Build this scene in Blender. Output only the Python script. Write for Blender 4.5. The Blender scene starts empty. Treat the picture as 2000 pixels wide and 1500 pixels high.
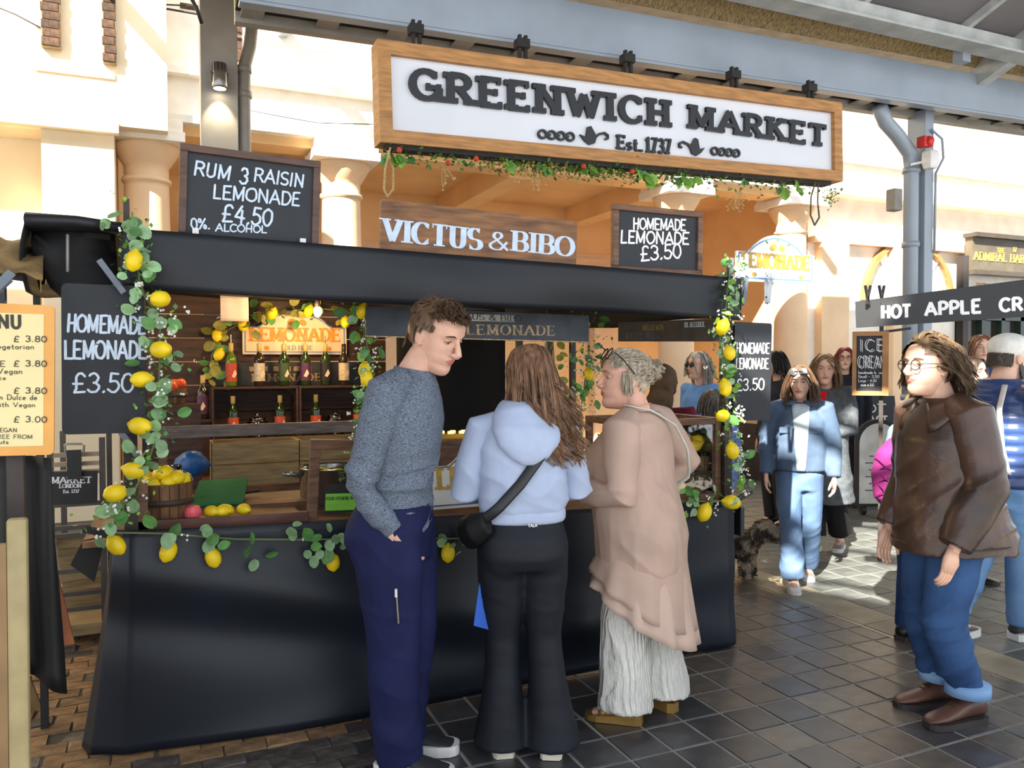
import bpy, math, random
import numpy as np
from mathutils import Vector, Matrix
S = bpy.context.scene
COL = S.collection
RND = random.Random(7)
PI = math.pi
R = math.radians
# ---------------------------------------------------------------- camera
F = 1560.0; PITCH = R(1.4); ROLL = R(0.2); YAW = R(23.5); CH = 1.55
fw = np.array([math.sin(YAW)*math.cos(PITCH), math.cos(YAW)*math.cos(PITCH), -math.sin(PITCH)])
cr = np.array([math.cos(YAW), -math.sin(YAW), 0.0]); cd = np.cross(fw, cr)
cr, cd = math.cos(ROLL)*cr+math.sin(ROLL)*cd, -math.sin(ROLL)*cr+math.cos(ROLL)*cd
CC = np.array([0, 0, CH])
cam = bpy.data.cameras.new('camera'); cam.sensor_width = 36; cam.lens = F/2000*36; cam.clip_end = 200
camo = bpy.data.objects.new('camera', cam); COL.objects.link(camo)
mw = Matrix.Identity(4)
for i in range(3):
    mw[i][0] = cr[i]; mw[i][1] = -cd[i]; mw[i][2] = -fw[i]; mw[i][3] = CC[i]
camo.matrix_world = mw; S.camera = camo
def ray(u, v): return fw+cr*(u-1000)/F+cd*(v-750)/F
def gnd(u, v, z=0.0): q = ray(u, v); return CC+q*((z-CH)/q[2])
def at(u, v, Y): q = ray(u, v); return CC+q*(Y/q[1])
def atx(u, v, X): q = ray(u, v); return CC+q*(X/q[0])
def dep(u, v, D): return CC+ray(u, v)*D
# ---------------------------------------------------------------- world, sun, exposure
W = bpy.data.worlds.new('world'); S.world = W; W.use_nodes = True
bg = W.node_tree.nodes['Background']; bg.inputs[0].default_value = (0.86, 0.92, 1.0, 1); bg.inputs[1].default_value = 1.5
SUNDIR = Vector((0.75*math.cos(R(38)), 0.66*math.cos(R(38)), -math.sin(R(38)))).normalized()
sl = bpy.data.lights.new('sun', 'SUN'); sl.energy = 17.0; sl.color = (1.0, 0.93, 0.80); sl.angle = R(0.6)
so = bpy.data.objects.new('sun', sl); COL.objects.link(so)
so.rotation_euler = SUNDIR.to_track_quat('-Z', 'Y').to_euler(); so.location = (-8, -8, 12)
S.view_settings.view_transform = 'Standard'; S.view_settings.look = 'None'
S.view_settings.gamma = 1; S.view_settings.use_curve_mapping = False
S.view_settings.exposure = 0.55
# ---------------------------------------------------------------- materials
MATS = {}
def lin(c):
    return tuple(((x/255.0)/12.92 if x/255.0 <= .04045 else ((x/255.0+.055)/1.055)**2.4) for x in c)
def M(name, col, rough=.6, metal=0, var=.12, vs=6, bump=0, bs=80, stretch=(1, 1, 1), col2=None, rnd=0, emit=0, spec=.5, wave=None, sheen=0, trans=0, bstretch=None, thr=None, glow=None, alpha=1):
    """procedural principled material; colours are 0..255 sRGB"""
    if name in MATS: return MATS[name]
    m = bpy.data.materials.new(name); MATS[name] = m; m.use_nodes = True
    nt = m.node_tree; N = nt.nodes; L = nt.links; b = N['Principled BSDF']
    c1 = lin(col); b.inputs['Roughness'].default_value = rough; b.inputs['Metallic'].default_value = metal
    b.inputs['Specular IOR Level'].default_value = spec
    if sheen: b.inputs['Sheen Weight'].default_value = sheen
    if trans: b.inputs['Transmission Weight'].default_value = trans
    if alpha < 1: b.inputs['Alpha'].default_value = alpha
    tc = N.new('ShaderNodeTexCoord'); mp = N.new('ShaderNodeMapping'); L.new(tc.outputs['Object'], mp.inputs[0]); mp.inputs['Scale'].default_value = stretch
    nz = N.new('ShaderNodeTexNoise'); nz.inputs['Scale'].default_value = vs; nz.inputs['Detail'].default_value = 5; L.new(mp.outputs[0], nz.inputs[0])
    mx = N.new('ShaderNodeMix'); mx.data_type = 'RGBA'
    c2 = lin(col2) if col2 else tuple(max(0, x*(1-var*2.2)) for x in c1)
    c0 = c1 if col2 else tuple(min(1, x*(1+var)) for x in c1)
    mx.inputs[6].default_value = (*c2, 1); mx.inputs[7].default_value = (*c0, 1)
    cr_ = N.new('ShaderNodeMapRange'); lo, hi = thr or (.3, .7); cr_.inputs[1].default_value = lo; cr_.inputs[2].default_value = hi
    L.new(nz.outputs[0], cr_.inputs[0]); L.new(cr_.outputs[0], mx.inputs[0])
    out = mx.outputs[2]
    if rnd:
        oi = N.new('ShaderNodeObjectInfo'); hs = N.new('ShaderNodeHueSaturation')
        mr = N.new('ShaderNodeMapRange'); mr.inputs[3].default_value = 1-rnd; mr.inputs[4].default_value = 1+rnd
        L.new(oi.outputs['Random'], mr.inputs[0]); L.new(mr.outputs[0], hs.inputs['Value'])
        L.new(out, hs.inputs['Color']); out = hs.outputs[0]
    L.new(out, b.inputs['Base Color'])
    if bump:
        n2 = N.new('ShaderNodeTexNoise'); n2.inputs['Scale'].default_value = bs; n2.inputs['Detail'].default_value = 4
        m2 = N.new('ShaderNodeMapping'); m2.inputs['Scale'].default_value = bstretch or stretch; L.new(tc.outputs['Object'], m2.inputs[0]); L.new(m2.outputs[0], n2.inputs[0])
        bp = N.new('ShaderNodeBump'); bp.inputs['Strength'].default_value = min(1, bump); bp.inputs['Distance'].default_value = .01*bump
        hsrc = n2.outputs[0]
        if wave:
            wv = N.new('ShaderNodeTexWave'); wv.inputs['Scale'].default_value = wave; wv.bands_direction = 'X'; wv.inputs['Distortion'].default_value = 1.5
            L.new(tc.outputs['Object'], wv.inputs[0]); ad = N.new('ShaderNodeMath'); ad.operation = 'ADD'; L.new(hsrc, ad.inputs[0]); L.new(wv.outputs[1], ad.inputs[1]); hsrc = ad.outputs[0]
        L.new(hsrc, bp.inputs['Height']); L.new(bp.outputs[0], b.inputs['Normal'])
    if emit:
        b.inputs['Emission Color'].default_value = (*lin(glow or col), 1); b.inputs['Emission Strength'].default_value = emit
    return m
def GLASS(name='glass', tint=(1, 1, 1), mixf=.12, rough=.02):
    if name in MATS: return MATS[name]
    m = bpy.data.materials.new(name); MATS[name] = m; m.use_nodes = True; nt = m.node_tree; N = nt.nodes; L = nt.links
    N.remove(N['Principled BSDF']); o = N['Material Output']
    t = N.new('ShaderNodeBsdfTransparent'); t.inputs[0].default_value = (*tint, 1)
    g = N.new('ShaderNodeBsdfGlossy'); g.inputs['Roughness'].default_value = rough
    fr = N.new('ShaderNodeFresnel'); ml = N.new('ShaderNodeMath'); ml.operation = 'ADD'; ml.inputs[1].default_value = mixf*.3
    L.new(fr.outputs[0], ml.inputs[0]); mx = N.new('ShaderNodeMixShader'); L.new(ml.outputs[0], mx.inputs[0]); L.new(t.outputs[0], mx.inputs[1]); L.new(g.outputs[0], mx.inputs[2]); L.new(mx.outputs[0], o.inputs[0])
    return m
# ---------------------------------------------------------------- mesh builder
def V(*a): return np.array(a, float)
def nrm(a): a = np.array(a, float); return a/(np.linalg.norm(a)+1e-12)
def frame(d, up=(0, 0, 1)):
    d = nrm(d); u = np.array(up, float)
    if abs(d@u) > .98: u = np.array([0, 1., 0])
    x = nrm(np.cross(u, d)); return x, np.cross(d, x), d
class MB:
    def __init__(s): s.v = []; s.f = []; s.mi = []; s.n = 0; s.cur = 0
    def add(s, vs, fs):
        o = s.n; s.v.append(np.asarray(vs, float).reshape(-1, 3)); s.n += len(s.v[-1])
        s.f += [tuple(i+o for i in f) for f in fs]; s.mi += [s.cur]*len(fs); return s
    def boxf(s, o, ax, ay, az):
        """box from corner o and three edge vectors"""
        o, ax, ay, az = map(lambda q: np.array(q, float), (o, ax, ay, az))
        p = [o, o+ax, o+ax+ay, o+ay]; p += [q+az for q in p]
        return s.add(p, [(3, 2, 1, 0), (4, 5, 6, 7), (0, 1, 5, 4), (1, 2, 6, 5), (2, 3, 7, 6), (3, 0, 4, 7)])
    def box(s, x0, x1, y0, y1, z0, z1): return s.boxf((x0, y0, z0), (x1-x0, 0, 0), (0, y1-y0, 0), (0, 0, z1-z0))
    def bar(s, p, q, w, h, up=(0, 0, 1)):
        p = np.array(p, float); q = np.array(q, float); x, y, d = frame(q-p, up)
        return s.boxf(p-x*w/2-y*h/2, x*w, y*h, q-p)
    def loft(s, rings, cap=True, closed=True):
        rings = [np.asarray(r, float) for r in rings]; n = len(rings[0]); fs = []
        for i in range(len(rings)-1):
            for j in range(n if closed else n-1):
                k = (j+1) % n; fs.append((i*n+j, i*n+k, (i+1)*n+k, (i+1)*n+j))
        if cap and closed:
            fs.append(tuple(range(n-1, -1, -1))); fs.append(tuple((len(rings)-1)*n+j for j in range(n)))
        return s.add(np.concatenate(rings), fs)
    def tube(s, pts, r, n=8, cap=True, flat=None):
        pts = [np.array(p, float) for p in pts]; k = len(pts)
        rr = [r]*k if np.isscalar(r) else r; rings = []; px = None
        for i in range(k):
            d = pts[min(i+1, k-1)]-pts[max(i-1, 0)]; d = nrm(d)
            if px is None: x, y, _ = frame(d)
            else:
                x = nrm(px-d*(px@d)); y = np.cross(d, x)
            px = x; a = np.arange(n)*2*PI/n
            ri = rr[i] if not np.isscalar(rr[i]) else (rr[i], rr[i])
            rings.append(pts[i]+np.outer(np.cos(a)*ri[0], x)+np.outer(np.sin(a)*ri[1], y))
        return s.loft(rings, cap)
    def lathe(s, prof, n=16, c=(0, 0, 0), ax=None, cap=True):
        a = np.arange(n)*2*PI/n; c = np.array(c, float)
        X, Y, Z = (V(1, 0, 0), V(0, 1, 0), V(0, 0, 1)) if ax is None else frame(ax)
        return s.loft([c+Z*z+np.outer(np.cos(a)*r, X)+np.outer(np.sin(a)*r, Y) for r, z in prof], cap)
    def ell(s, c, r, n=14, m=9, ax=None):
        c = np.array(c, float); r = np.array(r if not np.isscalar(r) else (r, r, r), float)
        A = np.eye(3) if ax is None else np.array(ax)
        rings = []
        for i in range(m):
            t = -PI/2+PI*(i+.02+.0)/(m-1+.04); a = np.arange(n)*2*PI/n
            q = np.stack([np.cos(a)*math.cos(t)*r[0], np.sin(a)*math.cos(t)*r[1], np.full(n, math.sin(t)*r[2])], 1)
            rings.append(c+q@A)
        return s.loft(rings)
    def prism(s, poly, o, ux, uy, depth):
        """flat polygon in frame (o,ux,uy), extruded along cross(ux,uy) by depth"""
        o = np.array(o, float); ux = np.array(ux, float); uy = np.array(uy, float); nn = nrm(np.cross(ux, uy))*depth
        p = [o+ux*a+uy*b for a, b in poly]; n = len(p)
        ar = sum(poly[i][0]*poly[(i+1) % n][1]-poly[(i+1) % n][0]*poly[i][1] for i in range(n))
        if ar < 0: p = p[::-1]
        return s.add(p+[q+nn for q in p], [tuple(range(n-1, -1, -1)), tuple(range(n, 2*n))]+[(i, (i+1) % n, n+(i+1) % n, n+i) for i in range(n)])
    def sheet(s, P, thick=0):
        """grid of points [i][j]; optional thickness along normal"""
        P = np.asarray(P, float); a, b = P.shape[:2]; fs = [(i*b+j, i*b+j+1, (i+1)*b+j+1, (i+1)*b+j) for i in range(a-1) for j in range(b-1)]
        if not thick: return s.add(P.reshape(-1, 3), fs)
        du = np.gradient(P, axis=0); dv = np.gradient(P, axis=1); nn = np.cross(du, dv); nn /= np.linalg.norm(nn, axis=2, keepdims=True)+1e-9
        Q = P+nn*thick; m = a*b; fs = fs+[tuple(m+i for i in f[::-1]) for f in fs]
        edge = [j for j in range(b)]+[i*b+b-1 for i in range(1, a)]+[(a-1)*b+j for j in range(b-2, -1, -1)]+[i*b for i in range(a-2, 0, -1)]
        fs += [(edge[(k+1) % len(edge)], edge[k], m+edge[k], m+edge[(k+1) % len(edge)]) for k in range(len(edge))]
        return s.add(np.concatenate([P.reshape(-1, 3), Q.reshape(-1, 3)]), fs)
    def mesh(s, name, mats, smooth=False):
        me = bpy.data.meshes.new(name); me.from_pydata(np.concatenate(s.v).tolist(), [], s.f)
        for m in (mats if isinstance(mats, (list, tuple)) else [mats]): me.materials.append(m)
        if len(me.materials) > 1: me.polygons.foreach_set('material_index', s.mi)
        if smooth:
            if smooth is True or smooth == 1: me.polygons.foreach_set('use_smooth', [True]*len(me.polygons))
        me.update(); return me
    def build(s, name, mats, parent=None, smooth=False, bevel=0, origin=None):
        if origin is not None:
            s.v = [q-np.array(origin, float) for q in s.v]
        me = s.mesh(name, mats, smooth); o = bpy.data.objects.new(name, me); COL.objects.link(o)
        if origin is not None: o.location = origin
        if parent is not None: o.parent = parent
        if bevel:
            b = o.modifiers.new('bevel', 'BEVEL'); b.width = bevel; b.segments = 2; b.limit_method = 'ANGLE'; b.angle_limit = R(40)
        return o
def tag(o, label, cat=None, group=None, kind=None):
    o['label'] = label
    if cat: o['category'] = cat
    if group: o['group'] = group
    if kind: o['kind'] = kind
    return o
def struct(o, label=None, cat=None):
    o['kind'] = 'structure'
    if label: o['label'] = label
    o['category'] = cat or o.name.split('_')[0].split('.')[0]
    return o
def thing(name, label, cat, loc=(0, 0, 0), rz=0, group=None):
    o = bpy.data.objects.new(name, None); COL.objects.link(o); o.location = [float(q) for q in loc]; o.rotation_euler = (0, 0, rz)
    o.empty_display_size = .1; tag(o, label, cat, group); return o
def inst(name, me, parent=None, loc=(0, 0, 0), rot=(0, 0, 0), scale=1):
    o = bpy.data.objects.new(name, me); COL.objects.link(o)
    if parent is not None: o.parent = parent
    o.location = [float(q) for q in loc]; o.rotation_euler = rot; o.scale = (scale,)*3 if np.isscalar(scale) else scale; return o
def instm(name, me, parent, mat4):
    o = bpy.data.objects.new(name, me); COL.objects.link(o)
    if parent is not None: o.parent = parent
    o.matrix_local = mat4; return o
def mat4(loc, x, y, z, sc=1):
    m = Matrix.Identity(4)
    for i in range(3):
        m[i][0] = x[i]*sc; m[i][1] = y[i]*sc; m[i][2] = z[i]*sc; m[i][3] = loc[i]
    return m
# ---------------------------------------------------------------- stroke lettering
def arc(cx, cy, rx, ry, a0, a1, n=10):
    return [(cx+rx*math.cos(R(a0+(a1-a0)*i/n)), cy+ry*math.sin(R(a0+(a1-a0)*i/n))) for i in range(n+1)]
GL = {
 'A': (.84, [[(0, 0), (.42, 1)], [(.42, 1), (.84, 0)], [(.18, .34), (.66, .34)]]),
 'B': (.66, [[(.08, 0), (.08, 1)], [(.08, 1), (.34, 1)]+arc(.34, .755, .26, .245, 90, -90)+[(.08, .51)], [(.08, .51), (.36, .51)]+arc(.36, .255, .3, .255, 90, -90)+[(.08, 0)]]),
 'C': (.74, [arc(.42, .5, .42, .5, 45, 315, 18)]),
 'D': (.76, [[(.08, 0), (.08, 1)], [(.08, 1), (.3, 1)]+arc(.3, .5, .46, .5, 90, -90, 14)+[(.08, 0)]]),
 'E': (.64, [[(.08, 0), (.08, 1)], [(.08, 1), (.62, 1)], [(.08, .52), (.5, .52)], [(.08, 0), (.64, 0)]]),
 'F': (.62, [[(.08, 0), (.08, 1)], [(.08, 1), (.62, 1)], [(.08, .5), (.5, .5)]]),
 'G': (.8, [arc(.42, .5, .42, .5, 48, 350, 18), [(.48, .42), (.82, .42)], [(.8, .42), (.8, .02)]]),
 'H': (.8, [[(.1, 0), (.1, 1)], [(.7, 0), (.7, 1)], [(.1, .5), (.7, .5)]]),
 'I': (.26, [[(.13, 0), (.13, 1)]]),
 'K': (.8, [[(.1, 0), (.1, 1)], [(.1, .42), (.68, 1)], [(.3, .6), (.74, 0)]]),
 'L': (.62, [[(.08, 0), (.08, 1)], [(.08, 0), (.6, 0)]]),
 'M': (.98, [[(.1, 0), (.1, 1)], [(.1, 1), (.49, .12)], [(.49, .12), (.88, 1)], [(.88, 1), (.88, 0)]]),
 'N': (.84, [[(.1, 0), (.1, 1)], [(.1, 1), (.74, 0)], [(.74, 0), (.74, 1)]]),
 'O': (.84, [arc(.42, .5, .42, .5, 90, 450, 24)]),
 'P': (.64, [[(.08, 0), (.08, 1)], [(.08, 1), (.34, 1)]+arc(.34, .72, .3, .28, 90, -90)+[(.08, .44)]]),
 'R': (.74, [[(.08, 0), (.08, 1)], [(.08, 1), (.36, 1)]+arc(.36, .745, .29, .255, 90, -90)+[(.08, .49)], [(.36, .49), (.72, 0)]]),
 'S': (.62, [arc(.31, .74, .28, .26, 40, 270, 12)+arc(.31, .24, .31, .24, 90, -145, 12)]),
 'T': (.74, [[(.37, 0), (.37, 1)], [(.02, 1), (.72, 1)]]),
 'U': (.78, [[(.1, 1), (.1, .32)]+arc(.39, .32, .29, .32, 180, 360, 10)+[(.68, 1)]]),
 'V': (.8, [[(.02, 1), (.4, 0)], [(.4, 0), (.78, 1)]]),
 'W': (1.1, [[(.02, 1), (.3, 0)], [(.3, 0), (.55, .85)], [(.55, .85), (.8, 0)], [(.8, 0), (1.08, 1)]]),
 'X': (.76, [[(.05, 0), (.7, 1)], [(.05, 1), (.7, 0)]]),
 'Y': (.76, [[(.03, 1), (.38, .48)], [(.73, 1), (.38, .48)], [(.38, .48), (.38, 0)]]),
 '0': (.62, [arc(.31, .5, .3, .5, 90, 450, 20)]),
 '1': (.4, [[(.05, .8), (.24, 1), (.24, 0)]]),
 '3': (.58, [arc(.27, .75, .26, .25, 150, -80, 10)+arc(.27, .26, .3, .26, 85, -150, 10)]),
 '4': (.66, [[(.44, 1), (.03, .32), (.64, .32)], [(.44, .75), (.44, 0)]]),
 '5': (.58, [[(.52, 1), (.12, 1), (.08, .58)]+arc(.26, .31, .3, .31, 100, -150, 12)]),
 '7': (.56, [[(.02, 1), (.54, 1), (.2, 0)]]),
 '8': (.6, [arc(.3, .76, .24, .24, 90, 450, 14), arc(.3, .26, .29, .26, 90, 450, 14)]),
 '£': (.62, [arc(.36, .78, .22, .22, 20, 180, 8)+[(.14, .2), (.04, 0), (.6, .02)], [(.0, .45), (.46, .45)]]),
 '%': (.8, [arc(.15, .8, .13, .17, 0, 360, 10), [(.72, 1), (.08, 0)], arc(.64, .19, .13, .17, 0, 360, 10)]),
 '&': (.8, [[(.78, 0), (.2, .72)]+arc(.36, .8, .17, .2, 200, -20, 8)+[(.12, .4)]+arc(.32, .24, .3, .24, 160, 300, 8)+[(.76, .45)]]),
 '.': (.2, [[(.08, .0), (.12, .05)]]), '-': (.4, [[(.05, .45), (.35, .45)]]), ' ': (.38, []), "'": (.2, [[(.1, .8), (.1, 1)]]),
 'a': (.5, [arc(.25, .26, .22, .26, 0, 360, 12), [(.47, .52), (.47, 0)]]), 'b': (.5, [[(.06, 0), (.06, 1)], arc(.28, .26, .22, .26, 0, 360, 12)]),
 'c': (.46, [arc(.26, .26, .22, .26, 50, 310, 10)]), 'd': (.5, [arc(.25, .26, .22, .26, 0, 360, 12), [(.47, 1), (.47, 0)]]),
 'e': (.5, [[(.05, .28), (.47, .28)]+arc(.26, .26, .22, .26, 0, 310, 12)]), 'f': (.3, [[(.12, 0), (.12, .85)]+arc(.24, .85, .12, .14, 180, 70, 5), [(.0, .52), (.28, .52)]]),
 'g': (.5, [arc(.25, .26, .22, .26, 0, 360, 12), [(.47, .52), (.47, -.1)]+arc(.26, -.1, .21, .16, 0, -150, 6)]), 'h': (.5, [[(.06, 0), (.06, 1)], [(.06, .3)]+arc(.26, .32, .2, .2, 180, 0, 6)+[(.46, 0)]]),
 'i': (.16, [[(.08, 0), (.08, .5)], [(.08, .68), (.08, .75)]]), 'l': (.16, [[(.08, 0), (.08, 1)]]), 'n': (.5, [[(.06, 0), (.06, .52)], [(.06, .3)]+arc(.26, .32, .2, .2, 180, 0, 6)+[(.46, 0)]]),
 'o': (.5, [arc(.25, .26, .22, .26, 0, 360, 12)]), 'r': (.34, [[(.06, 0), (.06, .52)], [(.06, .3)]+arc(.24, .3, .18, .22, 180, 50, 5)]), 's': (.42, [arc(.21, .39, .17, .13, 30, 270, 7)+arc(.21, .13, .18, .13, 90, -140, 7)]),
 't': (.32, [[(.13, .85), (.13, .1), (.2, 0), (.3, .02)], [(.0, .54), (.3, .54)]]), 'u': (.5, [[(.06, .52), (.06, .2)]+arc(.26, .2, .2, .2, 180, 360, 6)+[(.46, .52)], [(.46, .52), (.46, 0)]]),
 'w': (.66, [[(.02, .52), (.18, 0), (.33, .45), (.48, 0), (.64, .52)]]), 'v': (.46, [[(.02, .52), (.23, 0), (.44, .52)]]), 'm': (.7, [[(.06, 0), (.06, .52)], [(.06, .3)]+arc(.2, .34, .14, .18, 180, 0, 6)+[(.34, 0)], [(.34, .3)]+arc(.49, .34, .15, .18, 180, 0, 6)+[(.64, 0)]]),
}
RJ = random.Random(3)
def ribbon(mb, pts, wf, o, ux, uy, dep0, rnd=False, sq=0):
    pts = [np.array(p, float) for p in pts]
    for i in range(len(pts)-1):
        a, b = pts[i], pts[i+1]; d = b-a; l = np.linalg.norm(d)
        if l < 1e-6: continue
        d /= l; w = wf(d)/2; n_ = np.array([-d[1], d[0]])
        e0 = sq*w if i == 0 else 0; e1 = sq*w if i == len(pts)-2 else 0
        a2 = a-d*e0; b2 = b+d*e1
        mb.prism([a2+n_*w, a2-n_*w, b2-n_*w, b2+n_*w], o, ux, uy, dep0+RJ.uniform(0, .0005))
    if rnd or len(pts) > 2:
        for i, p in enumerate(pts):
            if not rnd and (i == 0 or i == len(pts)-1): continue
            d = pts[min(i+1, len(pts)-1)]-pts[max(i-1, 0)]; w = wf(nrm(d))/2*(.99)
            mb.prism([(p[0]+w*math.cos(k*PI/4), p[1]+w*math.sin(k*PI/4)) for k in range(8)], o, ux, uy, dep0+RJ.uniform(0, .0005))
def glyph(mb, ch, o, ux, uy, h, wt=.14, style='sans', dep_=.002, thin=None, wx=1.0, slant=0, jit=0, rs=None):
    g = GL.get(ch)
    if g is None: return .4*h
    w, strokes = g; thin = thin if thin is not None else wt
    rs = rs or RND
    for st in strokes:
        P = []
        for (x, y) in st:
            jx = rs.uniform(-jit, jit); jy = rs.uniform(-jit, jit)
            P.append(((x*wx+slant*y+jx)*h, (y+jy)*h))
        if style == 'chalk': ribbon(mb, P, lambda d: wt*h, o, ux, uy, dep_, True)
        else:
            ribbon(mb, P, lambda d: (thin+(wt-thin)*abs(d[1])**1.5)*h, o, ux, uy, dep_, False, .0 if style == 'slab' else .3)
            if style == 'slab':
                for k, q in ((0, 1), (-1, -2)):
                    a = np.array(P[k]); b = np.array(P[q]); d = a-b
                    on = abs(a[1]) < .03*h or abs(a[1]-h) < .03*h
                    sh = thin*h*.55
                    if on and abs(d[1]) > abs(d[0])*.5 and not (ch in 'AVWM' and len(strokes) > 1 and ((ch == 'A' and a[1] > .5*h) or (ch in 'VW' and a[1] < .5*h) or (ch == 'M' and .3 < a[0]/h/wx < .6))):
                        yb = sh*.4 if a[1] < .5*h else h-sh*.4; e = wt*h*.95
                        mb.prism([(a[0]-e, yb-sh), (a[0]+e, yb-sh), (a[0]+e, yb+sh), (a[0]-e, yb+sh)], o, ux, uy, dep_+RJ.uniform(0, .0005))
                    elif ch in 'ECGSTFLZ' and abs(d[0]) > abs(d[1]) or (ch in 'CSG' and k == 0):
                        if ch in 'EFLT' or ch in 'CSG':
                            if ch == 'T' and abs(a[1]-h) > .1*h: continue
                            e = thin*h*.5; hh = .17*h
                            y0, y1 = (a[1]-hh, a[1]+thin*h*.5) if a[1] > .75*h or (ch in 'CSG') else ((a[1]-thin*h*.5, a[1]+hh) if a[1] < .2*h else (a[1]-hh*.7, a[1]+hh*.7))
                            if ch in 'CSG': y0, y1 = a[1]-hh*.6, a[1]+hh*.8
                            mb.prism([(a[0]-e, y0), (a[0]+e*.9, y0), (a[0]+e*.9, y1), (a[0]-e, y1)], o, ux, uy, dep_+RJ.uniform(0, .0005))
    return w*wx*h
def textw(s, h, sp=.16, wx=1.0): return sum((GL.get(c, (.4,))[0]*wx+sp)*h for c in s)-sp*h
def text(mb, s, o, ux, uy, h, wt=.14, style='sans', sp=.16, wx=1.0, fit=None, **k):
    """lay out a word; o is the baseline start"""
    o = np.array(o, float); ux = np.array(ux, float); uy = np.array(uy, float)
    if fit:
        n0 = textw(s, h, sp, 1); wx = wx*1.0; f_ = fit/n0; sp *= f_; wx = f_
    x = 0
    for c in s:
        w = glyph(mb, c, o+ux*x, ux, uy, h, wt, style, wx=wx, **k); x += w+sp*h
    return x-sp*h
# ================================================================= SETTING
m_grout = M('grout', (146, 144, 140), .85, bump=.3, bs=120)
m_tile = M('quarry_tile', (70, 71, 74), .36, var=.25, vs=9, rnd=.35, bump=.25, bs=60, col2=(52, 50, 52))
m_tile_warm = M('quarry_tile_brown', (104, 96, 84), .38, var=.25, vs=14, rnd=.25, bump=.3, bs=90, col2=(80, 74, 70))  # brown tone paints the warm reflection into the right-hand tiles
m_tile2 = M('slate_tile', (96, 100, 98), .5, var=.2, vs=7, rnd=.22, bump=.2, bs=70)
m_sett = M('granite_sett', (92, 86, 82), .62, var=.3, vs=18, rnd=.35, bump=.6, bs=70)
m_settb = M('brick_sett', (142, 112, 80), .75, var=.25, vs=16, rnd=.25, bump=.6, bs=60)
m_strip = M('kerb_stone', (150, 140, 118), .55, var=.15, vs=5, bump=.25, bs=70)
mb = MB(); mb.box(-14, 22, -6, 16, -.3, -.0035)
floor = struct(mb.build('floor', m_grout), 'dark tiled market floor with pale grout lines')
def vis(p, mar=25):
    q = np.array(p, float)-CC; z = q@fw
    if z < .5: return None
    u = 1000+F*(q@cr)/z; v = 750+F*(q@cd)/z
    return (u, v, z) if -mar < u < 2000+mar and -mar < v < 1500+mar*2 else None
def tilemesh(name, w, d, mat, h=.02, rough=0, seed=0):
    rs = random.Random(seed); a = MB(); b = .004
    def rg(k, z):
        pts = []
        for sx, sy in ((-1, -1), (1, -1), (1, 1), (-1, 1)):
            pts.append((sx*(w/2-k)+rs.uniform(-rough, rough), sy*(d/2-k)+rs.uniform(-rough, rough), z+rs.uniform(-rough, rough)*.3))
        return pts
    a.loft([rg(0, -h), rg(0, -b), rg(b, 0)]); return a.mesh(name, mat)
PXT, PYT, X0T, Y0T = .1965, .204, 1.066, 3.262
cells = []
for i in range(-2, 14):
    for j in range(-14, 16):
        x = X0T+(i+.5)*PXT; y = Y0T+(j+.5)*PYT
        if not (.70 < x < 3.78) or (x < 2.75 and y > 3.75): continue
        q = vis((x, y, 0), 600)
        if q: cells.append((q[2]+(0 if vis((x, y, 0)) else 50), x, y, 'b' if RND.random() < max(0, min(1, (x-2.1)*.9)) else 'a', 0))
for i in range(0, 34):
    for j in range(-14, 28):
        x = 4.07+(i+.5)*.222; y = 4.11+(j+.5)*.212
        q = vis((x, y, 0), 900)
        if q and (q[0] > 1420 or y > 3.3): cells.append((q[2]+(0 if vis((x, y, 0)) and q[0] > 1420 else 50), x, y, 'c', 1))
cells.sort()
TM = {'a': tilemesh('paving_tile', PXT-.011, PYT-.011, m_tile), 'b': tilemesh('paving_tile', PXT-.009, PYT-.009, m_tile_warm), 'c': tilemesh('paving_tile', .222-.012, .212-.012, m_tile2)}
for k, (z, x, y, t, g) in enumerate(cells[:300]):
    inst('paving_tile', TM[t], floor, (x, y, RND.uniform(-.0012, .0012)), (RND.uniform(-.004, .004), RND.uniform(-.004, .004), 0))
mb = MB()
for z, x, y, t, g in cells[300:]:
    w, d = ((PXT, PYT) if g == 0 else (.222, .212)); mb.box(x-w/2+.006, x+w/2-.006, y-d/2+.006, y+d/2-.006, -.02, RND.uniform(-.001, .001))
if mb.n: mb.build('paving_tile_field', m_tile2, floor)['kind'] = 'stuff'
mb = MB()
for k in range(16):
    y = 1.0+k*.62; mb.box(3.775, 4.065, y, y+.612, -.02, .002+RND.uniform(-.001, .001))
mb.build('kerb_strip', m_strip, floor)['kind'] = 'stuff'
mb = MB(); mb.box(3.745, 3.765, 1, 11, -.02, .001); mb.build('drain_slot', M('drain_metal', (150, 145, 130), .4, .8), floor)
# setts to the left
mb = MB(); mb.box(-4, .715, -2, 12, -.02, -.002); mb.build('sett_bed', M('sett_bed', (84, 78, 72), .9, bump=.4, bs=60), floor)
setts = []
for j in range(-14, 44):
    y = 2.2+j*.098*1.0
    for i in range(-12, 20):
        x = -1.7+i*.165+(j % 2)*.08
        if x > .74 or (y > 3.75 and x > -.22): continue
        q = vis((x, y, 0), 500)
        if q: setts.append((q[2]+(0 if vis((x, y, 0)) else 50), x, y))
setts.sort()
SM = [tilemesh('paving_sett', .156, .091, (m_sett, m_settb)[k > 2], .05, .006, k) for k in range(6)]
for z, x, y in setts[:300]:
    br = y > 3.3 or x < -.3
    inst('paving_sett', SM[RND.randrange(3)+(3 if br and RND.random() < .85 else 0)], floor, (x, y, RND.uniform(.0, .007)), (RND.uniform(-.04, .04), RND.uniform(-.04, .04), RND.uniform(-.04, .04)), (1, 1, 1))
mb = MB()
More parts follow.
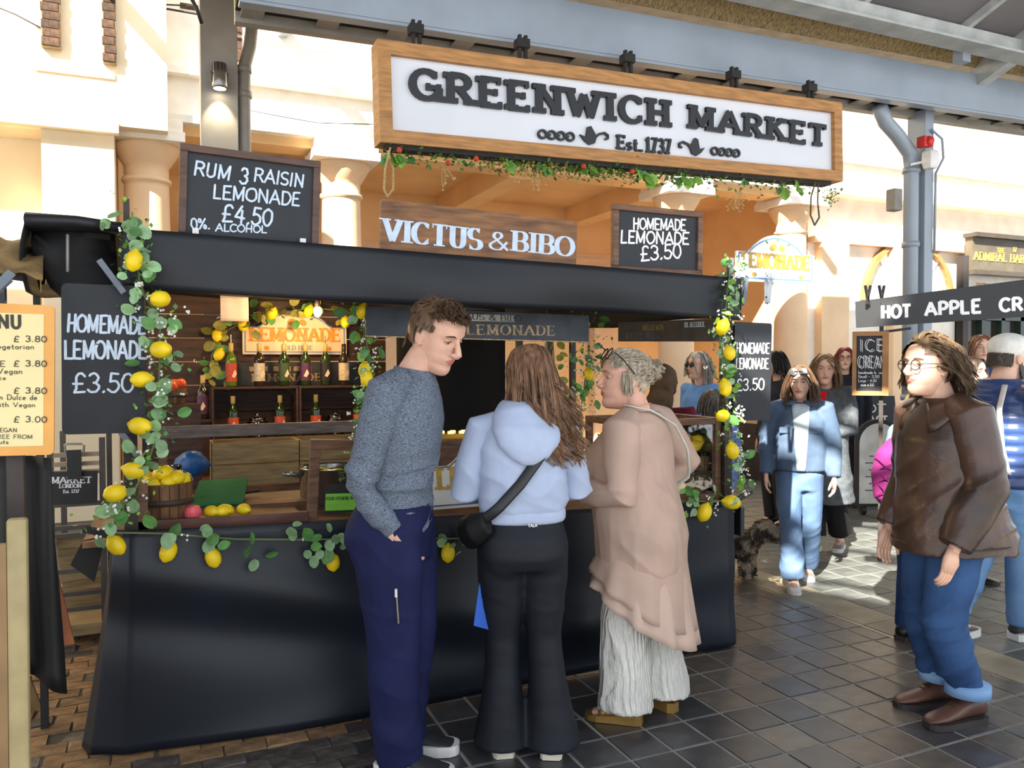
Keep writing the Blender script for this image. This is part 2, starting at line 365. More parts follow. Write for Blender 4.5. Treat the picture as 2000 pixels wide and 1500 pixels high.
for z, x, y in setts[300:]: mb.box(x-.075, x+.075, y-.043, y+.043, -.03, RND.uniform(.0, .006))
if mb.n: mb.build('paving_sett_field', m_settb, floor)['kind'] = 'stuff'
# ---------------------------------------------------------------- building facade
m_cream = M('cream_render', (246, 226, 190), .8, var=.05, vs=2, bump=.15, bs=30)
m_peach = M('peach_render', (240, 205, 165), .8, var=.05, vs=2, bump=.15, bs=30)
m_orange = M('orange_render', (252, 206, 148), .8, var=.06, vs=1.5)
m_white = M('white_paint', (248, 240, 226), .7, var=.05, vs=4, bump=.2, bs=40)
m_brick = M('brown_brick', (78, 54, 36), .85, var=.3, vs=20, rnd=.3, bump=.4, bs=60)
m_mort = M('mortar', (150, 128, 98), .9)
YC = 9.5
mb = MB()
mb.box(-1.2, 22, 9.25, 9.9, 4.12, 8.5)              # wall above the columns
mb.box(9.05, 22, 9.45, 9.9, 0, 4.2)                 # right part down to the ground
wb = struct(mb.build('wall_back', m_white), 'sunlit cream market building facade above the columns')
mb = MB(); mb.box(-1.2, 22, 9.17, 9.25, 4.12, 4.2); mb.box(-1.2, 22, 9.14, 9.25, 4.62, 4.70); mb.box(-1.2, 22, 9.1, 9.25, 5.62, 5.72); mb.build('moulding', m_white, wb)
mb = MB()
for k in range(13):
    x = .2+k*.27; z = 5.32+RND.uniform(-.02, .02)
    if RND.random() < .8: mb.box(x, x+.25, 9.235, 9.27, z, z+RND.uniform(.04, .08))
for xx, zz in ((.72, 5.0), (.72, 5.15), (.74, 4.86), (2.7, 4.9), (2.7, 5.0)): mb.box(xx, xx+.1, 9.235, 9.27, zz, zz+.13)
mb.build('bare_brick_course', m_brick, wb)['kind'] = 'stuff'
# brick piers upper left
brick = MB(); brick.box(-.11, .11, -.05, .05, -.035, .035); bme = brick.mesh('brick', m_brick)
for (u0, u1, v1) in ((80, 118, 90), (200, 226, 122)):
    a = at(u0, 40, 8.9); b = at(u1, 40, 8.9); zb = at(u0, v1, 8.9)[2]
    pr_ = MB(); pr_.box(a[0], b[0], 8.88, 8.95, zb, 6.2); po = pr_.build('brick_pier', m_mort, wb)
    wd = b[0]-a[0]
    for k in range(12):
        inst('brick', bme, po, ((a[0]+b[0])/2+RND.uniform(-.004, .004)+(.008 if k % 2 else -.008), 8.885, zb+.05+k*.082), (0, 0, 0), (wd/.24, .35, 1.05))
# loggia interior
mb = MB(); mb.box(-1.0, 9.3, 12.6, 12.8, 0, 4.4); mb.box(9.1, 9.3, 9.5, 12.6, 0, 4.4); wl = struct(mb.build('wall_loggia', m_orange), 'orange back wall of the covered colonnade')
mb = MB(); mb.box(-1.0, 9.3, 9.3, 12.8, 4.3, 4.45); cl = struct(mb.build('ceiling', m_orange), 'orange ceiling of the covered colonnade')
for x in (1.94, 4.3, 6.67):
    mb = MB(); mb.box(x-.16, x+.16, 9.6, 12.6, 3.98, 4.3); mb.build('ceiling_beam', m_orange, cl)
mb = MB(); mb.box(-1.0, 9.1, 9.32, 9.68, 4.02, 4.3); mb.build('ceiling_beam', m_orange, cl)
mb = MB(); mb.box(-1, 9.1, 12.45, 12.6, 3.3, 3.42); mb.box(-1, 9.1, 12.5, 12.6, 3.42, 3.5); mb.build('cornice', m_peach, wl)
mb = MB()
for x0, x1 in ((3.2, 4.1), (7.0, 7.5)): mb.box(x0, x1, 12.4, 12.62, 0, 3.3)
mb.build('pilaster', m_peach, wl)
# louvred shutter in the loggia
lv = thing('louvre_shutter', 'slatted orange shutter behind the small framed chalkboard', 'shutter', (5.55, 12.2, 2.4))
mb = MB(); mb.box(-.5, .5, .1, .16, 0, 1.2); mb.build('shutter_board', m_orange, lv)
sl_ = MB(); sl_.boxf((-.45, 0, 0), (.9, 0, 0), (0, .06, .03), (0, -.006, .012)); sme = sl_.mesh('slat', m_peach)
for k in range(20): inst('slat', sme, lv, (0, .04, .04+k*.057))
# columns
prof = [(.34, 0), (.34, .12), (.30, .14), (.31, .2), (.27, .24), (.262, .3), (.255, 1.5), (.235, 2.6), (.222, 3.45), (.222, 3.5), (.245, 3.51), (.25, 3.53), (.245, 3.55), (.222, 3.56), (.222, 3.68), (.24, 3.70), (.3, 3.80), (.33, 3.86), (.335, 3.90)]
CA = MB(); CA.lathe(prof, 32); cme = CA.mesh('column_shaft', m_peach, True)
AB = MB(); AB.box(-.38, .38, -.38, .38, 3.90, 4.0); AB.box(-.36, .36, -.36, .36, 4.0, 4.12); ame = AB.mesh('abacus', m_white)
for k, (x, lb) in enumerate(((-.15, 'sunlit cream round column behind the left end of the black stall canopy'), (1.94, 'cream round column between the rum chalkboard and the wooden shop sign'), (6.68, 'sunlit cream column behind the small framed lemonade chalkboard'), (8.77, 'sunlit cream column behind the arched white lemonade sign'))):
    c = thing('stone_column', lb, 'column', (x, YC, 0), 0, 'columns of the market colonnade')
    inst('column_shaft', cme, c); inst('abacus', ame, c)
# left pier and recessed wall
pa = at(80, 260, 9.0)[0]; pb = at(222, 260, 9.0)[0]
mb = MB(); mb.box(pa, pb, 9.0, 12.8, 0, 3.95); mb.box(pa-.02, pb+.5, 8.95, 9.4, 3.95, 8.5); mb.box(-12, pa, 9.5, 9.9, 0, 8.5); mb.box(-12, pa, 9.05, 9.5, 3.86, 4.05)
wl2 = struct(mb.build('wall_left', m_cream), 'cream rendered wall and pier at the left of the colonnade')
mb = MB(); mb.box(-12, pb+.05, 8.88, 9.0, 3.86, 3.98); mb.box(-12, pb+.02, 8.93, 9.0, 4.4, 4.46); mb.build('moulding', m_cream, wl2)
# right facade: pilasters, lunette window, shop front
mb = MB()
for x0, x1 in ((9.2, 9.75), (10.7, 11.1)): mb.box(x0, x1, 9.3, 9.5, 0, 3.4)
mb.box(9.05, 15, 9.3, 9.46, 3.4, 3.52)
wr = struct(mb.build('wall_right', m_peach), 'peach pilasters on the sunlit right-hand facade')
m_frame = M('brown_frame', (168, 120, 72), .6)
wn = MB(); cx_, cz_ = 11.15, 2.55
ringo = [(cx_+1.02*math.cos(R(a)), cz_+1.02*math.sin(R(a))) for a in range(0, 181, 9)]; ringi = [(cx_+.94*math.cos(R(a)), cz_+.94*math.sin(R(a))) for a in range(180, -1, -9)]
for k in range(20):
    wn.prism([ringo[k], ringo[k+1], ringi[19-k], ringi[20-k]], (0, 9.46, 0), (1, 0, 0), (0, 0, 1), .12)
win = struct(wn.build('window_1', m_frame), 'arched window behind the right-hand steel post')
mb = MB(); mb.prism([(cx_+.95*math.cos(R(a)), cz_+.95*math.sin(R(a))) for a in range(0, 181, 12)], (0, 9.44, 0), (1, 0, 0), (0, 0, 1), .02); mb.build('pane', M('window_pane', (235, 232, 225), .15, var=.1), win)
mb = MB()
for a in (45, 90, 135): mb.bar((cx_, 9.41, cz_), (cx_+.94*math.cos(R(a)), 9.41, cz_+.94*math.sin(R(a))), .03, .03)
mb.bar((cx_-.95, 9.41, cz_), (cx_+.95, 9.41, cz_), .04, .04); mb.build('glazing_bar', m_white, win)
m_fascia = M('shop_fascia', (92, 84, 70), .5, var=.12)
sf = thing('pub_fascia', 'dark grey pub fascia with gold serif lettering far right', 'sign', (0, 0, 0))
a = at(1900, 463, 9.1); b = at(1900, 527, 9.1)
mb = MB(); mb.box(a[0], a[0]+3.2, 9.1, 9.24, b[2], a[2]); mb.build('board', m_fascia, sf)
mb = MB(); mb.box(a[0]-.05, a[0]+3.3, 9.0, 9.24, a[2], a[2]+.07); mb.box(a[0]-.03, a[0]+3.3, 9.04, 9.24, b[2]-.07, b[2]); mb.build('cornice', M('dark_trim', (70, 62, 52), .5), sf)
m_gold = M('gold_leaf', (214, 176, 92), .35, .3)
mb = MB(); t0 = at(1902, 507, 9.1); text(mb, 'ADMIRAL HARDY', t0, (1, 0, 0), (0, 0, 1), .13, .2, 'slab', thin=.1, sp=.18, dep_=.01); text(mb, 'THE', at(1947, 493, 9.1), (1, 0, 0), (0, 0, 1), .075, .2, 'slab', thin=.1, dep_=.01); text(mb, '17', at(1978, 492, 9.1), (1, 0, 0), (0, 0, 1), .075, .2, 'slab', thin=.1, dep_=.01); mb.build('lettering', m_gold, sf)['kind'] = 'stuff'
mb = MB(); text(mb, 'ENTRANCE', at(1906, 561, 9.25), (1, 0, 0), (0, 0, 1), .07, .18, 'sans', dep_=.01); mb.build('lettering', m_frame, sf)['kind'] = 'stuff'
m_green = M('green_shopfront', (52, 66, 58), .4); m_dkglass = M('dark_window', (52, 50, 44), .12)
sh = thing('pub_frontage', 'dark green glazed pub frontage below the gold-lettered fascia', 'shopfront', (0, 0, 0))
x0 = at(1875, 640, 9.35)[0]
mb = MB(); mb.box(x0, x0+4, 9.42, 9.47, 0, 2.35); mb.build('window_glass', m_dkglass, sh)
mb = MB()
for k in range(8): mb.box(x0+k*.5, x0+k*.5+.09, 9.32, 9.44, 0, 2.35)
mb.build('mullion', m_green, sh)
mb = MB(); mb.box(x0, x0+4, 9.3, 9.44, 0, .6); mb.box(x0, x0+4, 9.32, 9.44, 2.28, 2.38); mb.build('stall_riser', m_green, sh)
# ---------------------------------------------------------------- steel canopy: beam, posts, roof
m_steel = M('grey_steel', (150, 160, 171), .4, .1, var=.06, vs=2); m_steel2 = M('warm_steel', (160, 154, 144), .5, .1, var=.1, vs=3)
m_dark = M('dark_mesh', (42, 40, 38), .8, bump=.5, bs=200)
YB = 5.2
zb, zt = 3.87, 4.21; gr = .0185   # beam rises slightly to the right
def zline(z, x): return z+gr*(x-4)
mb = MB()
mb.boxf((.45, YB, zline(zb, .45)), (15, 0, 15*gr), (0, .06, 0), (0, 0, zt-zb)); mb.boxf((.45, YB, zline(zb, .45)-.025), (15, 0, 15*gr), (0, .1, 0), (0, 0, .025))
bm = struct(mb.build('trim_1', m_steel, bevel=.006), 'long grey steel beam carrying the market roof', 'beam')
mb = MB(); mb.boxf((.45, YB+.32, zline(zb, .45)-.02), (14, 0, 14*gr), (0, .08, 0), (0, 0, .3)); mb.build('rear_channel', m_steel2, bm)
mb = MB(); mb.boxf((.45, YB+.1, zline(zb, .45)+.05), (14, 0, 14*gr), (0, .22, 0), (0, 0, .04)); mb.build('gutter_grille', m_dark, bm)
cl_ = MB(); cl_.box(-.07, .07, 0, .30, -.012, 0); cl_.box(-.02, -.01, .06, .07, -.016, -.012); cl_.box(.01, .02, .2, .21, -.016, -.012); clm = cl_.mesh('tie_plate', m_steel2)
for k in range(26): inst('tie_plate', clm, bm, (.55+k*.48, YB+.06, zline(zb, .55+k*.48)+.02))
mb = MB(); mb.boxf((-14, 4.94, 4.47), (32, 0, 0), (0, 2.41, .37), (0, 0, .06)); struct(mb.build('roof_shade_strip', M('shade_strip_board', (170, 160, 145), .7)), 'unseen roof strip added to keep the lower facade in shade', 'roof')  # hidden strip, added to stop the sun above the lower facade
for k, x in enumerate((-.5, 1.2, 3.4, 5.2, 7.2)):
    mb = MB(); mb.box(x, x+.1, 7.35, 9.25, 5.2, 5.32); struct(mb.build('trim_shadow_bar', m_steel), 'unseen bar added over the gap to cast shadow on the facade', 'beam')  # hidden bars, added so diagonal shadows fall on the columns and facade
# roof slope
m_roof = M('roof_panel', (122, 119, 121), .55, var=.08, vs=1.5); m_raft = M('rafter_paint', (178, 180, 176), .5)
SL = .35
def rz(y): return 4.42+(5.0-y)*SL
rf = MB(); cell = .6
for i in range(-24, 28):
    for j in range(0, 17):
        x = i*cell; y = 5.0-(j+1)*cell; xc, yc = x+.3, y+.3
        if -3.2 < xc < 2.4 and yc < 1.0 and yc < 1.29*(xc+.8)+.4 and (yc > (-.9 if xc > -1.3 else -1.5) or (-2.4 < xc < -1.2 and -2.4 < yc)): continue  # unseen opening, shaped so sun falls on the right-hand floor and people
        rf.add([(x, y, rz(y)), (x+cell, y, rz(y)), (x+cell, y+cell, rz(y+cell)), (x, y+cell, rz(y+cell)), (x, y, rz(y)+.03), (x+cell, y, rz(y)+.03), (x+cell, y+cell, rz(y+cell)+.03), (x, y+cell, rz(y+cell)+.03)], [(3, 2, 1, 0), (4, 5, 6, 7), (0, 1, 5, 4), (1, 2, 6, 5), (2, 3, 7, 6), (3, 0, 4, 7)])
roof = struct(rf.build('roof', m_roof), 'dark grey panelled market roof overhead')
for k in range(-6, 16):
    x = k*1.2+.35
    mb = MB(); mb.boxf((x, 5.0, rz(5.0)-.07), (.05, 0, 0), (0, -10, 10*SL), (0, 0, .07)); mb.build('rafter', m_raft, roof)
mb = MB(); mb.boxf((-3, 4.78, rz(4.8)-.2), (17, 0, 0), (0, .1, 0), (0, 0, .14)); mb.boxf((-3, 4.70, rz(4.8)-.223), (17, 0, 0), (0, .2, 0), (0, 0, .022)); mb.build('purlin', m_raft, roof)
mb = MB(); mb.boxf((-3, 5.22, 4.15), (17, 0, .3), (0, -.44, .40), (0, .01, .01)); mb.build('bird_mesh', M('bird_mesh', (150, 128, 88), .8, var=.35, vs=40, stretch=(3, 1, .3)), roof)
for x in (7.1, 1.0):
    mb = MB(); mb.bar((x, 5.25, 4.25), (x, -4, 4.25+9.25*SL), .12, .2); mb.build('main_rafter', m_raft, roof)
mb = MB(); mb.box(6.45, 6.55, 4.9, 5.0, 4.2, 4.75); mb.box(6.38, 6.62, 4.88, 5.02, 4.5, 4.62); mb.build('roof_strut', m_steel, roof)
# posts
p1x = at(430, 200, 6.75)[0]
ps = thing('steel_post', 'grey steel post behind the rum and raisin chalkboard', 'post', (p1x, 6.8, 0))
mb = MB(); mb.box(-.145, .13, -.11, .12, 0, 4.77); mb.build('post_shaft', m_steel2, ps, bevel=.006)
mb = MB(); mb.tube([(.185, .0, 0), (.185, .0, 3.75), (.19, .0, 3.95), (.235, .02, 4.12), (.26, .03, 4.35)], .05, 12); 
for z in (3.7, 3.9): mb.tube([(.185, 0, z), (.185, 0, z+.05)], .062, 12)
mb.build('downpipe', m_steel2, ps, True)
p2x = at(1798, 300, 5.5)[0]
ps2 = thing('steel_post', 'grey steel post with fat downpipe behind the hot apple sign', 'post', (p2x, 5.5, 0))
mb = MB(); mb.box(-.06, .055, -.1, .1, 0, 3.95); mb.build('post_shaft', m_steel, ps2, bevel=.005)
mb = MB(); mb.tube([(-.145, -.02, 0), (-.145, -.02, 3.42), (-.17, -.02, 3.54), (-.34, -.03, 3.68), (-.52, -.05, 3.78), (-.66, -.1, 3.90)], .068, 14)
for z in (1.2, 2.1, 2.65, 3.35): mb.tube([(-.145, -.02, z), (-.145, -.02, z+.05)], .08, 14)
mb.build('downpipe', m_steel, ps2, True)
mb = MB(); mb.tube([(.0, -.12, 3.75), (.14, -.12, 3.68), (.16, -.12, 3.5), (.07, -.11, 3.35), (.06, -.11, 2.6)], .012, 8); mb.build('conduit', m_steel, ps2, True)
# ---------------------------------------------------------------- fittings
m_alu = M('brushed_alu', (150, 148, 142), .3, .8); m_red = M('alarm_red', (206, 44, 36), .35); m_lampw = M('lamp_white', (226, 224, 220), .4)
c = at(429, 150, 6.6)
sp_ = thing('spotlight', 'grey cylindrical spotlight mounted on the left steel post', 'lamp', c)
mb = MB(); mb.lathe([(.05, -.09), (.058, -.08), (.058, .03), (.05, .035), (.05, .1), (.03, .105)], 18); mb.build('housing', m_alu, sp_, True)
mb = MB()
for k in range(10): a_ = k*2*PI/10; mb.boxf((.05*math.cos(a_)-.003, .05*math.sin(a_)-.003, .03), (.006, 0, 0), (0, .006, 0), (0, 0, .07))
mb.build('cooling_fins', m_dark, sp_)
mb = MB(); mb.lathe([(.0, -.092), (.046, -.092), (.046, -.088), (0, -.088)], 18); mb.build('lens', M('lamp_lens', (255, 240, 210), .3, emit=14), sp_)
mb = MB(); mb.bar((-.066, 0, -.05), (-.066, 0, .04), .006, .03); mb.bar((.066, 0, -.05), (.066, 0, .04), .006, .03); mb.bar((-.066, .03, .04), (.066, .03, .04), .03, .006); mb.bar((0, .03, .04), (0, .10, .04), .03, .02); mb.build('bracket', m_alu, sp_)
L_ = bpy.data.lights.new('spot_lamp', 'SPOT'); L_.energy = 14; L_.color = (1, .85, .6); L_.spot_size = R(70); L_.shadow_soft_size = .03
lo = bpy.data.objects.new('spot_lamp', L_); COL.objects.link(lo); lo.location = c+V(0, .02, -.11); lo.rotation_euler = (R(8), 0, 0)
c = at(1808, 277, 5.35)
al = thing('alarm_beacon', 'small red alarm beacon on the right-hand steel post', 'alarm', c)
mb = MB(); mb.box(-.05, .0, -.03, .06, -.05, .05); mb.build('base', m_red, al, bevel=.006)
mb = MB(); mb.lathe([(.052, 0), (.055, .02), (.05, .055), (.03, .065)], 18, (0, 0, 0), (1, -.3, 0)); mb.build('dome', m_red, al, True)
c = at(1817, 313, 5.3)
fl = thing('flood_lamp', 'white hooded lamp below the red alarm beacon', 'lamp', c)
mb = MB(); mb.loft([[(x*s, y*s-.0, z) for x, y in ((-.055, -.05), (.055, -.05), (.055, .05), (-.055, .05))] for z, s in ((-.08, .8), (-.02, 1.05), (.07, 1.0), (.09, .8))]); mb.build('lamp_housing', m_lampw, fl, bevel=.008)
mb = MB(); mb.bar((-.04, .05, -.01), (-.13, .1, -.03), .02, .02); mb.build('arm', m_lampw, fl)
c = at(1747, 391, 5.4)
jb = MB(); jb.box(c[0]-.055, c[0]+.05, c[1]-.05, c[1]+.05, c[2]-.1, c[2]+.1); tag(jb.build('junction_box', M('grey_plastic', (140, 132, 122), .5), bevel=.01), 'small grey box strapped left of the right-hand downpipe', 'box')
m_cable = M('black_cable', (36, 34, 32), .6)
def cable(pts, r, lb):
    mb = MB(); mb.tube([at(u, v, Y) for u, v, Y in pts], r, 6); tag(mb.build('wall_cable', m_cable, smooth=True), lb, 'cable')
cable([(-20, 8, 9.05), (30, 28, 9.0), (90, 60, 8.9), (118, 76, 9.0), (150, 90, 9.0), (178, 96, 9.0)], .009, 'dark cable drooping across the top left facade')
cable([(225, -5, 9.15), (260, 10, 9.15), (330, 18, 9.12), (400, 30, 9.1), (480, 38, 9.1), (560, 50, 9.1), (735, 78, 9.1)], .011, 'thick twisted cable running along the top of the facade')
cable([(240, -8, 9.15), (300, 8, 9.15), (390, 12, 9.12), (480, 32, 9.1), (590, 56, 9.1), (735, 70, 9.1)], .008, 'thin upper cable along the top of the facade')
cable([(470, 212, 9.15), (540, 226, 9.14), (620, 240, 9.14), (735, 243, 9.14)], .005, 'thin wire sagging across the facade left of the big sign')
cable([(370, -10, 5.3), (385, 18, 5.3), (394, 46, 5.34)], .012, 'short grey cable beside the top of the left post')
# ---------------------------------------------------------------- big hanging sign
m_sgw = M('sign_wood', (188, 134, 76), .55, var=.18, vs=5, stretch=(1, 1, 8), bump=.2, bs=30)
m_sgp = M('sign_panel', (226, 228, 234), .45, var=.03, vs=1.5); m_blk = M('sign_black', (26, 27, 30), .4, var=.05)
YS = 5.0
bl, br_, tl, tr = (at(u, v, YS) for u, v in ((742, 278), (1645, 355), (738, 78), (1648, 195)))
ux = nrm(br_-bl); uz = V(-ux[2], 0, ux[0]); WS = 3.89; HS = .645; O = bl
sg = thing('hanging_sign', 'large wood-framed white GREENWICH MARKET sign hanging from the beam', 'sign', bl)
def sb(a, b): return ux*a+uz*b       # sign-local
nB = V(0, 1, 0); fwid = .085
mb = MB(); mb.boxf(sb(.02, .02)+nB*.03, ux*(WS-.04), nB*.1, uz*(HS-.04)); mb.build('panel', m_sgp, sg)
for poly in ([(0, 0), (WS, 0), (WS-fwid, fwid), (fwid, fwid)], [(0, HS), (fwid, HS-fwid), (WS-fwid, HS-fwid), (WS, HS)], [(0, 0), (fwid, fwid), (fwid, HS-fwid), (0, HS)], [(WS, 0), (WS, HS), (WS-fwid, HS-fwid), (WS-fwid, fwid)]):
    mb = MB(); mb.prism(poly, nB*.15, ux, uz, .16); mb.build('frame_board', m_sgw, sg)
def loc(u, v): return at(u, v, YS+.028)-bl
def word(s, u0, v0, u1, v1, ub, vt, **k):
    a, b = loc(u0, v0), loc(u1, v1); dx = nrm(b-a); dz = V(-dx[2], 0, dx[0]); h = np.linalg.norm(loc(ub, vt)-a) if vt else k.pop('h')
    L0 = np.linalg.norm(b-a); sp = k.pop('sp', .2); f_ = L0/textw(s, h, sp, 1); x = 0
    for ch in s:
        mb = MB(); w = glyph(mb, ch, a+dx*x, dx, dz, h, wx=f_, **k); x += w+sp*f_*h
        mb.build('letter', m_blk, sg)
word('GREENWICH', 805, 191, 1303, 247, 802, 137, wt=.3, thin=.175, style='slab', dep_=.028, sp=.3)
word('MARKET', 1345, 249, 1608, 286, 1345, 208, wt=.3, thin=.175, style='slab', dep_=.028, sp=.3)
word('Est.', 1204, 290, 1252, 296, 1203, 265, wt=.2, thin=.14, style='slab', dep_=.02)
word('1737', 1260, 297, 1308, 301, 1259, 270, wt=.2, thin=.14, style='slab', dep_=.02)
def chain(u0, v0, u1, v1):
    mb = MB()
    for k in range(4):
        a = loc(u0+(u1-u0)*k/3, v0+(v1-v0)*k/3)
        o_ = [(.030*math.cos(t*PI/8), .027*math.sin(t*PI/8)) for t in range(17)]
        ribbon(mb, o_, lambda d: .014, a, ux, uz, .02)
        if k < 3: mb.boxf(a+ux*.022-uz*.006, ux*.04, -nB*.022, uz*.012)
    mb.build('chain_ornament', m_blk, sg)
chain(1058, 263, 1112, 268); chain(1394, 296, 1436, 300)
def leafo(u, v, fl):
    mb = MB(); a = loc(u, v)
    P = [(-.11, .015), (-.06, .0), (-.045, .075), (-.015, .085), (.02, .03), (.03, .0), (.015, -.04), (-.03, -.055), (-.07, -.03)]
    mb.prism([(x*fl*.95, y*.95) for x, y in P], a, ux, uz, .02)
    q = [(.01, -.01), (.05, .03), (.1, .045), (.13, .03), (.13, .005), (.112, .0)]
    ribbon(mb, [(x*fl*.95, y*.95) for x, y in q], lambda d: .014, a, ux, uz, .02, True); mb.build('leaf_ornament', m_blk, sg)
leafo(1156, 270, 1); leafo(1352, 291, -1)
for u, v in ((820, 85), (1030, 112), (1238, 140), (1447, 170), (1597, 195)):
    a = at(u, v, YS)-bl; mb = MB()
    mb.boxf(a+V(-.035, .06, -.02), (.07, 0, 0), (0, .06, 0), (0, 0, .02)); mb.boxf(a+V(-.03, .07, -.02), (.02, 0, 0), (0, .03, 0), (0, 0, .2)); mb.boxf(a+V(.015, .07, -.02), (.02, 0, 0), (0, .03, 0), (0, 0, .2)); mb.boxf(a+V(-.045, .05, .09), (.09, 0, 0), (0, .08, 0), (0, 0, .06))
    mb.build('hanger_bracket', m_dark, sg)
# ================================================================= LEMONADE STALL
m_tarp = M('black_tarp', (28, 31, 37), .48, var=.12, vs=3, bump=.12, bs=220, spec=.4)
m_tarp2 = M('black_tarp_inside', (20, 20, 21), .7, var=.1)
m_skirt = M('black_vinyl', (23, 30, 40), .42, var=.15, vs=2, bump=.1, bs=150, spec=.4)
m_post = M('dark_post', (58, 50, 46), .6, var=.2, vs=8)
m_wood = M('brown_wood', (110, 76, 52), .5, var=.3, vs=7, stretch=(1, 4, 8), bump=.25, bs=25)
m_wood2 = M('old_board', (134, 92, 56), .6, var=.3, vs=5, stretch=(1, 1, 7), bump=.2, bs=25)
m_woodl = M('pale_plank', (150, 128, 88), .65, var=.2, vs=6, stretch=(1, 1, 8), bump=.25, bs=20)
m_dkwood = M('dark_plank', (74, 46, 32), .6, var=.3, vs=6, stretch=(1, 1, 8), bump=.25, bs=25, rnd=.2)
m_slate = M('chalkboard', (36, 40, 46), .6, var=.15, vs=6, bump=.05); m_chalk = M('chalk_paint', (206, 222, 240), .8, var=.08, vs=40); m_chalkw = M('white_chalk', (240, 240, 240), .8, var=.05)
m_glass = GLASS(); m_clip = M('clamp_grey', (104, 112, 122), .4, .2); m_clipb = M('clamp_black', (34, 34, 38), .5)
def mid(a, b, t): return np.array(a)+(np.array(b)-np.array(a))*t
XL, XR = -.13, 2.83
def zval(x, z0, z1): return z0+(z1-z0)*(x-XL)/(XR-XL)
st = thing('market_stall', 'black canopied lemonade stall with long black counter skirt', 'stall', (1.35, 4.6, 0))
stl = Matrix.Translation((-1.35, -4.6, 0))
def part(mb, name, mat, parent=st, **k):
    o = mb.build(name, mat, parent, **k)
    if parent is st: o.matrix_parent_inverse = stl
    return o
for x, y in ((XL, 3.56), (XR, 3.56), (XL, 6.35), (XR, 6.35)):
    mb = MB(); mb.box(x-.025, x+.025, y-.025, y+.025, 0, 2.05); part(mb, 'post', m_post)
for x in (XL, XR):
    mb = MB(); mb.bar((x, 3.56, 1.99), (x, 6.35, 1.99), .04, .04); part(mb, 'roof_rail', m_post)
for y in (3.56, 6.35):
    mb = MB(); mb.bar((XL, y, 1.97), (XR, y, 1.97), .04, .04); part(mb, 'roof_rail', m_post)
# canopy cloth
P = [[(x, y, zval(x, 2.088, 2.012)+.02*math.sin((y-3.5)*2)-.015*math.sin(x*3)**2) for y in np.linspace(3.5, 6.42, 14)] for x in np.linspace(-.47, 2.88, 24)]
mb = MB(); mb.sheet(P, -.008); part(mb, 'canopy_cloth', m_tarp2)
def valance(x0, x1, zt, zb, yy, n=60, seed=1, amp=.012):
    rs = random.Random(seed); ph = [rs.uniform(0, 6) for _ in range(4)]; G_ = []
    for i in range(n+1):
        t = i/n; x = x0+(x1-x0)*t; a = zt[0]+(zt[1]-zt[0])*t; b = zb[0]+(zb[1]-zb[0])*t+.006*math.sin(t*9+ph[0]); row = []
        for j in range(9):
            s = j/8; y = yy-.0-amp*(math.sin(t*7+ph[1]+s*2.5)+.6*math.sin(t*17+ph[2]-s*3))*(.35+s)-.012*math.sin(s*PI)
            row.append((x, y, a+(b-a)*s))
        G_.append(row)
    return G_
mb = MB(); mb.sheet(valance(-.145, 2.86, (2.09, 2.012), (1.845, 1.79), 3.475, seed=3), .004); part(mb, 'front_valance', m_tarp, smooth=True)
# left side: rolled edge, drooping side flap
mb = MB(); mb.tube([(-.47, 3.5, 2.10), (-.3, 3.48, 2.1), (-.12, 3.49, 2.088)], [(.04, .03), (.035, .025), (.02, .02)], 10); part(mb, 'rolled_edge', m_tarp, smooth=True)
G_ = [[(-.47-.02*math.sin(s/6*PI), y, 2.09-(.22+.04*math.sin(y*2.2))*s/6) for s in range(7)] for y in np.linspace(3.48, 6.4, 18)]
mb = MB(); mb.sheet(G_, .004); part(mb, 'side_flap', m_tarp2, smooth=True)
tops = [(62, 430), (110, 436), (160, 440), (224, 447)]; bots = [(62, 492), (98, 562), (135, 594), (236, 612)]
G_ = [[at(*(np.array(tops[k])*(1-s/6)+np.array(bots[k])*s/6), 3.62+.03*math.sin(k*2+s)) for s in range(7)] for k in range(4)]
mb = MB(); mb.sheet(G_, .004); part(mb, 'left_shade_sheet', m_tarp2, smooth=True)  # black sheet cut to the outline of the shade under the canopy
mb = MB(); mb.tube([at(132, 458, 3.56), at(132, 531, 3.56)], .006, 6); part(mb, 'tie_rod', M('grey_rod', (150, 148, 146), .5))
G_ = [[(2.87, y, 2.01-.2*s/4+.01*math.sin(y*5)) for s in range(5)] for y in np.linspace(3.48, 6.4, 14)]
mb = MB(); mb.sheet(G_, .004); part(mb, 'side_flap', m_tarp2, smooth=True)
